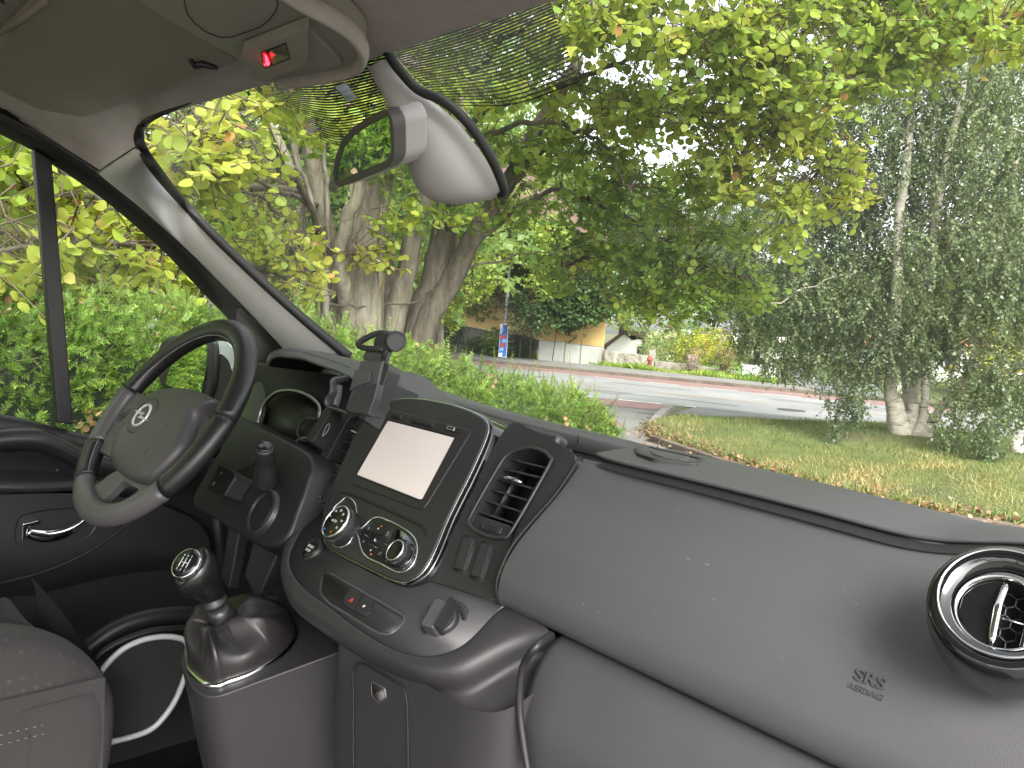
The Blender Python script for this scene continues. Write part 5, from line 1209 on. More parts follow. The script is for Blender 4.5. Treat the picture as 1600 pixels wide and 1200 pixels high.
def stick_mesh(segs, r0, r1, n=4):
    """thin tapered prisms for twigs (numpy), returns (N, 2n, 3)"""
    A = np.array([s_[0] for s_ in segs]); Bn = np.array([s_[1] for s_ in segs]); t = unit(Bn - A)
    u = unit(np.cross(t, np.array([.3, .2, .9]))); v = np.cross(t, u); k = 2 * np.pi * np.arange(n) / n
    ring_ = np.cos(k)[None, :, None] * u[:, None] + np.sin(k)[None, :, None] * v[:, None]
    r0 = np.broadcast_to(np.asarray(r0, float), (len(A),))[:, None, None]; r1 = np.broadcast_to(np.asarray(r1, float), (len(A),))[:, None, None]
    return np.concatenate([A[:, None] + ring_ * r0, Bn[:, None] + ring_ * r1], 1), [(i, (i + 1) % n, n + (i + 1) % n, n + i) for i in range(n)]
def limb(q, pts, r0, r1, n=9, jit=.0, r=None, mi=0):
    P_ = cr([Vector(p) for p in pts], 5); N = len(P_)
    if jit and r is not None: P_ = [p + Vector(r.normal(size=3) * jit) for p in P_]
    q.tube(P_, [r0 + (r1 - r0) * (i / (N - 1)) ** .8 for i in range(N)], n, mi=mi); return P_
def bark(name, c1, c2, sc=9, stretch=5, bump=.8, dist=.02, marks=None):
    m, n, b = nt(name); b.inputs['Roughness'].default_value = .9
    tc = n.nodes.new('ShaderNodeTexCoord'); mp = n.nodes.new('ShaderNodeMapping'); mp.inputs['Scale'].default_value = (sc, sc, sc / stretch)
    t = n.nodes.new('ShaderNodeTexNoise'); t.inputs['Scale'].default_value = 1.6; t.inputs['Detail'].default_value = 8; t.inputs['Roughness'].default_value = .7
    cr_ = n.nodes.new('ShaderNodeValToRGB'); cr_.color_ramp.elements[0].position = .36; cr_.color_ramp.elements[0].color = (*c1, 1); cr_.color_ramp.elements[1].position = .62; cr_.color_ramp.elements[1].color = (*c2, 1)
    n.links.new(tc.outputs['Object'], mp.inputs[0]); n.links.new(mp.outputs[0], t.inputs[0]); n.links.new(t.outputs[0], cr_.inputs[0]); n.links.new(cr_.outputs[0], b.inputs['Base Color'])
    if marks:
        mp2 = n.nodes.new('ShaderNodeMapping'); mp2.inputs['Scale'].default_value = marks; t2 = n.nodes.new('ShaderNodeTexNoise'); t2.inputs['Scale'].default_value = 1; t2.inputs['Detail'].default_value = 4
        n.links.new(tc.outputs['Object'], mp2.inputs[0]); n.links.new(mp2.outputs[0], t2.inputs[0])
        st_ = n.nodes.new('ShaderNodeMapRange'); st_.inputs['From Min'].default_value = .60; st_.inputs['From Max'].default_value = .66; n.links.new(t2.outputs[0], st_.inputs[0])
        mx = n.nodes.new('ShaderNodeMixRGB'); mx.inputs[2].default_value = (.02, .018, .016, 1); n.links.new(st_.outputs[0], mx.inputs[0]); n.links.new(cr_.outputs[0], mx.inputs[1]); n.links.new(mx.outputs[0], b.inputs['Base Color'])
    bp = n.nodes.new('ShaderNodeBump'); bp.inputs['Strength'].default_value = bump; bp.inputs['Distance'].default_value = dist
    n.links.new(t.outputs[0], bp.inputs['Height']); n.links.new(bp.outputs[0], b.inputs['Normal']); return m
BARK = bark('grey_brown_bark', (.115, .10, .075), (.29, .26, .205)); BARKD = bark('dark_bark', (.06, .052, .038), (.17, .145, .11))
BIRB = bark('birch_bark', (.36, .32, .27), (.62, .58, .51), sc=5, stretch=.4, marks=(3.5, 3.5, 22), bump=.5)
TWIG = mat('twig_brown', (.085, .06, .042), .8)
YOUNG = leafmat('round_leaf_green', [(0, (.07, .14, .03)), (.35, (.17, .28, .05)), (.62, (.27, .34, .05)), (.84, (.39, .41, .07)), (.95, (.50, .40, .15)), (1, (.52, .30, .12))], transl=.5)

# ---------------- round-leaved tree in front of the van
TB = CAMN + dirs(600, 520) * 6.6; TB[2] = 0
kt_ = empty('round_leaved_tree', tuple(TB), 'many-stemmed tree with round yellow-green leaves, rising behind the yew hedge', 'tree')
def at(px_, py_, D): return Vector(CAMN + dirs(px_, py_) * D)
q = MB(); q2 = MB(); r_ = np.random.default_rng(5)
def g0(px_, D, dz=0): p = at(px_, 560, D); p.z = dz; return p
limb(q, [g0(560, 6.4), at(566, 540, 6.4), at(568, 430, 6.4), at(580, 330, 6.5), at(600, 240, 6.6), at(640, 120, 6.9), at(690, -60, 7.4)], .20, .10, 14, .006, r_)
limb(q, [g0(540, 6.5), at(530, 540, 6.5), at(520, 420, 6.4), at(500, 320, 6.3), at(485, 220, 6.2), at(470, 120, 6.1), at(450, -50, 6.0)], .10, .05, 10, .006, r_)
limb(q, [g0(600, 6.7), at(612, 530, 6.7), at(630, 440, 6.7), at(650, 360, 6.7), at(668, 300, 6.8), at(690, 180, 7), at(720, 40, 7.3)], .115, .06, 10, .006, r_)
limb(q, [g0(520, 6.2), at(545, 540, 6.3), at(535, 440, 6.1), at(540, 350, 6.0), at(560, 300, 6.0), at(590, 200, 6.0)], .08, .04, 10, .006, r_)
limb(q, [g0(510, 6.8), at(500, 520, 6.8), at(478, 430, 6.8), at(470, 330, 6.9), at(440, 230, 7), at(400, 150, 7.1)], .07, .03, 9, .008, r_)
q2_segs = [([g0(650, 7.0), at(655, 530, 7.0), at(680, 440, 7.0), at(695, 360, 7.1), at(702, 300, 7.2), at(715, 150, 7.4)], .17, .10), ([g0(655, 6.9), at(660, 530, 6.9), at(700, 450, 6.9), at(735, 380, 6.8), at(765, 330, 6.8), at(790, 290, 6.7), at(840, 200, 6.6), at(905, 90, 6.5)], .13, .05)]
for pts, a, b in q2_segs: limb(q, pts, a, b, 12, .007, r_, mi=1)
guides = [
 ([at(700, 360, 6.7), at(735, 196, 6.2), at(790, 165, 6.0), at(860, 139, 5.8), at(931, 112, 5.6), at(999, 86, 5.6), at(1100, 49, 5.6), at(1230, 20, 5.7)], .035, .008),
 ([at(690, 330, 6.6), at(755, 214, 6.2), at(852, 191, 6.0), at(912, 210, 6), at(954, 240, 6), at(970, 280, 6), at(984, 300, 6)], .028, .006),
 ([at(765, 330, 6.8), at(850, 235, 6.4), at(930, 195, 6.2), at(1000, 184, 6.1), at(1070, 189, 6.0), at(1180, 215, 6.0), at(1290, 260, 6.1)], .03, .006),
 ([at(740, 380, 6.8), at(860, 300, 6.9), at(960, 330, 7.0), at(1060, 390, 7), at(1150, 430, 7.1)], .028, .006),
 ([at(520, 420, 6.4), at(470, 300, 5.4), at(400, 235, 4.6), at(330, 215, 4.1), at(250, 215, 3.9)], .03, .006),
 ([at(500, 320, 6.3), at(440, 300, 5.4), at(375, 275, 4.8), at(335, 250, 4.3), at(280, 262, 4.0)], .022, .005),
 ([at(500, 440, 6.4), at(440, 340, 5.6), at(380, 300, 5.0), at(300, 290, 4.6)], .02, .004),
 ([at(530, 470, 6.3), at(400, 420, 5.0), at(300, 385, 4.2), at(180, 380, 3.8), at(60, 390, 3.5), at(-60, 400, 3.3)], .03, .006),
 ([at(480, 300, 6.2), at(300, 290, 4.8), at(200, 300, 4.0), at(100, 310, 3.7), at(0, 260, 3.5), at(-100, 220, 3.4)], .03, .006),
 ([at(560, 400, 6.4), at(490, 380, 5.2), at(465, 400, 4.8), at(470, 440, 4.7)], .015, .004),
 ([at(690, 440, 7.0), at(640, 470, 6.6), at(560, 478, 6.2), at(500, 470, 6.0)], .012, .004),
 ([at(700, 430, 6.9), at(760, 410, 6.8), at(830, 395, 6.8), at(900, 400, 7)], .014, .004),
 ([at(690, 180, 7), at(760, 90, 6.4), at(850, 20, 5.8), at(950, -30, 5.6), at(1100, -60, 5.6)], .04, .01),
 ([at(720, 40, 7.3), at(900, -60, 6.8), at(1150, -60, 6.6), at(1350, -10, 6.4), at(1500, 30, 6.4), at(1650, 60, 6.5)], .045, .01),
 ([at(600, 240, 6.6), at(560, 160, 5.6), at(500, 130, 5.0), at(430, 120, 4.6)], .025, .006),
]
for (x0, x1, x2, D0) in ((488, 476, 455, 6.6), (505, 512, 500, 6.2), (528, 545, 570, 6.9), (583, 600, 640, 6.3), (600, 640, 690, 7.0), (618, 608, 590, 7.2), (515, 490, 430, 5.9)):
    limb(q, [g0(x0, D0), at(x0, 535, D0), at((x0 + x1) / 2, 440, D0), at(x1, 330, D0), at((x1 + x2) / 2, 240, D0), at(x2, 130, D0)], .032, .012, 7, .01, r_)
nodes = []
for pts, a, b in guides:
    nodes += limb(q, pts, a, b, 7, .012, r_, mi=1)
q.build('trunk', [BARK, BARKD], kt_)
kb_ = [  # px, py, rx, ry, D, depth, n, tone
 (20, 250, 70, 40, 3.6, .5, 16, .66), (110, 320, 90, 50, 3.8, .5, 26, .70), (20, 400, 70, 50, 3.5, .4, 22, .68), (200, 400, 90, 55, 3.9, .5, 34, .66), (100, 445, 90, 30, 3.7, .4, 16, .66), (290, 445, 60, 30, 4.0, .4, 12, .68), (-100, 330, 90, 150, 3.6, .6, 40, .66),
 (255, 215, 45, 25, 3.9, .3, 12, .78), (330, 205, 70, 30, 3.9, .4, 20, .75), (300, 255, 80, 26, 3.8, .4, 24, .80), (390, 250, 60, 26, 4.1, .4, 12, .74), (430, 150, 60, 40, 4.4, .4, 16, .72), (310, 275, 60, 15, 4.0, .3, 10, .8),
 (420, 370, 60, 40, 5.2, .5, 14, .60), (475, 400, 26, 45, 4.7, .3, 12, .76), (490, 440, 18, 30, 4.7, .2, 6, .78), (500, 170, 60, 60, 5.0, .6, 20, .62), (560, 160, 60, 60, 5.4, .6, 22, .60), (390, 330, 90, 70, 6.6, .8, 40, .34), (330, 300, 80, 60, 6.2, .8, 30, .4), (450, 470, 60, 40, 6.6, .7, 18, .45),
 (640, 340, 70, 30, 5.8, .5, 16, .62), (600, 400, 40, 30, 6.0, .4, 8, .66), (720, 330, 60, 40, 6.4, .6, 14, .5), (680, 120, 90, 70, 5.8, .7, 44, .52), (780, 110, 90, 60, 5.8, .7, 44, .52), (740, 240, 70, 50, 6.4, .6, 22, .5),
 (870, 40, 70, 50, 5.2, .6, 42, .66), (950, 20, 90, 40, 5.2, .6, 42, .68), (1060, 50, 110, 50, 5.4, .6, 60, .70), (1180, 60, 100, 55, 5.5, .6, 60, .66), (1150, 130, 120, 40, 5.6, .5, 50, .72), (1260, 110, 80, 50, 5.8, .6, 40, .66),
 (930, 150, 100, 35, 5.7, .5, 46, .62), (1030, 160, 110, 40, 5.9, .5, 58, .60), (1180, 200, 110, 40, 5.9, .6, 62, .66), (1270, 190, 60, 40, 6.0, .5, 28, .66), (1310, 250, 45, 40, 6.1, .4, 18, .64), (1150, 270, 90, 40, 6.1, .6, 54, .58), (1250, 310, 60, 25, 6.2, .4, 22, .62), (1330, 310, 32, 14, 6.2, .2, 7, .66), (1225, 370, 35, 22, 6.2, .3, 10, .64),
 (860, 230, 80, 50, 6.4, .6, 44, .42), (960, 240, 90, 50, 6.5, .7, 58, .42), (1050, 290, 100, 40, 6.6, .6, 56, .44), (900, 310, 90, 45, 7.0, .8, 56, .28), (1000, 360, 100, 45, 7.1, .8, 72, .26), (930, 400, 80, 40, 7.3, .8, 50, .24), (1040, 420, 90, 45, 7.2, .8, 72, .24), (1130, 440, 80, 38, 7.2, .7, 52, .26), (1190, 460, 40, 25, 7.2, .5, 16, .3), (1000, 470, 70, 25, 7.2, .5, 26, .3), (1075, 490, 60, 14, 7.2, .4, 12, .32), (870, 440, 40, 24, 7.4, .4, 12, .3),  # shadier middle of the crown, painted with lower leaf tones
 (1120, 360, 80, 30, 6.8, .6, 30, .4),
 (1380, 30, 100, 60, 6.2, .7, 80, .44), (1500, 30, 110, 50, 6.4, .7, 80, .46), (1350, 110, 70, 40, 6.2, .6, 36, .46), (1600, 30, 90, 50, 6.5, .7, 50, .46), (1240, 10, 90, 40, 5.8, .6, 40, .6), (1440, 100, 60, 22, 6.4, .5, 16, .44),
 (620, 240, 50, 60, 6.2, .6, 24, .5), (820, 320, 60, 40, 6.9, .5, 16, .4),
 (950, -90, 250, 80, 5.4, 1.0, 120, .55), (1300, -90, 250, 80, 6.0, 1.0, 120, .5), (650, -80, 200, 100, 6.0, 1.0, 90, .5), (400, 0, 150, 100, 5.0, 1.0, 60, .6)]
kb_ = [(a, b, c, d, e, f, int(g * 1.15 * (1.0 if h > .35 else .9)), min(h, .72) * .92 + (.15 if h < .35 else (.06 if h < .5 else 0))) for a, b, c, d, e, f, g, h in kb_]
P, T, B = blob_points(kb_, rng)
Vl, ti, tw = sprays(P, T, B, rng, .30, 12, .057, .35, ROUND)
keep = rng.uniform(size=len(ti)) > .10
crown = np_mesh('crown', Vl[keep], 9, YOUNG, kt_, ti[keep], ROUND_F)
# twigs: each spray hangs on the nearest branch node
NP = np.array([tuple(p) for p in nodes]); segs = []
for i in range(len(P)):
    a_, b_ = tw[i]; segs.append((a_, b_))
    j = np.argmin(((NP - a_) ** 2).sum(1)); d_ = np.linalg.norm(NP[j] - a_)
    if d_ < 1.3 and rng.uniform() < .75:
        m_ = (NP[j] + a_) / 2 + rng.normal(size=3) * .06 + np.array([0, 0, .05]); segs += [(NP[j], m_), (m_, a_)]
sv, sf = stick_mesh(segs, .0042, .0018); np_mesh('twigs', sv, 8, TWIG, kt_, None, sf)

# ---------------- birch
BB = np.array(onZ(1415, 712, 0.0))
bt = empty('birch_tree', tuple(BB), 'white-barked birch with several stems and dark hanging foliage on the grass to the right', 'tree')
DB = 13.25
q = MB(); r_ = np.random.default_rng(11); bn = []
def gb(px_, D): p = at(px_, 716, D); return p
stems = [([gb(1404, 13.2), at(1403, 690, 13.2), at(1396, 645, 13.2), at(1391, 605, 13.2), at(1395, 553, 12.9), at(1399, 500, 12.7), at(1402, 430, 12.5), at(1405, 337, 12.4), at(1416, 262, 12.4), at(1425, 150, 13.4), at(1430, 0, 13.5), at(1432, -150, 13.6)], .125, .035),
 ([gb(1418, 13.3), at(1418, 690, 13.3), at(1424, 655, 13.3), at(1428, 610, 13.4), at(1438, 535, 13.5), at(1450, 430, 12.9), at(1465, 319, 12.6), at(1484, 225, 12.5), at(1504, 142, 12.6), at(1515, 0, 13.6), at(1520, -120, 13.6)], .10, .03),
 ([gb(1424, 13.1), at(1426, 690, 13.1), at(1440, 660, 13.1), at(1446, 620, 13.1), at(1443, 580, 13.1), at(1440, 520, 13.0), at(1445, 440, 13.0), at(1455, 350, 12.9), at(1460, 250, 12.9)], .085, .02),
 ([gb(1428, 13.2), at(1432, 695, 13.2), at(1454, 662, 13.2), at(1479, 627, 13.1), at(1501, 602, 13.0), at(1517, 566, 13.0), at(1535, 480, 12.9), at(1560, 380, 12.8), at(1590, 250, 12.8)], .09, .02),
 ([gb(1410, 13.5), at(1412, 680, 13.5), at(1415, 640, 13.5), at(1412, 590, 13.6), at(1400, 500, 13.8), at(1370, 400, 13.9), at(1330, 300, 14), at(1300, 200, 14)], .07, .015)]
for pts, a, b in stems: bn += limb(q, pts, a, b, 12, .006, r_)[8:]
limb(q, [gb(1411, 13.15) - V(0, 0, .15), gb(1411, 13.15) + V(0, 0, .08), at(1410, 688, 13.15), at(1403, 655, 13.15), at(1396, 625, 13.15)], .22, .115, 18, .005, r_)
limb(q, [gb(1422, 13.2) - V(0, 0, .15), gb(1422, 13.2) + V(0, 0, .08), at(1422, 690, 13.2), at(1426, 660, 13.2), at(1430, 632, 13.2)], .20, .095, 18, .005, r_)
limb(q, [gb(1430, 13.2) - V(0, 0, .15), gb(1430, 13.2), at(1436, 690, 13.2), at(1452, 664, 13.15)], .16, .10, 14, .005, r_)
lat = [((1400, 470), (1330, 430), (1260, 450), (1200, 480)), ((1402, 400), (1300, 360), (1200, 380), (1130, 420)), ((1408, 300), (1300, 250), (1200, 270)), ((1420, 200), (1320, 160), (1230, 170)), ((1440, 500), (1520, 480), (1600, 520), (1650, 580)), ((1455, 380), (1540, 350), (1620, 400)), ((1480, 250), (1560, 200), (1650, 230)), ((1500, 150), (1580, 90), (1660, 100)), ((1425, 130), (1350, 60), (1280, 50)), ((1500, 600), (1540, 600), (1580, 640)), ((1396, 520), (1350, 520), (1310, 560), (1300, 610)), ((1430, 560), (1470, 540), (1530, 590), (1550, 660)), ((1412, 590), (1370, 560), (1340, 570)), ((1535, 480), (1590, 450), (1650, 480))]
for l in lat:
    D1 = 13.3 + r_.uniform(-.1, .1); D2 = D1 + r_.uniform(-1.6, 1.2)
    bn += limb(q, [at(a, b, D1 + (D2 - D1) * i / (len(l) - 1)) for i, (a, b) in enumerate(l)], .026, .007, 6, .02, r_)
q.build('trunk', BIRB, bt)
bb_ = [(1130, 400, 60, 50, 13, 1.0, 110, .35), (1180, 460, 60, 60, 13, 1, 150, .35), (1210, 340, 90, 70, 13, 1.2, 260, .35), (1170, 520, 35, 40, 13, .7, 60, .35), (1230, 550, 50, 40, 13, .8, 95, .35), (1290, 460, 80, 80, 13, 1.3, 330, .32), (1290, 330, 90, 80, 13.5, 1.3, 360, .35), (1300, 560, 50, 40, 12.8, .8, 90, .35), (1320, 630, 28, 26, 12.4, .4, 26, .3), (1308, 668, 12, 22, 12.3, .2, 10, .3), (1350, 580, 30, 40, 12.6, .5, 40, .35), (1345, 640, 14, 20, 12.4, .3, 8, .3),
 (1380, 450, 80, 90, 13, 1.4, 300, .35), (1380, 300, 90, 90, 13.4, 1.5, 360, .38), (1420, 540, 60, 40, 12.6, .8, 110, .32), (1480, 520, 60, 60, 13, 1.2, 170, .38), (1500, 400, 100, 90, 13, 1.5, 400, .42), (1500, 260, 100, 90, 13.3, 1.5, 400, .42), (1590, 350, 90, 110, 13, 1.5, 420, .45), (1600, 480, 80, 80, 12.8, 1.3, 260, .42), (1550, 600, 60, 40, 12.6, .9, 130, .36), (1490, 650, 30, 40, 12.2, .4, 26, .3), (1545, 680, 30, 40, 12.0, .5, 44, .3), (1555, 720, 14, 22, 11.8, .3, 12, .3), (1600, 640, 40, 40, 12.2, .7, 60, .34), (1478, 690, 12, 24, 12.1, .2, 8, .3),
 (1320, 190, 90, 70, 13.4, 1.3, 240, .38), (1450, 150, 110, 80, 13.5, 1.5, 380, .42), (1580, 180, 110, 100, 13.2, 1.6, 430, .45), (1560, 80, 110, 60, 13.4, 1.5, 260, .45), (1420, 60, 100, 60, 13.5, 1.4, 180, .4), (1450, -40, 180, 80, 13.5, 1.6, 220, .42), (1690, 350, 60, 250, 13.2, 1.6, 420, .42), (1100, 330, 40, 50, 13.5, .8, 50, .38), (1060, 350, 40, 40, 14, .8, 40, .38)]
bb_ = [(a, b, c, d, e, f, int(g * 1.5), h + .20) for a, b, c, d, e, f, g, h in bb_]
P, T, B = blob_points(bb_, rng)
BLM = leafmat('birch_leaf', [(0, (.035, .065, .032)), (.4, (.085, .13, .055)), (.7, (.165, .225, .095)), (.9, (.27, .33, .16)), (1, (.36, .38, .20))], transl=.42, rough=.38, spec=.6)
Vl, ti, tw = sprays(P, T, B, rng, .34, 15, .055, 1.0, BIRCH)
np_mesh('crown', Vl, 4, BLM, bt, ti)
sv, sf = stick_mesh(tw, .003, .0018, 3); np_mesh('twigs', sv, 6, TWIG, bt, None, sf)
st_ = empty('cut_stump', tuple(onZ(1590, 729, 0)), 'pale sawn-off birch stump leaning at the right edge of the grass', 'tree stump')
q = MB(); b0_ = onZ(1594, 730, 0); t0 = at(1585, 680, (b0_ - CAM).length); q.tube([b0_ - V(0, 0, .05), b0_.lerp(t0, .3) + V(.02, 0, 0), b0_.lerp(t0, .7), t0], [.13, .105, .09, .10], 14); q.build('stump_wood', BIRB, st_)
q = MB(); q.tube([t0, t0 + (t0 - b0_).normalized() * .012], [.088, .085], 14); q.build('cut_face', bark('sawn_wood', (.12, .09, .06), (.3, .24, .17)), st_)

# ---------------- yew hedge along the van's left side
hd = empty('yew_hedge', (-3.6, 1.2, 0), 'green yew hedge with brown dead leaves, beside the driver window', 'hedge')
hl = [(-3.6, -2.2, 1.62), (-3.6, -.8, 1.62), (-3.6, .4, 1.64), (-3.6, 1.4, 1.56), (-3.65, 2.3, 1.42), (-3.55, 3.0, 1.30), (-3.45, 3.35, 1.22), (-3.35, 3.65, 1.12), (-3.28, 3.85, .98)]
hc = resamp(cr([V(*p) for p in hl], 6), 120)
YEW = leafmat('yew_needle', [(0, (.04, .09, .02)), (.4, (.10, .20, .035)), (.7, (.21, .34, .06)), (.9, (.36, .48, .09)), (1, (.46, .54, .13))], transl=.4, rough=.45)
r_ = np.random.default_rng(21); NS = 18500
ii = r_.uniform(0, 118.9, NS); i0 = ii.astype(int); fr_i = (ii - i0)[:, None]
H_ = np.array([tuple(p) for p in hc]); C_ = H_[i0] * (1 - fr_i) + H_[i0 + 1] * fr_i; tn = unit((H_[i0 + 1] - H_[i0]) * np.array([1, 1, 0])); sd_n = np.stack([tn[:, 1], -tn[:, 0], np.zeros(NS)], 1)  # toward +x (the van)
th = r_.uniform(-.35, 3.3, NS); wd = .62; endk = np.clip((118 - ii) / 14, .25, 1)
th = np.where(r_.uniform(size=NS) < .75, r_.uniform(-.25, 2.0, NS), th)
ct, st2 = np.cos(th), np.sin(th)
rx_ = wd * np.sign(ct) * np.abs(ct) ** .6 * endk; top_ = C_[:, 2]
side_ = r_.uniform(size=NS) < .42
zz = np.where(st2 > 0, top_ - .45 + .45 * np.abs(st2) ** .6, top_ - .45 - np.abs(st2) * 2.6)
P = np.stack([C_[:, 0], C_[:, 1], zz], 1) + sd_n * rx_[:, None]; rx_ = np.where(side_, wd * endk * .98, rx_); P = np.stack([C_[:, 0], C_[:, 1], zz], 1) + sd_n * rx_[:, None]; P[:, 2] = np.where(side_, top_ - r_.uniform(.12, 1.15, NS), zz); st2 = np.where(side_, .1, st2); ct = np.where(side_, 1, ct)
nz = smooth_noise(P, 4.5, 9); nz2 = smooth_noise(P, 11, 12); outn = unit(sd_n * ct[:, None] + np.array([0, 0, 1.]) * np.maximum(st2, -.2)[:, None])
P = P + outn * (nz * .07 + nz2 * .05 - r_.uniform(0, .12, NS))[:, None] + tn * r_.normal(size=(NS, 1)) * .03
tall = (r_.uniform(size=NS) < .03) & (st2 > .6); P[tall] += np.array([0, 0, .04])
low = P[:, 2] > .1; P, outn, nz, nz2, tall, i0, st2 = P[low], outn[low], nz[low], nz2[low], tall[low], i0[low], st2[low]; NS = len(P)
ax_ = unit(outn + r_.normal(size=(NS, 3)) * .45 + np.array([0, 0, .45])); Ls = .078 * r_.uniform(.6, 1.3, NS) * np.where(tall, 2.2, 1)
NN = 22; k = np.arange(NN); f = (k // 2 + .5) / (NN // 2); sg = np.where(k % 2, 1., -1.)
s1 = unit(np.cross(ax_, r_.normal(size=(NS, 3))))
pos = P[:, None] + ax_[:, None] * (Ls[:, None] * f)[..., None] + np.array([0, 0, -.02]) * (f ** 2)[None, :, None]
na = unit(s1[:, None] * sg[None, :, None] + ax_[:, None] * .75 + r_.normal(size=(NS, NN, 3)) * .22)
nn = unit(np.cross(ax_, s1)[:, None] + r_.normal(size=(NS, NN, 3)) * .3)
sz = .0205 * (1 - .45 * f)[None] * r_.uniform(.8, 1.2, (NS, NN)) * 1.15
NEED = [(0, -.08, 0), (.5, -.10, .02), (1, 0, 0), (.5, .10, .02), (0, .08, 0)]
Vn = leaves(pos.reshape(-1, 3), na.reshape(-1, 3), nn.reshape(-1, 3), sz.ravel(), NEED)
tt = .50 + nz * .14 + nz2 * .10 + r_.normal(size=NS) * .08
ti = (np.repeat(tt, NN) + np.tile((f - .4) * .32, NS) + r_.normal(size=NS * NN) * .04)
# brighter, yellower growth beside the driver window
ti += np.repeat(np.clip((60 - i0) / 60, 0, 1) * .16, NN)
np_mesh('needles', Vn, 5, YEW, hd, ti)
segs = [(P[i], P[i] + ax_[i] * Ls[i]) for i in range(NS)]; sv, sf = stick_mesh(segs, .0022, .0012, 3); np_mesh('twigs', sv, 6, mat('yew_twig', (.10, .12, .03), .8), hd, None, sf)
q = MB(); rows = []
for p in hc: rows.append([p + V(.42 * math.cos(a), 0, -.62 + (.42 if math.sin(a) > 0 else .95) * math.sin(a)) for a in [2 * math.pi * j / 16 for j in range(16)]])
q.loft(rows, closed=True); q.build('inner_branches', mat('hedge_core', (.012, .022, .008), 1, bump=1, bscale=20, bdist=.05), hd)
sel = r_.choice(NS, 120, replace=False); sel = sel[(st2[sel] > .0)]
cl = np.repeat(P[sel] + outn[sel] * .045, 4, 0) + r_.normal(size=(len(sel) * 4, 3)) * .018
Vd = leaves(cl, unit(r_.normal(size=(len(cl), 3))), unit(r_.normal(size=(len(cl), 3)) + [0, 0, .6]), np.full(len(cl), .027), ROUND)
DEAD = leafmat('dead_leaf', [(0, (.12, .06, .03)), (.5, (.26, .14, .07)), (1, (.38, .26, .14))], transl=.2)
np_mesh('dead_leaves', Vd, 9, DEAD, hd, r_.uniform(size=len(cl)), ROUND_F)
# ---------------- ground, road, pavements
d_ = Vector((.93, .367, 0)).normalized(); n_v = Vector((-d_.y, d_.x, 0))
def noisemat(name, c1, c2, sc, rough=.9, bump=.3, bs=60, bd=.01, c3=None, lo=.35, hi=.65):
    m, n, b = nt(name); b.inputs['Roughness'].default_value = rough
    tc = n.nodes.new('ShaderNodeTexCoord'); t = n.nodes.new('ShaderNodeTexNoise'); t.inputs['Scale'].default_value = sc; t.inputs['Detail'].default_value = 8; t.inputs['Roughness'].default_value = .65
    cr_ = n.nodes.new('ShaderNodeValToRGB'); e = cr_.color_ramp.elements; e[0].position, e[0].color = lo, (*c1, 1); e[1].position, e[1].color = hi, (*c2, 1)
    if c3: k = e.new((lo + hi) / 2); k.color = (*c3, 1)
    n.links.new(tc.outputs['Object'], t.inputs[0]); n.links.new(t.outputs[0], cr_.inputs[0]); n.links.new(cr_.outputs[0], b.inputs['Base Color'])
    t2 = n.nodes.new('ShaderNodeTexNoise'); t2.inputs['Scale'].default_value = bs; bp = n.nodes.new('ShaderNodeBump'); bp.inputs['Strength'].default_value = bump; bp.inputs['Distance'].default_value = bd
    n.links.new(tc.outputs['Object'], t2.inputs[0]); n.links.new(t2.outputs[0], bp.inputs['Height']); n.links.new(bp.outputs[0], b.inputs['Normal']); return m
GRD = noisemat('earth', (.06, .07, .03), (.14, .13, .06), .8)
ASP = noisemat('road_asphalt', (.19, .195, .192), (.27, .27, .266), .5, bump=.2, bs=90, bd=.006); PAV = noisemat('pavement_asphalt', (.14, .137, .125), (.21, .205, .19), 1.4); DRV = noisemat('yard_asphalt', (.14, .135, .122), (.205, .20, .18), 1.1)
REDA = noisemat('red_asphalt', (.18, .11, .10), (.25, .155, .14), 1.2); LINE = noisemat('road_paint', (.50, .50, .48), (.75, .75, .72), 3); OLIN = noisemat('yellow_paint', (.42, .30, .14), (.55, .42, .24), 3)
KERB = noisemat('kerb_stone', (.17, .16, .14), (.28, .265, .24), 2.5); KERBD = noisemat('old_kerb', (.09, .07, .055), (.17, .14, .11), 2.5)
GRA = noisemat('turf', (.075, .085, .03), (.17, .145, .075), .55, c3=(.13, .15, .035), bs=40, bump=1, bd=.03)
def sheet(name, pts, m, z, kind='structure', thick=None):
    v = [Vector((p[0], p[1], z)) for p in pts]; q = MB()
    if thick: q.add(v + [p - V(0, 0, thick) for p in v], [tuple(range(len(v)))] + [(i, (i + 1) % len(v), len(v) + (i + 1) % len(v), len(v) + i) for i in range(len(v))])
    else: q.add(v, [tuple(range(len(v)))])
    return tag(q.build(name, m, smooth=False), kind=kind)
sheet('ground', [(-400, -300), (400, -300), (400, 500), (-400, 500)], GRD, 0)
def G(a, b): return onZ(a, b, 0)
def line(p, q_, s0, s1, t_off=0):
    """ground line through two picture points, between stations s0 and s1 along the road"""
    A, B_ = G(*p), G(*q_); sa, sb = A.dot(d_), B_.dot(d_); ta, tb = A.dot(n_v), B_.dot(n_v)
    out = []
    for s_ in (s0, s1): t = ta + (tb - ta) * (s_ - sa) / (sb - sa) + t_off; out.append(d_ * s_ + n_v * t)
    return out
near = ((992, 628.5), (1390, 668)); far = ((940, 585), (1260, 616)); side = ((940, 576), (1220, 606)); cen = ((940, 605), (1038, 615)); fd = ((960, 593.6), (1060, 603.6)); redn = ((900, 630), (1043, 643.5))
S0, S1 = -70, 60
def strip(name, l1, l2, m, z, s0=S0, s1=S1, o1=0, o2=0, **k):
    a, b = line(*l1, s0, s1, o1), line(*l2, s0, s1, o2); return sheet(name, [a[0], a[1], b[1], b[0]], m, z, **k)
strip('road', near, far, ASP, .012)
strip('cycle_lane', redn, near, REDA, .016, s1=-4.45)
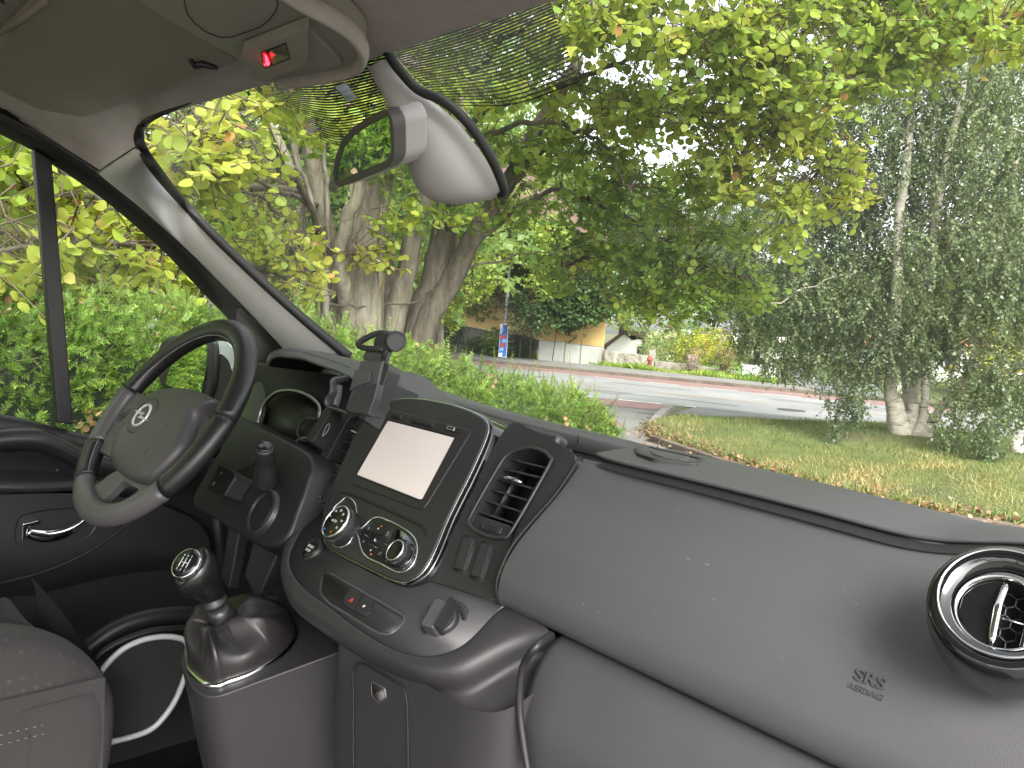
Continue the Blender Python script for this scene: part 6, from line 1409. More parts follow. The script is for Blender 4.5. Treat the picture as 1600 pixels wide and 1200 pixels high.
strip('cycle_lane', fd, far, REDA, .016, s1=1.5, o1=.35)
strip('far_pavement', far, side, PAV, .13, s1=-2.3, thick=.12, o1=.22)
strip('far_kerb', far, far, KERBD, .125, s1=-2.3, o1=.0, o2=.21, thick=.12)
strip('far_pavement', far, side, PAV, .13, s0=6, thick=.12)
strip('near_pavement', near, near, PAV, .05, s0=-3.95, s1=40, o1=-2.1, o2=-.12)
def dashes(name, l, w, ln, gap, s0, s1, z, m, off=0, ph=0):
    q = MB(); s_ = s0 + ph
    while s_ < s1:
        a, b = line(*l, s_, s_ + ln, off)
        q.add([p_ + V(0, 0, z) for p_ in (a, b, b + n_v * w, a + n_v * w)], [(0, 1, 2, 3)]); s_ += ln + gap
    return tag(q.build(name, m, smooth=False), kind='structure')
dashes('edge_line_marking', near, .13, 1.0, .55, -40, 40, .021, LINE, ph=.08)
dashes('centre_line_marking', cen, .10, 3.2, 1.0, -40, 40, .021, OLIN, ph=.4)
dashes('cycle_lane_marking', fd, .11, 1.1, .8, -40, 1.5, .021, LINE, off=.25, ph=.3)
PAT = noisemat('patched_asphalt', (.15, .15, .15), (.20, .20, .198), 2)
for i, (s0_, t0_, w_, l_) in enumerate(((-9.5, 18.6, 1.1, 3.2), (-3.2, 22.1, .9, 4.5), (1.5, 19.2, .7, 2.2), (-15, 21.6, 1.2, 5))):
    c_ = [d_ * (s0_ + a * l_) + n_v * (t0_ + b * w_) for a, b in ((0, 0), (1, .04), (1.02, 1), (.02, .95))]; sheet('asphalt_patch', [(p.x, p.y) for p in c_], PAT, .0145)
q = MB(); r9 = random.Random(4)
for s0_, t0_ in ((-12, 19.6), (-6.5, 19.3), (-1, 23.2), (3, 18.7), (-8, 22.8), (-4.6, 14.9), (-4.2, 14.2)):
    p_ = d_ * s0_ + n_v * t0_ + V(0, 0, .0152); L_ = [p_]
    for k in range(14): p_ = p_ + d_ * r9.uniform(.05, .35) + n_v * r9.uniform(-.12, .12); L_.append(p_.copy())
    q.tube(L_, [(.004, .012)] * len(L_), 4, flat=V(0, 0, 1))
tag(q.build('road_cracks', mat('tar', (.035, .035, .035), .8)), kind='structure')
# yard in front of the van, the grass island and its kerbs
sheet('yard', [(-12, -8), (8, -8), (8, 8), tuple(G(1700, 850))[:2], tuple(G(1400, 800))[:2], tuple(G(1010, 690))[:2], tuple(G(1010, 668))[:2], tuple(G(1030, 658))[:2], tuple(G(1043, 643.5))[:2], tuple(G(900, 630))[:2], (-14, 8), (-14, 0)], DRV, .008)
gpx = [(1017, 672), (1022, 666), (1032, 662), (1060, 661), (1110, 661), (1180, 663), (1300, 668), (1400, 675), (1600, 695), (1700, 705), (2300, 790), (2300, 1000), (1900, 960), (1600, 834), (1500, 815), (1400, 797), (1300, 772), (1200, 745), (1130, 722), (1080, 705), (1040, 690), (1020, 680)]
gpts = [G(*p) for p in gpx]
import mathutils
def inpoly(p, poly):
    c = False
    for i in range(len(poly)):
        a, b = poly[i - 1], poly[i]
        if (a.y > p[1]) != (b.y > p[1]) and p[0] < (b.x - a.x) * (p[1] - a.y) / (b.y - a.y) + a.x: c = not c
    return c
gp_n = np.array([(p.x, p.y) for p in gpts])
def edge_dist(xy):
    A = gp_n; Bq = np.roll(gp_n, -1, 0); out = np.full(len(xy), 1e9)
    for a, b in zip(A, Bq):
        ab = b - a; t = np.clip(((xy - a) @ ab) / (ab @ ab), 0, 1); out = np.minimum(out, np.linalg.norm(xy - (a + t[:, None] * ab), axis=1))
    return out
def gz(xy):
    e = edge_dist(xy); base = .06 + .16 * (1 - np.exp(-e / .5)); b = BB[:2]; r2 = ((xy - b) ** 2).sum(1)
    return base + .14 * np.exp(-r2 / .8) + .05 * np.sin(xy[:, 0] * 1.1 + 1) * np.cos(xy[:, 1] * .9)
# turf as a draped sheet
gx0, gy0 = gp_n.min(0); gx1, gy1 = gp_n.max(0); gx1 = min(gx1, 6)
bm = bmesh.new(); vs = [bm.verts.new((p.x, p.y, 0)) for p in gpts]; bm.faces.new(vs)
bmesh.ops.triangulate(bm, faces=bm.faces[:])
for it in range(6): bmesh.ops.subdivide_edges(bm, edges=[e for e in bm.edges if e.calc_length() > .35], cuts=1, use_grid_fill=False); bmesh.ops.triangulate(bm, faces=bm.faces[:])
xy = np.array([(v.co.x, v.co.y) for v in bm.verts]); z_ = gz(xy)
for v, z in zip(bm.verts, z_): v.co.z = z
me = bpy.data.meshes.new('grass_island'); bm.to_mesh(me); bm.free(); me.materials.append(GRA)
for p in me.polygons: p.use_smooth = True
o = bpy.data.objects.new('grass_island', me); COL.objects.link(o); tag(o, kind='structure')
# kerb round the island tip, low stone edge toward the yard
def kerb(name, pxs, w, h, m):
    c = cr([G(*p) for p in pxs], 6); q = MB()
    q.loft([[p + V(0, 0, 0), p + V(0, 0, h), p + s_ * w + V(0, 0, h), p + s_ * w] for p, s_ in [(c[i], (c[min(i + 1, len(c) - 1)] - c[max(i - 1, 0)]).cross(V(0, 0, 1)).normalized()) for i in range(len(c))]])
    return tag(q.build(name, m, bevel=.01), kind='structure')
kerb('kerb', [(1018, 682), (1012, 672), (1018, 660), (1030, 648), (1044, 638)], .16, .11, KERB)
kerb('stone_edge', [(1025, 690), (1060, 703), (1130, 727), (1200, 750), (1300, 778), (1400, 803), (1500, 820), (1600, 838), (1800, 900)], .12, .10, KERBD)
# grass blades and litter
r_ = np.random.default_rng(31)
N = 150000; xy = np.stack([r_.uniform(-9, 3, N), r_.uniform(6.5, 19, N)], 1)
ins = np.array([False] * N)
A = gp_n; x_, y_ = xy[:, 0], xy[:, 1]
for i in range(len(A)):
    a, b = A[i - 1], A[i]; cnd = (a[1] > y_) != (b[1] > y_)
    with np.errstate(divide='ignore', invalid='ignore'): ins ^= cnd & (x_ < (b[0] - a[0]) * (y_ - a[1]) / (b[1] - a[1] + 1e-12) + a[0])
xy = xy[ins]; N = len(xy); e = edge_dist(xy); z_ = gz(xy)
p3 = np.stack([xy[:, 0], xy[:, 1], z_], 1); nzg = smooth_noise(p3 * [1, 1, 0], 1.3, 41); nzh = smooth_noise(p3 * [1, 1, 0], 4, 44)
ax_ = unit(r_.normal(size=(N, 3)) * .55 + [0, 0, 1]); hgt = .055 * r_.uniform(.5, 1.5, N) * (1 + .35 * nzg + .25 * nzh)
Vg = leaves(p3, ax_, unit(r_.normal(size=(N, 3))), hgt, [(0, -.07, 0), (1, 0, .1), (0, .07, 0)])
front = np.clip(1 - np.abs(xy @ np.array([n_v.x, n_v.y]) - 8.5) / 5, 0, 1)
GRS = leafmat('grass_blade', [(0, (.06, .12, .02)), (.35, (.11, .16, .04)), (.6, (.21, .22, .075)), (.8, (.38, .30, .13)), (1, (.42, .27, .13))], transl=.25)
tag(np_mesh('grass', Vg, 3, GRS, None, .30 + .20 * nzg + .12 * nzh + .28 * front + .30 * np.exp(-e / .35) + r_.normal(size=N) * .09), kind='stuff')
q_ = 2600; s_ = r_.uniform(0, 1, q_)
el = resamp([G(*p) for p in ((1016, 672), (1020, 682), (1040, 694), (1130, 725), (1200, 748), (1300, 776), (1400, 801), (1600, 837), (1800, 895))], 200); EL = np.array([tuple(p) for p in el])
lp_ = EL[(s_ * 199).astype(int)] + np.stack([r_.normal(size=q_) * .10, r_.normal(size=q_) * .10, np.full(q_, .03) + np.abs(r_.normal(size=q_)) * .06], 1)
big = r_.uniform(size=q_) < .25; lp_[big, :2] += r_.normal(size=(big.sum(), 2)) * [.9, 1.4]; lp_[:, 2] = np.maximum(lp_[:, 2], np.where(big, .05, 0))
Vf = leaves(lp_, unit(r_.normal(size=(q_, 3)) * [1, 1, .3]), unit(r_.normal(size=(q_, 3)) * .5 + [0, 0, 1]), r_.uniform(.025, .06, q_), ROUND)
tag(np_mesh('fallen_leaves', Vf, 9, DEAD, None, r_.uniform(size=q_), ROUND_F), kind='stuff')
# weeds along the stone edge
qn = 3000; wp_ = EL[(r_.uniform(0, 1, qn) * 199).astype(int)] + np.stack([r_.normal(size=qn) * .08 - .05, r_.normal(size=qn) * .08 + .12, np.full(qn, .05)], 1)
Vw = leaves(wp_, unit(r_.normal(size=(qn, 3)) * .7 + [0, 0, 1]), unit(r_.normal(size=(qn, 3))), r_.uniform(.06, .16, qn), [(0, -.05, 0), (.6, -.06, .05), (1, 0, .1), (.6, .06, .05), (0, .05, 0)])
tag(np_mesh('weeds', Vw, 5, GRS, None, r_.uniform(.1, .75, qn)), kind='stuff')

# ---------------- far side of the road
def TF(t): return Fr(n_v * t, d_, (0, 0, 1))
def pf(fr, a, b): return fr.P(a, b)
YEL = mat('yellow_boards', (.60, .42, .16), .8, var=.1, vscale=3); WREN = noisemat('pale_render', (.26, .27, .245), (.36, .37, .335), .8); GWAL = noisemat('grey_render', (.24, .27, .25), (.33, .36, .33), .8)
WHW = mat('white_boards', (.62, .63, .60), .8, var=.05, vscale=2); DKW = mat('dark_window', (.02, .025, .03), .15); RTIL = mat('tile_roof', (.11, .065, .05), .9, bump=1, bscale=8, bdist=.05, var=.2, vscale=2); OTIL = mat('orange_tile_roof', (.34, .13, .07), .9, bump=1, bscale=8, bdist=.05, var=.2, vscale=2)
def extr(fr, pxs, depth, name, m, par, bevel=0):
    o = px(fr, pxs); return MB().slab(fr, o, -depth if fr.n.dot(CAM - fr.o) > 0 else depth, 0).build(name, m, par, smooth=False, bevel=bevel)
F31 = TF(32.0); 
yh = empty('yellow_house', tuple(F31.P(860, 555)), 'yellow boarded house on a grey basement, across the road behind the poster pole', 'house')
base_l, base_r = F31.uv(560, 520), F31.uv(944, 560)
F33 = TF(33.4)
def wall_uv(fr, u0, u1, z0, z1, dep, name, m, par): return MB().slab(fr, [(u0, z0), (u1, z0), (u1, z1), (u0, z1)], dep, 0).build(name, m, par, smooth=False)
uR = F31.uv(943, 560)[0]; uM = F31.uv(853, 545)[0]; uL = F31.uv(480, 520)[0]
zR = F31.uv(943, 543)[1]; zM = F31.uv(853, 532)[1]
MB().slab(F31, [(uM, -.2), (uR, -.2), (uR, zR), (uM, zM)], .8, 0).build('pale_basement', WREN, yh, smooth=False)
uM3 = F33.uv(862, 545)[0]; uL3 = F33.uv(400, 500)[0]; zz1 = F33.uv(820, 527)[1]; 
MB().slab(F33, [(uL3, -.2), (uM3, -.2), (uM3, F33.uv(853, 533)[1]), (F33.uv(687, 502)[0], F33.uv(687, 502)[1]), (uL3, F33.uv(687, 502)[1] + .4)], .6, 0).build('grey_basement', GWAL, yh, smooth=False)
F32 = TF(32.25)
MB().slab(F32, [(uL3, 1.0), (F32.uv(944, 543)[0], F32.uv(944, 543)[1]), (F32.uv(944, 543)[0], 5.6), (uL3, 5.6)], -5, -.05).build('yellow_wall', YEL, yh, smooth=False) if False else None
uY = F32.uv(944, 540)[0]
q = MB(); q.slab(F32, [(uL3, F32.uv(687, 501)[1] + .5), (F32.uv(687, 501)[0], F32.uv(687, 501)[1]), (F32.uv(853, 532)[0], F32.uv(853, 532)[1] + .02), (uY, F32.uv(944, 542)[1]), (uY, 5.4), (uL3, 6)], .02, .12)
q.build('yellow_wall', YEL, yh, smooth=False)
q = MB()
for i in range(90): q.box(F32.pt(uY - .1 - i * .28, 3.2, .0), d_ * .012, V(0, 0, 2.2), F32.n * .02)
q.build('board_seams', mat('yellow_seam', (.40, .24, .06), .9), yh, smooth=False)
for w0_ in (-3, -7, -12, -17): MB().slab(F32, [(uY + w0_, 2.8), (uY + w0_ + 1.2, 2.8), (uY + w0_ + 1.2, 4.1), (uY + w0_, 4.1)], -.04, .03).build('window', DKW, yh, smooth=False)
MB().slab(F32, [(uL3, 5.3), (uY + .5, 5.3), (uY - 3, 8), (uL3, 8)], -.5, 9).build('roof', RTIL, yh, smooth=False)
# fences and posts by the pavement
F30 = TF(31.2)
fn = empty('mesh_fence', tuple(F30.P(860, 565)), 'thin rusty posts of a wire fence in front of the pale basement wall', 'fence')
for a, t_ in (((863, 561), (869, 520)), ((881, 563), (884, 533)), ((906, 567), (909, 530)), ((828, 556), (830, 528)), ((941, 570), (944, 545)), ((791, 556), (792, 520)), ((727, 546), (730, 518)), ((696, 541), (698, 515)), ((812, 556), (814, 528))):
    MB().tube([F30.P(*a) - V(0, 0, .2), F30.P(*t_)], .022, 6).build('post', mat('rust_post', (.12, .085, .065), .9) if not bpy.data.materials.get('rust_post') else bpy.data.materials['rust_post'], fn)
# retaining stone wall with piers
SW = noisemat('stone_wall', (.16, .145, .12), (.36, .33, .28), 3.2, bump=1, bs=5, bd=.08)
F31b = TF(31.6)
sw = empty('garden_stone_wall', tuple(F31b.P(1015, 578)), 'old grey stone garden wall with square piers along the far pavement', 'wall')
for pts, nm in (([(944, 580), (944, 547), (975, 551), (1013, 556), (1013, 585)], 'wall_section'), ([(1014, 586), (1014, 548), (1021, 546), (1022, 586)], 'pier'), ([(1023, 586), (1023, 564), (1072, 569), (1072, 590)], 'wall_section'), ([(1073, 590), (1073, 554), (1087, 556), (1087, 592)], 'pier'), ([(1088, 592), (1088, 571), (1120, 576), (1150, 579), (1158, 600)], 'wall_section')):
    extr(F31b, pts, .4 if nm == 'pier' else .3, nm, SW, sw, bevel=.03)
wg = empty('white_panel_fence', tuple(F31b.P(1175, 590)), 'white boarded fence panels beside the junction, right of the stone wall', 'fence')
for i in range(8):
    x0 = 1160 + i * 6.2; extr(F31b, [(x0, 598 + i), (x0, 569 + i * .6), (x0 + 5.2, 569.6 + i * .6), (x0 + 5.2, 598.6 + i)], .04, 'board', WHW, wg)
vf = TF(30.6)
# white house in the garden
F40 = TF(40)
wh = empty('white_house', tuple(F40.P(980, 555)), 'white house with a dark shed door, half hidden by garden trees behind the stone wall', 'house')
extr(F40, [(948, 575), (948, 536), (975, 520), (986, 532), (1009, 528), (1009, 580)], 6, 'wall', WHW, wh); 
extr(TF(39.9), [(996, 562), (996, 541), (1004, 542), (1003, 564)], .05, 'door', DKW, wh)
extr(F40.off(-.1) if False else TF(39.8), [(940, 541), (975, 516), (1014, 526), (1014, 530), (975, 521), (943, 545)], 6.3, 'roof', RTIL, wh)
# houses beyond the junction and behind the birch
def house(cx, w_px, y_base, y_eave, y_ridge, t, wallm, roofm, label, dep=7):
    f = TF(t); h = empty('distant_house', tuple(f.P(cx, y_base)), label, 'house')
    extr(f, [(cx - w_px / 2, y_base), (cx - w_px / 2, y_eave - .02 * w_px), (cx + w_px / 2, y_eave + .06 * w_px), (cx + w_px / 2, y_base)], dep, 'wall', wallm, h)
    g2 = TF(t - .5); A_, B_ = g2.uv(cx - w_px / 2 - 6, y_eave), g2.uv(cx + w_px / 2 + 6, y_eave + 4); C_ = g2.uv(cx + w_px / 2 - 4, y_ridge + 3); D_ = g2.uv(cx - w_px / 2 + 4, y_ridge)
    q = MB(); q.add([g2.pt(*A_), g2.pt(*B_), g2.pt(*C_) - g2.n * (dep / 2), g2.pt(*D_) - g2.n * (dep / 2), g2.pt(*A_) - g2.n * (dep + 1), g2.pt(*B_) - g2.n * (dep + 1)], [(0, 1, 2, 3), (3, 2, 5, 4), (0, 3, 4), (1, 5, 2)]); q.build('roof', roofm, h, smooth=False)
    f3 = TF(t - .05)
    for k in (-.3, 0, .3):
        x0 = cx + k * w_px; ym = (y_base + y_eave) / 2; s_ = w_px * .07
        extr(f3, [(x0 - s_, ym + s_), (x0 - s_, ym - s_ * 1.2), (x0 + s_, ym - s_ * 1.2 + 1), (x0 + s_, ym + s_ + 1)], .05, 'window', DKW, h)
    return h
house(1310, 110, 566, 536, 512, 70, WREN, OTIL, 'house with an orange tiled roof far beyond the junction, seen left of the birch stems')
house(1215, 60, 560, 534, 518, 80, WHW, RTIL, 'small pale house with brown roof far down the side road')
house(1540, 170, 596, 540, 505, 50, WHW, OTIL, 'white house seen through the right half of the birch foliage')
house(1112, 60, 556, 528, 512, 95, mat('red_boards', (.30, .06, .04), .8), RTIL, 'red boarded house at the far end of the side road behind the red van')
# left side: white gabled house beyond the hedge
lh = empty('gabled_house', (-17, 1.5, 0), 'white rendered house with brown tiled roofs, seen high through the driver window', 'house')
LHF = Fr((-17, 1.5, 0), (.18, 1, 0), (0, 0, 1)); LHF = LHF if LHF.n.dot(CAM - LHF.o) > 0 else Fr(LHF.o, -LHF.u, LHF.v)
extr(LHF, [(-200, 480), (-200, 272), (0, 268), (110, 262), (150, 300), (150, 480)], 6, 'wall', WHW, lh)
LH2 = LHF.off(.5)
q = MB(); A_ = [LH2.uv(*p) for p in ((-220, 262), (20, 262), (90, 262), (60, 230), (-200, 215))]; q.slab(LH2, A_, -6, 0); q.build('roof', RTIL, lh, smooth=False)
LH3 = LHF.off(1.6)
q = MB(); A_ = [LH3.uv(*p) for p in ((-150, 345), (42, 340), (38, 318), (-150, 312))]; q.slab(LH3, A_, -1.4, 0); q.build('porch_roof', RTIL, lh, smooth=False)
q = MB(); q.slab(LHF.off(.55), [LHF.off(.55).uv(*p) for p in ((-220, 268), (95, 264), (95, 270), (-220, 274))], 0, .08); q.build('fascia_board', mat('cream_paint', (.6, .56, .5), .7), lh, smooth=False)

# ---------------- trees beyond
def tree(base, h, cr_r, n_, tone, m, label, name='garden_tree', lf=.14, trunk_r=.15, zc=None, seed=0, squash=.8, cols=None, bk=None, group=None, nl=9):
    r = np.random.default_rng(seed); base = np.array(base, float); t_ = empty(name, tuple(base), label, 'tree', group)
    zc = zc or h - cr_r * squash; c = base + [0, 0, zc]
    q = MB(); top = Vector(base + [0, 0, h * .8]); ln = []
    limb(q, [Vector(base - [0, 0, .2]), Vector(base + [0, 0, h * .3]) + Vector((*r.normal(size=2) * .1, 0)), Vector(base + [0, 0, h * .55]) + Vector((*r.normal(size=2) * .2, 0)), top], trunk_r, trunk_r * .25, 8)
    nb = 9; cl = []
    for i in range(nb):
        a = i * 2.4 + r.uniform(-.4, .4); rr = cr_r * r.uniform(.5, .85); zz = zc + cr_r * squash * r.uniform(-.7, .75)
        e_ = base + [rr * math.cos(a), rr * math.sin(a), zz]; s0_ = base + [0, 0, max(h * .2, zz - rr * .7)]
        limb(q, [Vector(s0_), Vector((s0_ * .5 + e_ * .5) + [0, 0, .15 * rr]), Vector(e_)], trunk_r * .35, .015, 6); cl.append(e_)
    q.build('trunk', bk or BARKD, t_)
    cl = np.array(cl + [base + [0, 0, zc + cr_r * squash * .6]]); ci = r.integers(0, len(cl), n_)
    P = cl[ci] + unit(r.normal(size=(n_, 3))) * (r.uniform(size=(n_, 1)) ** .45) * cr_r * .52 * [1, 1, squash]
    shade = (smooth_noise(P, 3 / cr_r, seed + 1)) * .14
    Vl, ti, tw = sprays(P, np.full(n_, tone) + shade, None, r, lf * 3.4, nl, lf, .3, [(0, 0, 0), (.4, -.42, .06), (1, 0, -.03), (.4, .42, .06)])
    np_mesh('crown', Vl, 4, m, t_, ti); return t_
FG = leafmat('mid_green_leaf', [(0, (.04, .085, .022)), (.4, (.11, .20, .045)), (.7, (.22, .31, .07)), (1, (.36, .42, .11))], transl=.4)
FD = leafmat('dark_green_leaf', [(0, (.022, .045, .016)), (.4, (.055, .11, .032)), (.7, (.10, .17, .05)), (1, (.18, .25, .08))], transl=.3)
FY = leafmat('yellow_green_leaf', [(0, (.06, .10, .012)), (.4, (.17, .24, .03)), (.7, (.32, .36, .05)), (1, (.52, .42, .08))], transl=.4)
def gpt(px_, D): v = dirs(px_, 560); v = v / np.hypot(v[0], v[1]); return (v[0] * D, v[1] * D, 0)
def blob_tree(bpx, D, trunk, r0, blobs, m, lf, label, seed, name='garden_tree', droop=.3, bk=None):
    r = np.random.default_rng(seed); b = gpt(bpx, D); t_ = empty(name, b, label, 'tree'); q = MB()
    T_ = limb(q, [Vector(b)] + [at(x, y, math.hypot(D, 1)) for x, y in trunk], r0, r0 * .3, 8)
    for (cx, cy, rx, ry, D2, dp, n_, tn_) in blobs:
        e_ = at(cx, cy, D2); s0 = min(T_, key=lambda p: (p - e_).length + max(0, p.z - e_.z) * .8); limb(q, [s0, s0.lerp(e_, .5) + V(0, 0, .2), e_], r0 * .3, .02, 5)
    q.build('trunk', bk or BARKD, t_); P, T, B = blob_points(blobs, r); T = T + smooth_noise(P, 1.2, seed) * .12
    Vl, ti, tw = sprays(P, T, B, r, lf * 3.4, 10, lf, droop, [(0, 0, 0), (.4, -.42, .06), (1, 0, -.03), (.4, .42, .06)]); np_mesh('crown', Vl, 4, m, t_, ti); return t_
tl = [ # px, dist, h, r, n, tone, mat, lf, label
 (600, 22, 9.5, 4.2, 1800, .48, FG, .15, 'green tree behind the stems of the round-leaved tree'),
 (500, 14, 8.5, 3.6, 2000, .40, FG, .12, 'dense green tree behind the left stems of the round-leaved tree'),
 (400, 12, 7.5, 3.4, 2000, .50, FG, .11, 'bushy green tree beyond the hedge, seen just right of the windscreen pillar'),
 (300, 13, 7.0, 3.2, 1700, .34, FD, .12, 'dark tree beyond the hedge, seen left of the windscreen pillar'),
 (970, 46, 11, 4.6, 1700, .5, FG, .2, 'tall garden tree over the white house'),
 (1010, 42, 6.0, 2.6, 1200, .62, FG, .16, 'small apple tree with spreading crown in front of the white house'),
 (1060, 60, 12, 5.5, 1600, .35, FD, .26, 'dark conifer-like tree behind the parking sign'),
 (1110, 72, 10, 5.5, 1500, .45, FG, .28, 'round green tree far behind the yellow shrubs'),
 (1180, 66, 8, 4.0, 1400, .28, FD, .26, 'dark tree right of the red van'),
 (1250, 58, 8, 4.2, 1400, .35, FD, .24, 'dark tree beside the side road, left of the birch'),
 (1340, 55, 7.5, 4.0, 1300, .35, FD, .22, 'dark tree behind the white wall at the junction'),
 (1450, 40, 7.0, 3.5, 1400, .5, FG, .2, 'green tree between the birch stems and the white house'),
 (1570, 36, 7.0, 3.4, 1400, .62, FY, .18, 'yellowing tree behind the right edge of the birch'),
 (1680, 34, 8.0, 3.6, 1200, .5, FG, .18, 'green tree beyond the right edge of the windscreen'),
 (740, 52, 15, 6.0, 1700, .42, FG, .28, 'tallest green tree behind the yellow house roof'),
 (860, 60, 15, 6.0, 1500, .38, FD, .30, 'tall dark tree behind the crown with the thin trunk'),
 (180, 9.5, 6.2, 2.4, 1200, .55, FG, .10, 'light-green tree between the hedge and the white gabled house'),
 (40, 9.0, 3.4, 1.9, 900, .5, FG, .09, 'low green tree just behind the hedge at the left edge'),
]
for i, (a, D, h, rr, n_, tn_, m_, lf, lab) in enumerate(tl): tree(gpt(a, D), h, rr, n_, tn_, m_, lab, seed=50 + i, lf=lf, trunk_r=.13 if i == 0 else .2)
blob_tree(887, 35.3, [(889, 540), (893, 500), (897, 440), (900, 380), (905, 320)], .13, [(850, 480, 60, 40, 33, 1.2, 300, .40), (900, 470, 60, 40, 33, 1.2, 330, .42), (935, 455, 45, 45, 33, 1.3, 330, .45), (810, 440, 50, 40, 36, 1.5, 220, .4), (870, 400, 90, 50, 35, 2, 420, .45), (920, 340, 80, 60, 35, 2, 380, .48), (840, 330, 70, 60, 35, 2, 320, .42), (900, 510, 30, 20, 35, 1, 70, .4)], FD, .17, 'tree with a thin straight trunk and dark-green crown, by the pale wall across the road', 301, bk=BARK)
blob_tree(805, 38, [(808, 520), (810, 470), (815, 400)], .28, [(820, 500, 40, 24, 37, 1, 130, .34), (775, 470, 50, 35, 37, 1.5, 200, .4), (730, 460, 60, 40, 38, 1.5, 240, .44), (800, 400, 90, 60, 38, 2, 420, .46), (760, 330, 90, 60, 38, 2, 380, .5)], FG, .19, 'dark-stemmed leafy tree standing over the yellow house behind the poster pole', 302)
blob_tree(690, 24, [(688, 500), (694, 430), (705, 350)], .16, [(700, 490, 30, 26, 24, 1, 60, .66), (710, 440, 60, 40, 24, 1.2, 190, .68), (755, 430, 28, 40, 24, 1.2, 90, .66), (845, 420, 30, 40, 24.5, 1.2, 70, .64), (680, 390, 60, 50, 24, 1.2, 200, .62), (760, 370, 90, 45, 24, 1.5, 260, .66), (850, 370, 50, 40, 24, 1.2, 130, .62), (720, 310, 90, 50, 24, 1.5, 220, .6), (660, 470, 30, 40, 24, 1, 70, .6)], leafmat('lime_leaf', [(0, (.05, .10, .015)), (.5, (.16, .25, .035)), (1, (.34, .40, .07))], transl=.4), .13, 'light yellow-green tree on the near side of the road, left of the poster pole', 303)
# left and behind, seen only in the mirrors
for i, (x, y, h, rr, tn_) in enumerate(((-9, -5, 8, 3.6, .6), (-6, -9, 8, 3.4, .62), (-1.5, -12, 9, 4, .6), (6, -14, 8, 3.6, .55), (-12, -1, 8, 3.4, .5), (-7.5, -2.5, 6.5, 2.8, .62), (-16, -9, 9, 4, .6))):
    tree((x, y, 0), h, rr, 1100, tn_, FG, ('green tree behind the van on the driver side', 'green tree to the rear left, seen in the inside mirror', 'green tree straight behind the van', 'green tree to the rear right of the van', 'green tree beyond the hedge, level with the driver seat', 'light-green tree beyond the hedge just behind the driver seat', 'green tree far behind the hedge to the rear left')[i], seed=90 + i, lf=.16, nl=8)
# shrubs
def shrub(base, r3, n_, tone, m, label, lf=.06, seed=0, nl=8):
    r = np.random.default_rng(seed); base = np.array(base, float); t_ = empty('shrub', tuple(base), label, 'shrub'); q = MB()
    for i in range(9):
        a = i * .7; e_ = base + [r3[0] * .5 * math.cos(a), r3[1] * .5 * math.sin(a), r3[2] * .8]; limb(q, [Vector(base), Vector(base * .5 + e_ * .5), Vector(e_)], .02, .006, 5)
    q.build('stems', TWIG, t_)
    P = base + unit(r.normal(size=(n_, 3))) * (r.uniform(size=(n_, 1)) ** .4) * np.array(r3) * [1, 1, .5] + [0, 0, r3[2] * .52]
    P += smooth_noise(P, 3.0, seed)[:, None] * .12
    Vl, ti, tw = sprays(P, np.full(n_, tone) + smooth_noise(P, 2.0, seed + 2) * .15, None, r, lf * 3.2, nl, lf, .0, [(0, 0, 0), (.4, -.36, .06), (1, 0, -.03), (.4, .36, .06)]); np_mesh('leaves', Vl, 4, m, t_, ti); return t_
def P31(a, b, t=30.8): p = TF(t).P(a, b); return (p.x, p.y, 0)
shrub(P31(1060, 560, 36), (2.2, 2, 2.4), 700, .5, FG, 'green garden shrub between the stone piers', .10, 1)
shrub(P31(1105, 560, 35), (2.0, 1.6, 2.1), 700, .66, FY, 'yellow-green garden shrub right of the second stone pier', .10, 2)
shrub(P31(1130, 585, 30.6), (.55, .5, 1.3), 260, .45, leafmat('reddish_leaf', [(0, (.07, .06, .03)), (.5, (.16, .14, .06)), (1, (.28, .2, .1))]), 'thin brownish bush on the verge before the white fence', .06, 3)
shrub(P31(1080, 580, 30.9), (.7, .4, 1.2), 200, .5, leafmat('pink_leaf', [(0, (.12, .10, .05)), (.5, (.30, .2, .12)), (1, (.42, .28, .2))]), 'dry pinkish bush leaning on the second stone pier', .05, 4)
shrub(P31(1035, 560, 37), (1.2, 1, 1.9), 500, .85, leafmat('cream_flower', [(0, (.2, .26, .06)), (.5, (.55, .56, .25)), (1, (.8, .78, .5))]), 'shrub covered in cream flowers behind the stone wall', .09, 5)
shrub(P31(1400, 600, 27), (2.6, .8, 1.2), 400, .5, FG, 'low bush along the white wall beyond the birch', .08, 6)
shrub(P31(1580, 620, 26), (1.6, 1.2, 2.2), 500, .8, FY, 'yellow autumn bush at the right edge beyond the road', .08, 7)
ivy = shrub(P31(1185, 598, 29.6), (.6, .4, .5), 140, .4, FG, 'small green bush at the foot of the white fence', .05, 8)
# verge greenery along the far pavement
r_ = np.random.default_rng(61); N = 30000; a0, a1 = line(*side, -45, -3.9, .0); tt = r_.uniform(0, 1, N)
bp_ = np.array(a0)[None] * (1 - tt[:, None]) + np.array(a1)[None] * tt[:, None] + np.outer(r_.uniform(0, 1.4, N), np.array(n_v)); bp_[:, 2] = .1
hh_ = r_.uniform(.07, .26, N) * (1 + .5 * smooth_noise(bp_, 1.2, 5))
Vv = leaves(bp_, unit(r_.normal(size=(N, 3)) * .5 + [0, 0, 1]), unit(r_.normal(size=(N, 3))), hh_, [(0, -.06, 0), (.6, -.12, .05), (1, 0, .1), (.6, .12, .05), (0, .06, 0)])
tag(np_mesh('verge_grass', Vv, 5, leafmat('verge_leaf', [(0, (.05, .12, .02)), (.5, (.17, .28, .04)), (1, (.38, .40, .10))]), None, .5 + .2 * smooth_noise(bp_, .9, 7) + r_.normal(size=N) * .1), kind='stuff')
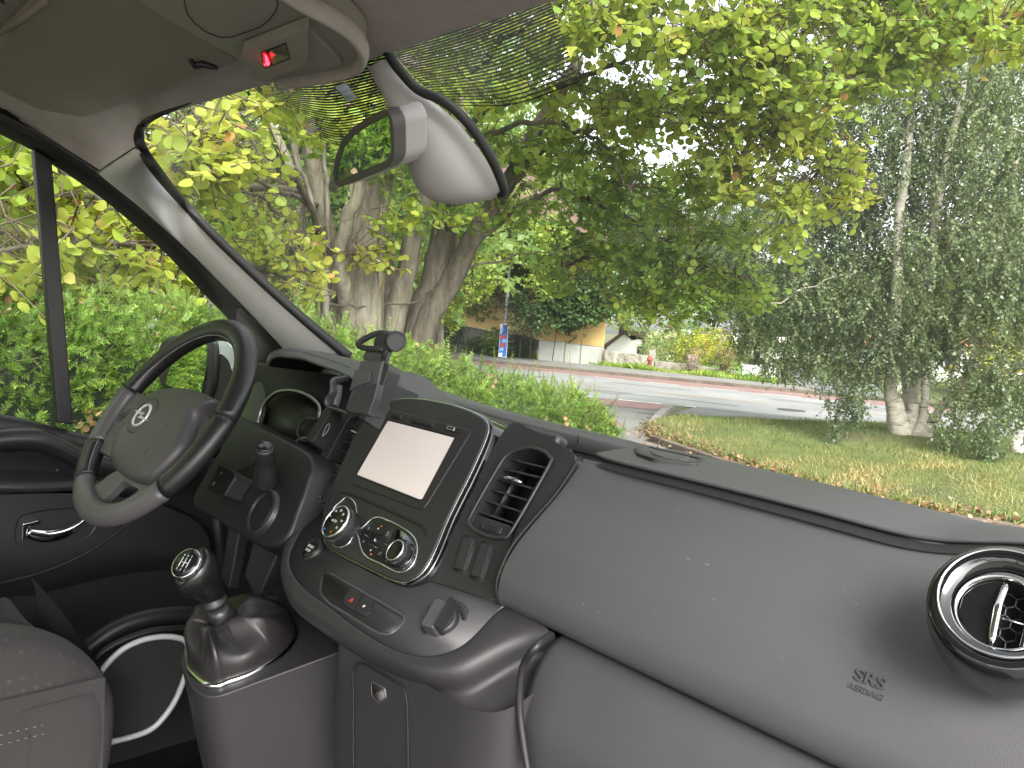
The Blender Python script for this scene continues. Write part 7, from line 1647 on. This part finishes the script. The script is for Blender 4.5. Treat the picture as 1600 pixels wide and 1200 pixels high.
sheet('garden_lawn', [tuple(P31(1020, 560, 32.2))[:2], tuple(P31(1160, 560, 32.2))[:2], tuple(P31(1160, 560, 60))[:2], tuple(P31(1000, 560, 60))[:2]], noisemat('lawn', (.08, .2, .03), (.14, .32, .05), 1), .02)
# ivy and shrubs against the grey basement
for i, (a, w, hh2, tn_) in enumerate(((700, 1.0, 1.9, .35), (745, 1.0, .9, .45), (772, .8, 1.5, .5), (812, 1.0, 1.8, .35), (660, 1.2, 2.0, .5))):
    shrub(P31(a, 545, 32.2 if i != 2 else 31), (w, .5, hh2), 260, tn_, FD if tn_ < .4 else FG, ('dark ivy climbing at the left end of the grey basement wall', 'low dark bush left of the poster pole', 'leafy bush directly behind the poster pole', 'dark ivy right of the poster pole', 'green bush at the far left of the basement wall')[i], .10, 20 + i)

# side road
ar = [G(1262, 611), G(1390, 622), G(1330, 590), G(1262, 577), G(1180, 568), G(1170, 571), G(1225, 580)]
sheet('side_road', ar, noisemat('side_asphalt', (.13, .13, .135), (.19, .19, .195), .8), .014)
ww = empty('white_low_wall', tuple(G(1345, 606)), 'low white wall on the far side of the side road, left of the birch trunk', 'wall')
WLF = Fr(G(1345, 606), (G(1400, 612) - G(1298, 598)).normalized(), (0, 0, 1)); WLF = WLF if WLF.n.dot(CAM - WLF.o) > 0 else Fr(WLF.o, -WLF.u, WLF.v)
MB().slab(WLF, px(WLF, [(1290, 600), (1290, 586), (1400, 600), (1400, 618)]), -.25, 0).build('wall_panel', WHW, ww, smooth=False)
MB().slab(WLF, px(WLF, [(1288, 586), (1288, 584), (1402, 598), (1402, 600.5)]), -.3, .05).build('coping', KERB, ww, smooth=False)

# ---------------- street furniture
POLE = mat('galvanised', (.42, .43, .43), .45, metal=.5, var=.1); 
Fp = TF(30.0)
def postat(px_, py_, t): p = TF(t).P(px_, py_); return V(p.x, p.y, .1)
pb = postat(787, 557, 30.4)
lampp = empty('lamp_post', tuple(pb), 'tall lamp post across the road with a blue and red poster', 'lamp post')
MB().tube([pb, pb + V(0, 0, 2.6), pb + V(0, 0, 2.7), pb + V(0, 0, 8.5)], [.10, .095, .075, .05], 12).build('pole', POLE, lampp)
MB().tube([pb + V(0, 0, 8.5), pb + V(0, 0, 8.8) - n_v * .5, pb + V(0, 0, 8.85) - n_v * 1.6], .04, 8).build('arm', POLE, lampp)
MB().box(pb + V(0, 0, 8.83) - n_v * 1.8, n_v * .32, d_ * .12, V(0, 0, .06)).build('lamp_head', POLE, lampp, bevel=.03)
u_dir = d_; PFm = Fr(pb - n_v * .13, d_, (0, 0, 1)); PFm = PFm if PFm.n.dot(CAM - PFm.o) > 0 else Fr(PFm.o, -PFm.u, PFm.v)
hb = PFm.uv(797, 507)[1]; wd2 = .20
po = MB().slab(PFm, [(-wd2, .05), (wd2, .05), (wd2, hb), (-wd2, hb)], -.02, .0).build('poster_board', WHT, lampp, smooth=False)
cols = [(.05, .95, .0, .72, mat('poster_blue', (.04, .17, .55), .5)), (.12, .75, .55, .66, mat('poster_red', (.6, .06, .05), .5)), (.2, .7, .30, .42, bpy.data.materials['poster_red']), (.15, .6, .18, .28, mat('poster_sky', (.25, .5, .75), .5)), (.35, .9, .44, .54, bpy.data.materials['poster_sky']), (.3, .95, .72, .97, mat('poster_deep_blue', (.03, .10, .4), .5)), (.05, .4, .76, .9, bpy.data.materials['poster_sky']), (0.0, .5, .0, .12, WHT)]
for i, (x0, x1, z0, z1, m_) in enumerate(cols):
    MB().slab(PFm, [(-wd2 + 2 * wd2 * x0, .05 + (hb - .05) * z0), (-wd2 + 2 * wd2 * x1, .05 + (hb - .05) * z0 + .03), (-wd2 + 2 * wd2 * x1, .05 + (hb - .05) * z1 + .03), (-wd2 + 2 * wd2 * x0, .05 + (hb - .05) * z1)], .0 + .002 * i, .002 * i + .003).build('poster_print', m_, po, smooth=False)
def sign_post(px_, py_, t, h, label, plate, name='road_sign', r=.03):
    b = postat(px_, py_, t); b.z = 0; s_ = empty(name, tuple(b), label, 'road sign'); MB().tube([b, b + V(0, 0, h)], r, 8).build('post', POLE, s_)
    f = Fr(b + V(0, 0, h) + TF(t).n * .05 * (1 if TF(t).n.dot(CAM - b) > 0 else -1), d_, (0, 0, 1)); f = f if f.n.dot(CAM - f.o) > 0 else Fr(f.o, -f.u, f.v); plate(f, s_); return s_
BLS = mat('sign_blue', (.06, .10, .50), .4); RDS = mat('sign_red', (.55, .05, .08), .4)
def nopark(f, s_):
    MB().lathe(f, (0, -.3), [(.32, -.01), (.32, .0)], 32).build('sign_plate', RDS, s_); MB().lathe(f, (0, -.3), [(.25, .0), (.25, .006)], 32).build('sign_face', BLS, s_)
    MB().box(f.pt(0, -.3, .01), (f.u + f.v).normalized() * .25, (f.u - f.v).normalized() * .035, f.n * .003).build('sign_bar', RDS, s_)
sign_post(1049, 545, 46, TF(46).uv(1050, 509)[1], 'round blue and red no-parking sign above the garden shrubs', nopark)
sign_post(1068, 545, 50, TF(50).uv(1070, 516)[1], 'white street name plate right of the no-parking sign', lambda f, s_: MB().slab(f, [(-.42, -.2), (.42, -.2), (.42, .05), (-.42, .05)], -.01, .01).build('name_plate', WHT, s_, smooth=False))
sign_post(1092, 548, 58, TF(58).uv(1092, 524)[1], 'small yellow sign above the yellow-green shrub', lambda f, s_: MB().slab(f, [(-.5, -.45), (.5, -.45), (.5, .1), (-.5, .1)], -.01, .01).build('sign_plate', mat('sign_yellow', (.8, .75, .05), .5), s_, smooth=False))
def yieldp(sz):
    def g(f, s_):
        MB().slab(f, rnd([(-sz, .0), (sz, .0), (0, -sz * 1.72)], .05), -.01, .008).build('sign_plate', mat('sign_white_' + str(sz), (.7, .66, .62), .5), s_, smooth=False)
    return g
sign_post(1217, 604, 28.9, TF(28.9).uv(1224, 532)[1] + .12, 'give-way sign on a grey post at the corner of the junction, behind hanging birch twigs', yieldp(.24))
sign_post(1149, 566, 50, TF(50).uv(1153, 520)[1], 'give-way sign in front of the red van', yieldp(.42))
for i, (a, b, c, e_) in enumerate(((1196, 566, 1196, 548), (1186, 596, 1188, 570), (1201, 598, 1204, 572), (1208, 600, 1211, 574))):
    f = TF(30.5 if i else 40); A_ = f.P(a, b); A_.z = 0; B_ = f.P(c, e_); bo_ = empty('bollard', tuple(A_), ('grey post across the side road behind the birch twigs', 'grey bollard by the white fence, leftmost of three', 'grey bollard by the white fence, middle of three', 'grey bollard by the white fence, next to the give-way post')[i], 'post', 'grey posts at the junction'); MB().tube([A_, V(A_.x, A_.y, B_.z)], .045, 8).build('post', POLE, bo_)
for i, (a, b, t) in enumerate(((1081, 508, 62), (1085, 509, 66), (1131, 510, 60))):
    f = TF(t); B_ = f.P(a, b); A_ = V(B_.x, B_.y, 0); lp_o = empty('street_lamp', tuple(A_), ('distant grey street lamp left of the yellow sign', 'distant grey street lamp just right of another one', 'distant street lamp pole above the red van')[i], 'street lamp', 'distant street lamps'); MB().tube([A_, B_], .05, 6).build('pole', POLE, lp_o); MB().box(B_, d_ * .25, n_v * .1, V(0, 0, .05)).build('lamp_head', POLE, lp_o)
hy = postat(1014, 578, 30.9); mh = d_ * -2.2 + n_v * 19.4; MB().lathe(Fr((mh.x, mh.y, .0165), (1, 0, 0), (0, 1, 0)), (0, 0), [(.33, 0), (.33, .006), (.28, .008), (.01, .008)], 28).build('drain_cover', mat('cast_iron', (.06, .055, .05), .7, bump=1, bscale=30, bdist=.01), empty('manhole', (mh.x, mh.y, .0165), 'round dark iron cover set in the road', 'manhole cover'))
hyo = empty('hydrant', tuple(hy), 'small rusty red hydrant post in the verge before the stone wall', 'hydrant')
MB().lathe(Fr(hy - V(0, 0, .1), (1, 0, 0), (0, 1, 0)), (0, 0), [(.10, 0), (.08, .05), (.08, .5), (.11, .52), (.11, .6), (.05, .7)], 12).build('hydrant_body', mat('rust_red', (.25, .06, .04), .8), hyo)
# red van parked down the side road
rv_p = G(1142, 563); cvn = empty('parked_van', tuple(rv_p), 'red van with pale roof parked far down the side road', 'van'); RC = mat('red_paint', (.50, .03, .05), .3, coat=.5)
u2 = V(.62, .78, 0); FV = Fr(rv_p, (.80, .60, 0), (0, 0, 1)); FV = FV if FV.n.dot(CAM - FV.o) > 0 else Fr(FV.o, -FV.u, FV.v)
MB().slab(FV, rnd([(-.85, .25), (.85, .25), (.85, 1.0), (.75, 1.55), (-.75, 1.55), (-.85, 1.0)], .08), -4, 0).build('body', RC, cvn, bevel=.06)
MB().slab(FV, rnd([(-.72, 1.5), (.72, 1.5), (.68, 1.72), (-.68, 1.72)], .05), -3.8, -.2).build('roof', WHW, cvn, bevel=.04)
MB().slab(FV, rnd([(-.66, .98), (.66, .98), (.60, 1.42), (-.60, 1.42)], .05), -.1, .012).build('rear_window', DKW, cvn)
MB().slab(FV, [(-.28, .62), (.28, .62), (.28, .74), (-.28, .74)], -.1, .015).build('number_plate', WHT, cvn)
for s_ in (-1, 1): MB().slab(FV, [(s_ * .72 - .08, .7), (s_ * .72 + .08, .7), (s_ * .72 + .08, 1.0), (s_ * .72 - .08, 1.0)], -.1, .02).build('tail_light', emis('tail_red' + str(s_), (.7, .1, .05), .1), cvn)
for s_ in (-1, 1):
    for w in (-.8, -3.2):
        c_ = FV.pt(s_ * .75, .32, w); MB().lathe(Fr(c_, FV.n, (0, 0, 1)), (0, 0), [(.32, -.1), (.32, .1)], 20).build('wheel', RUB, cvn)
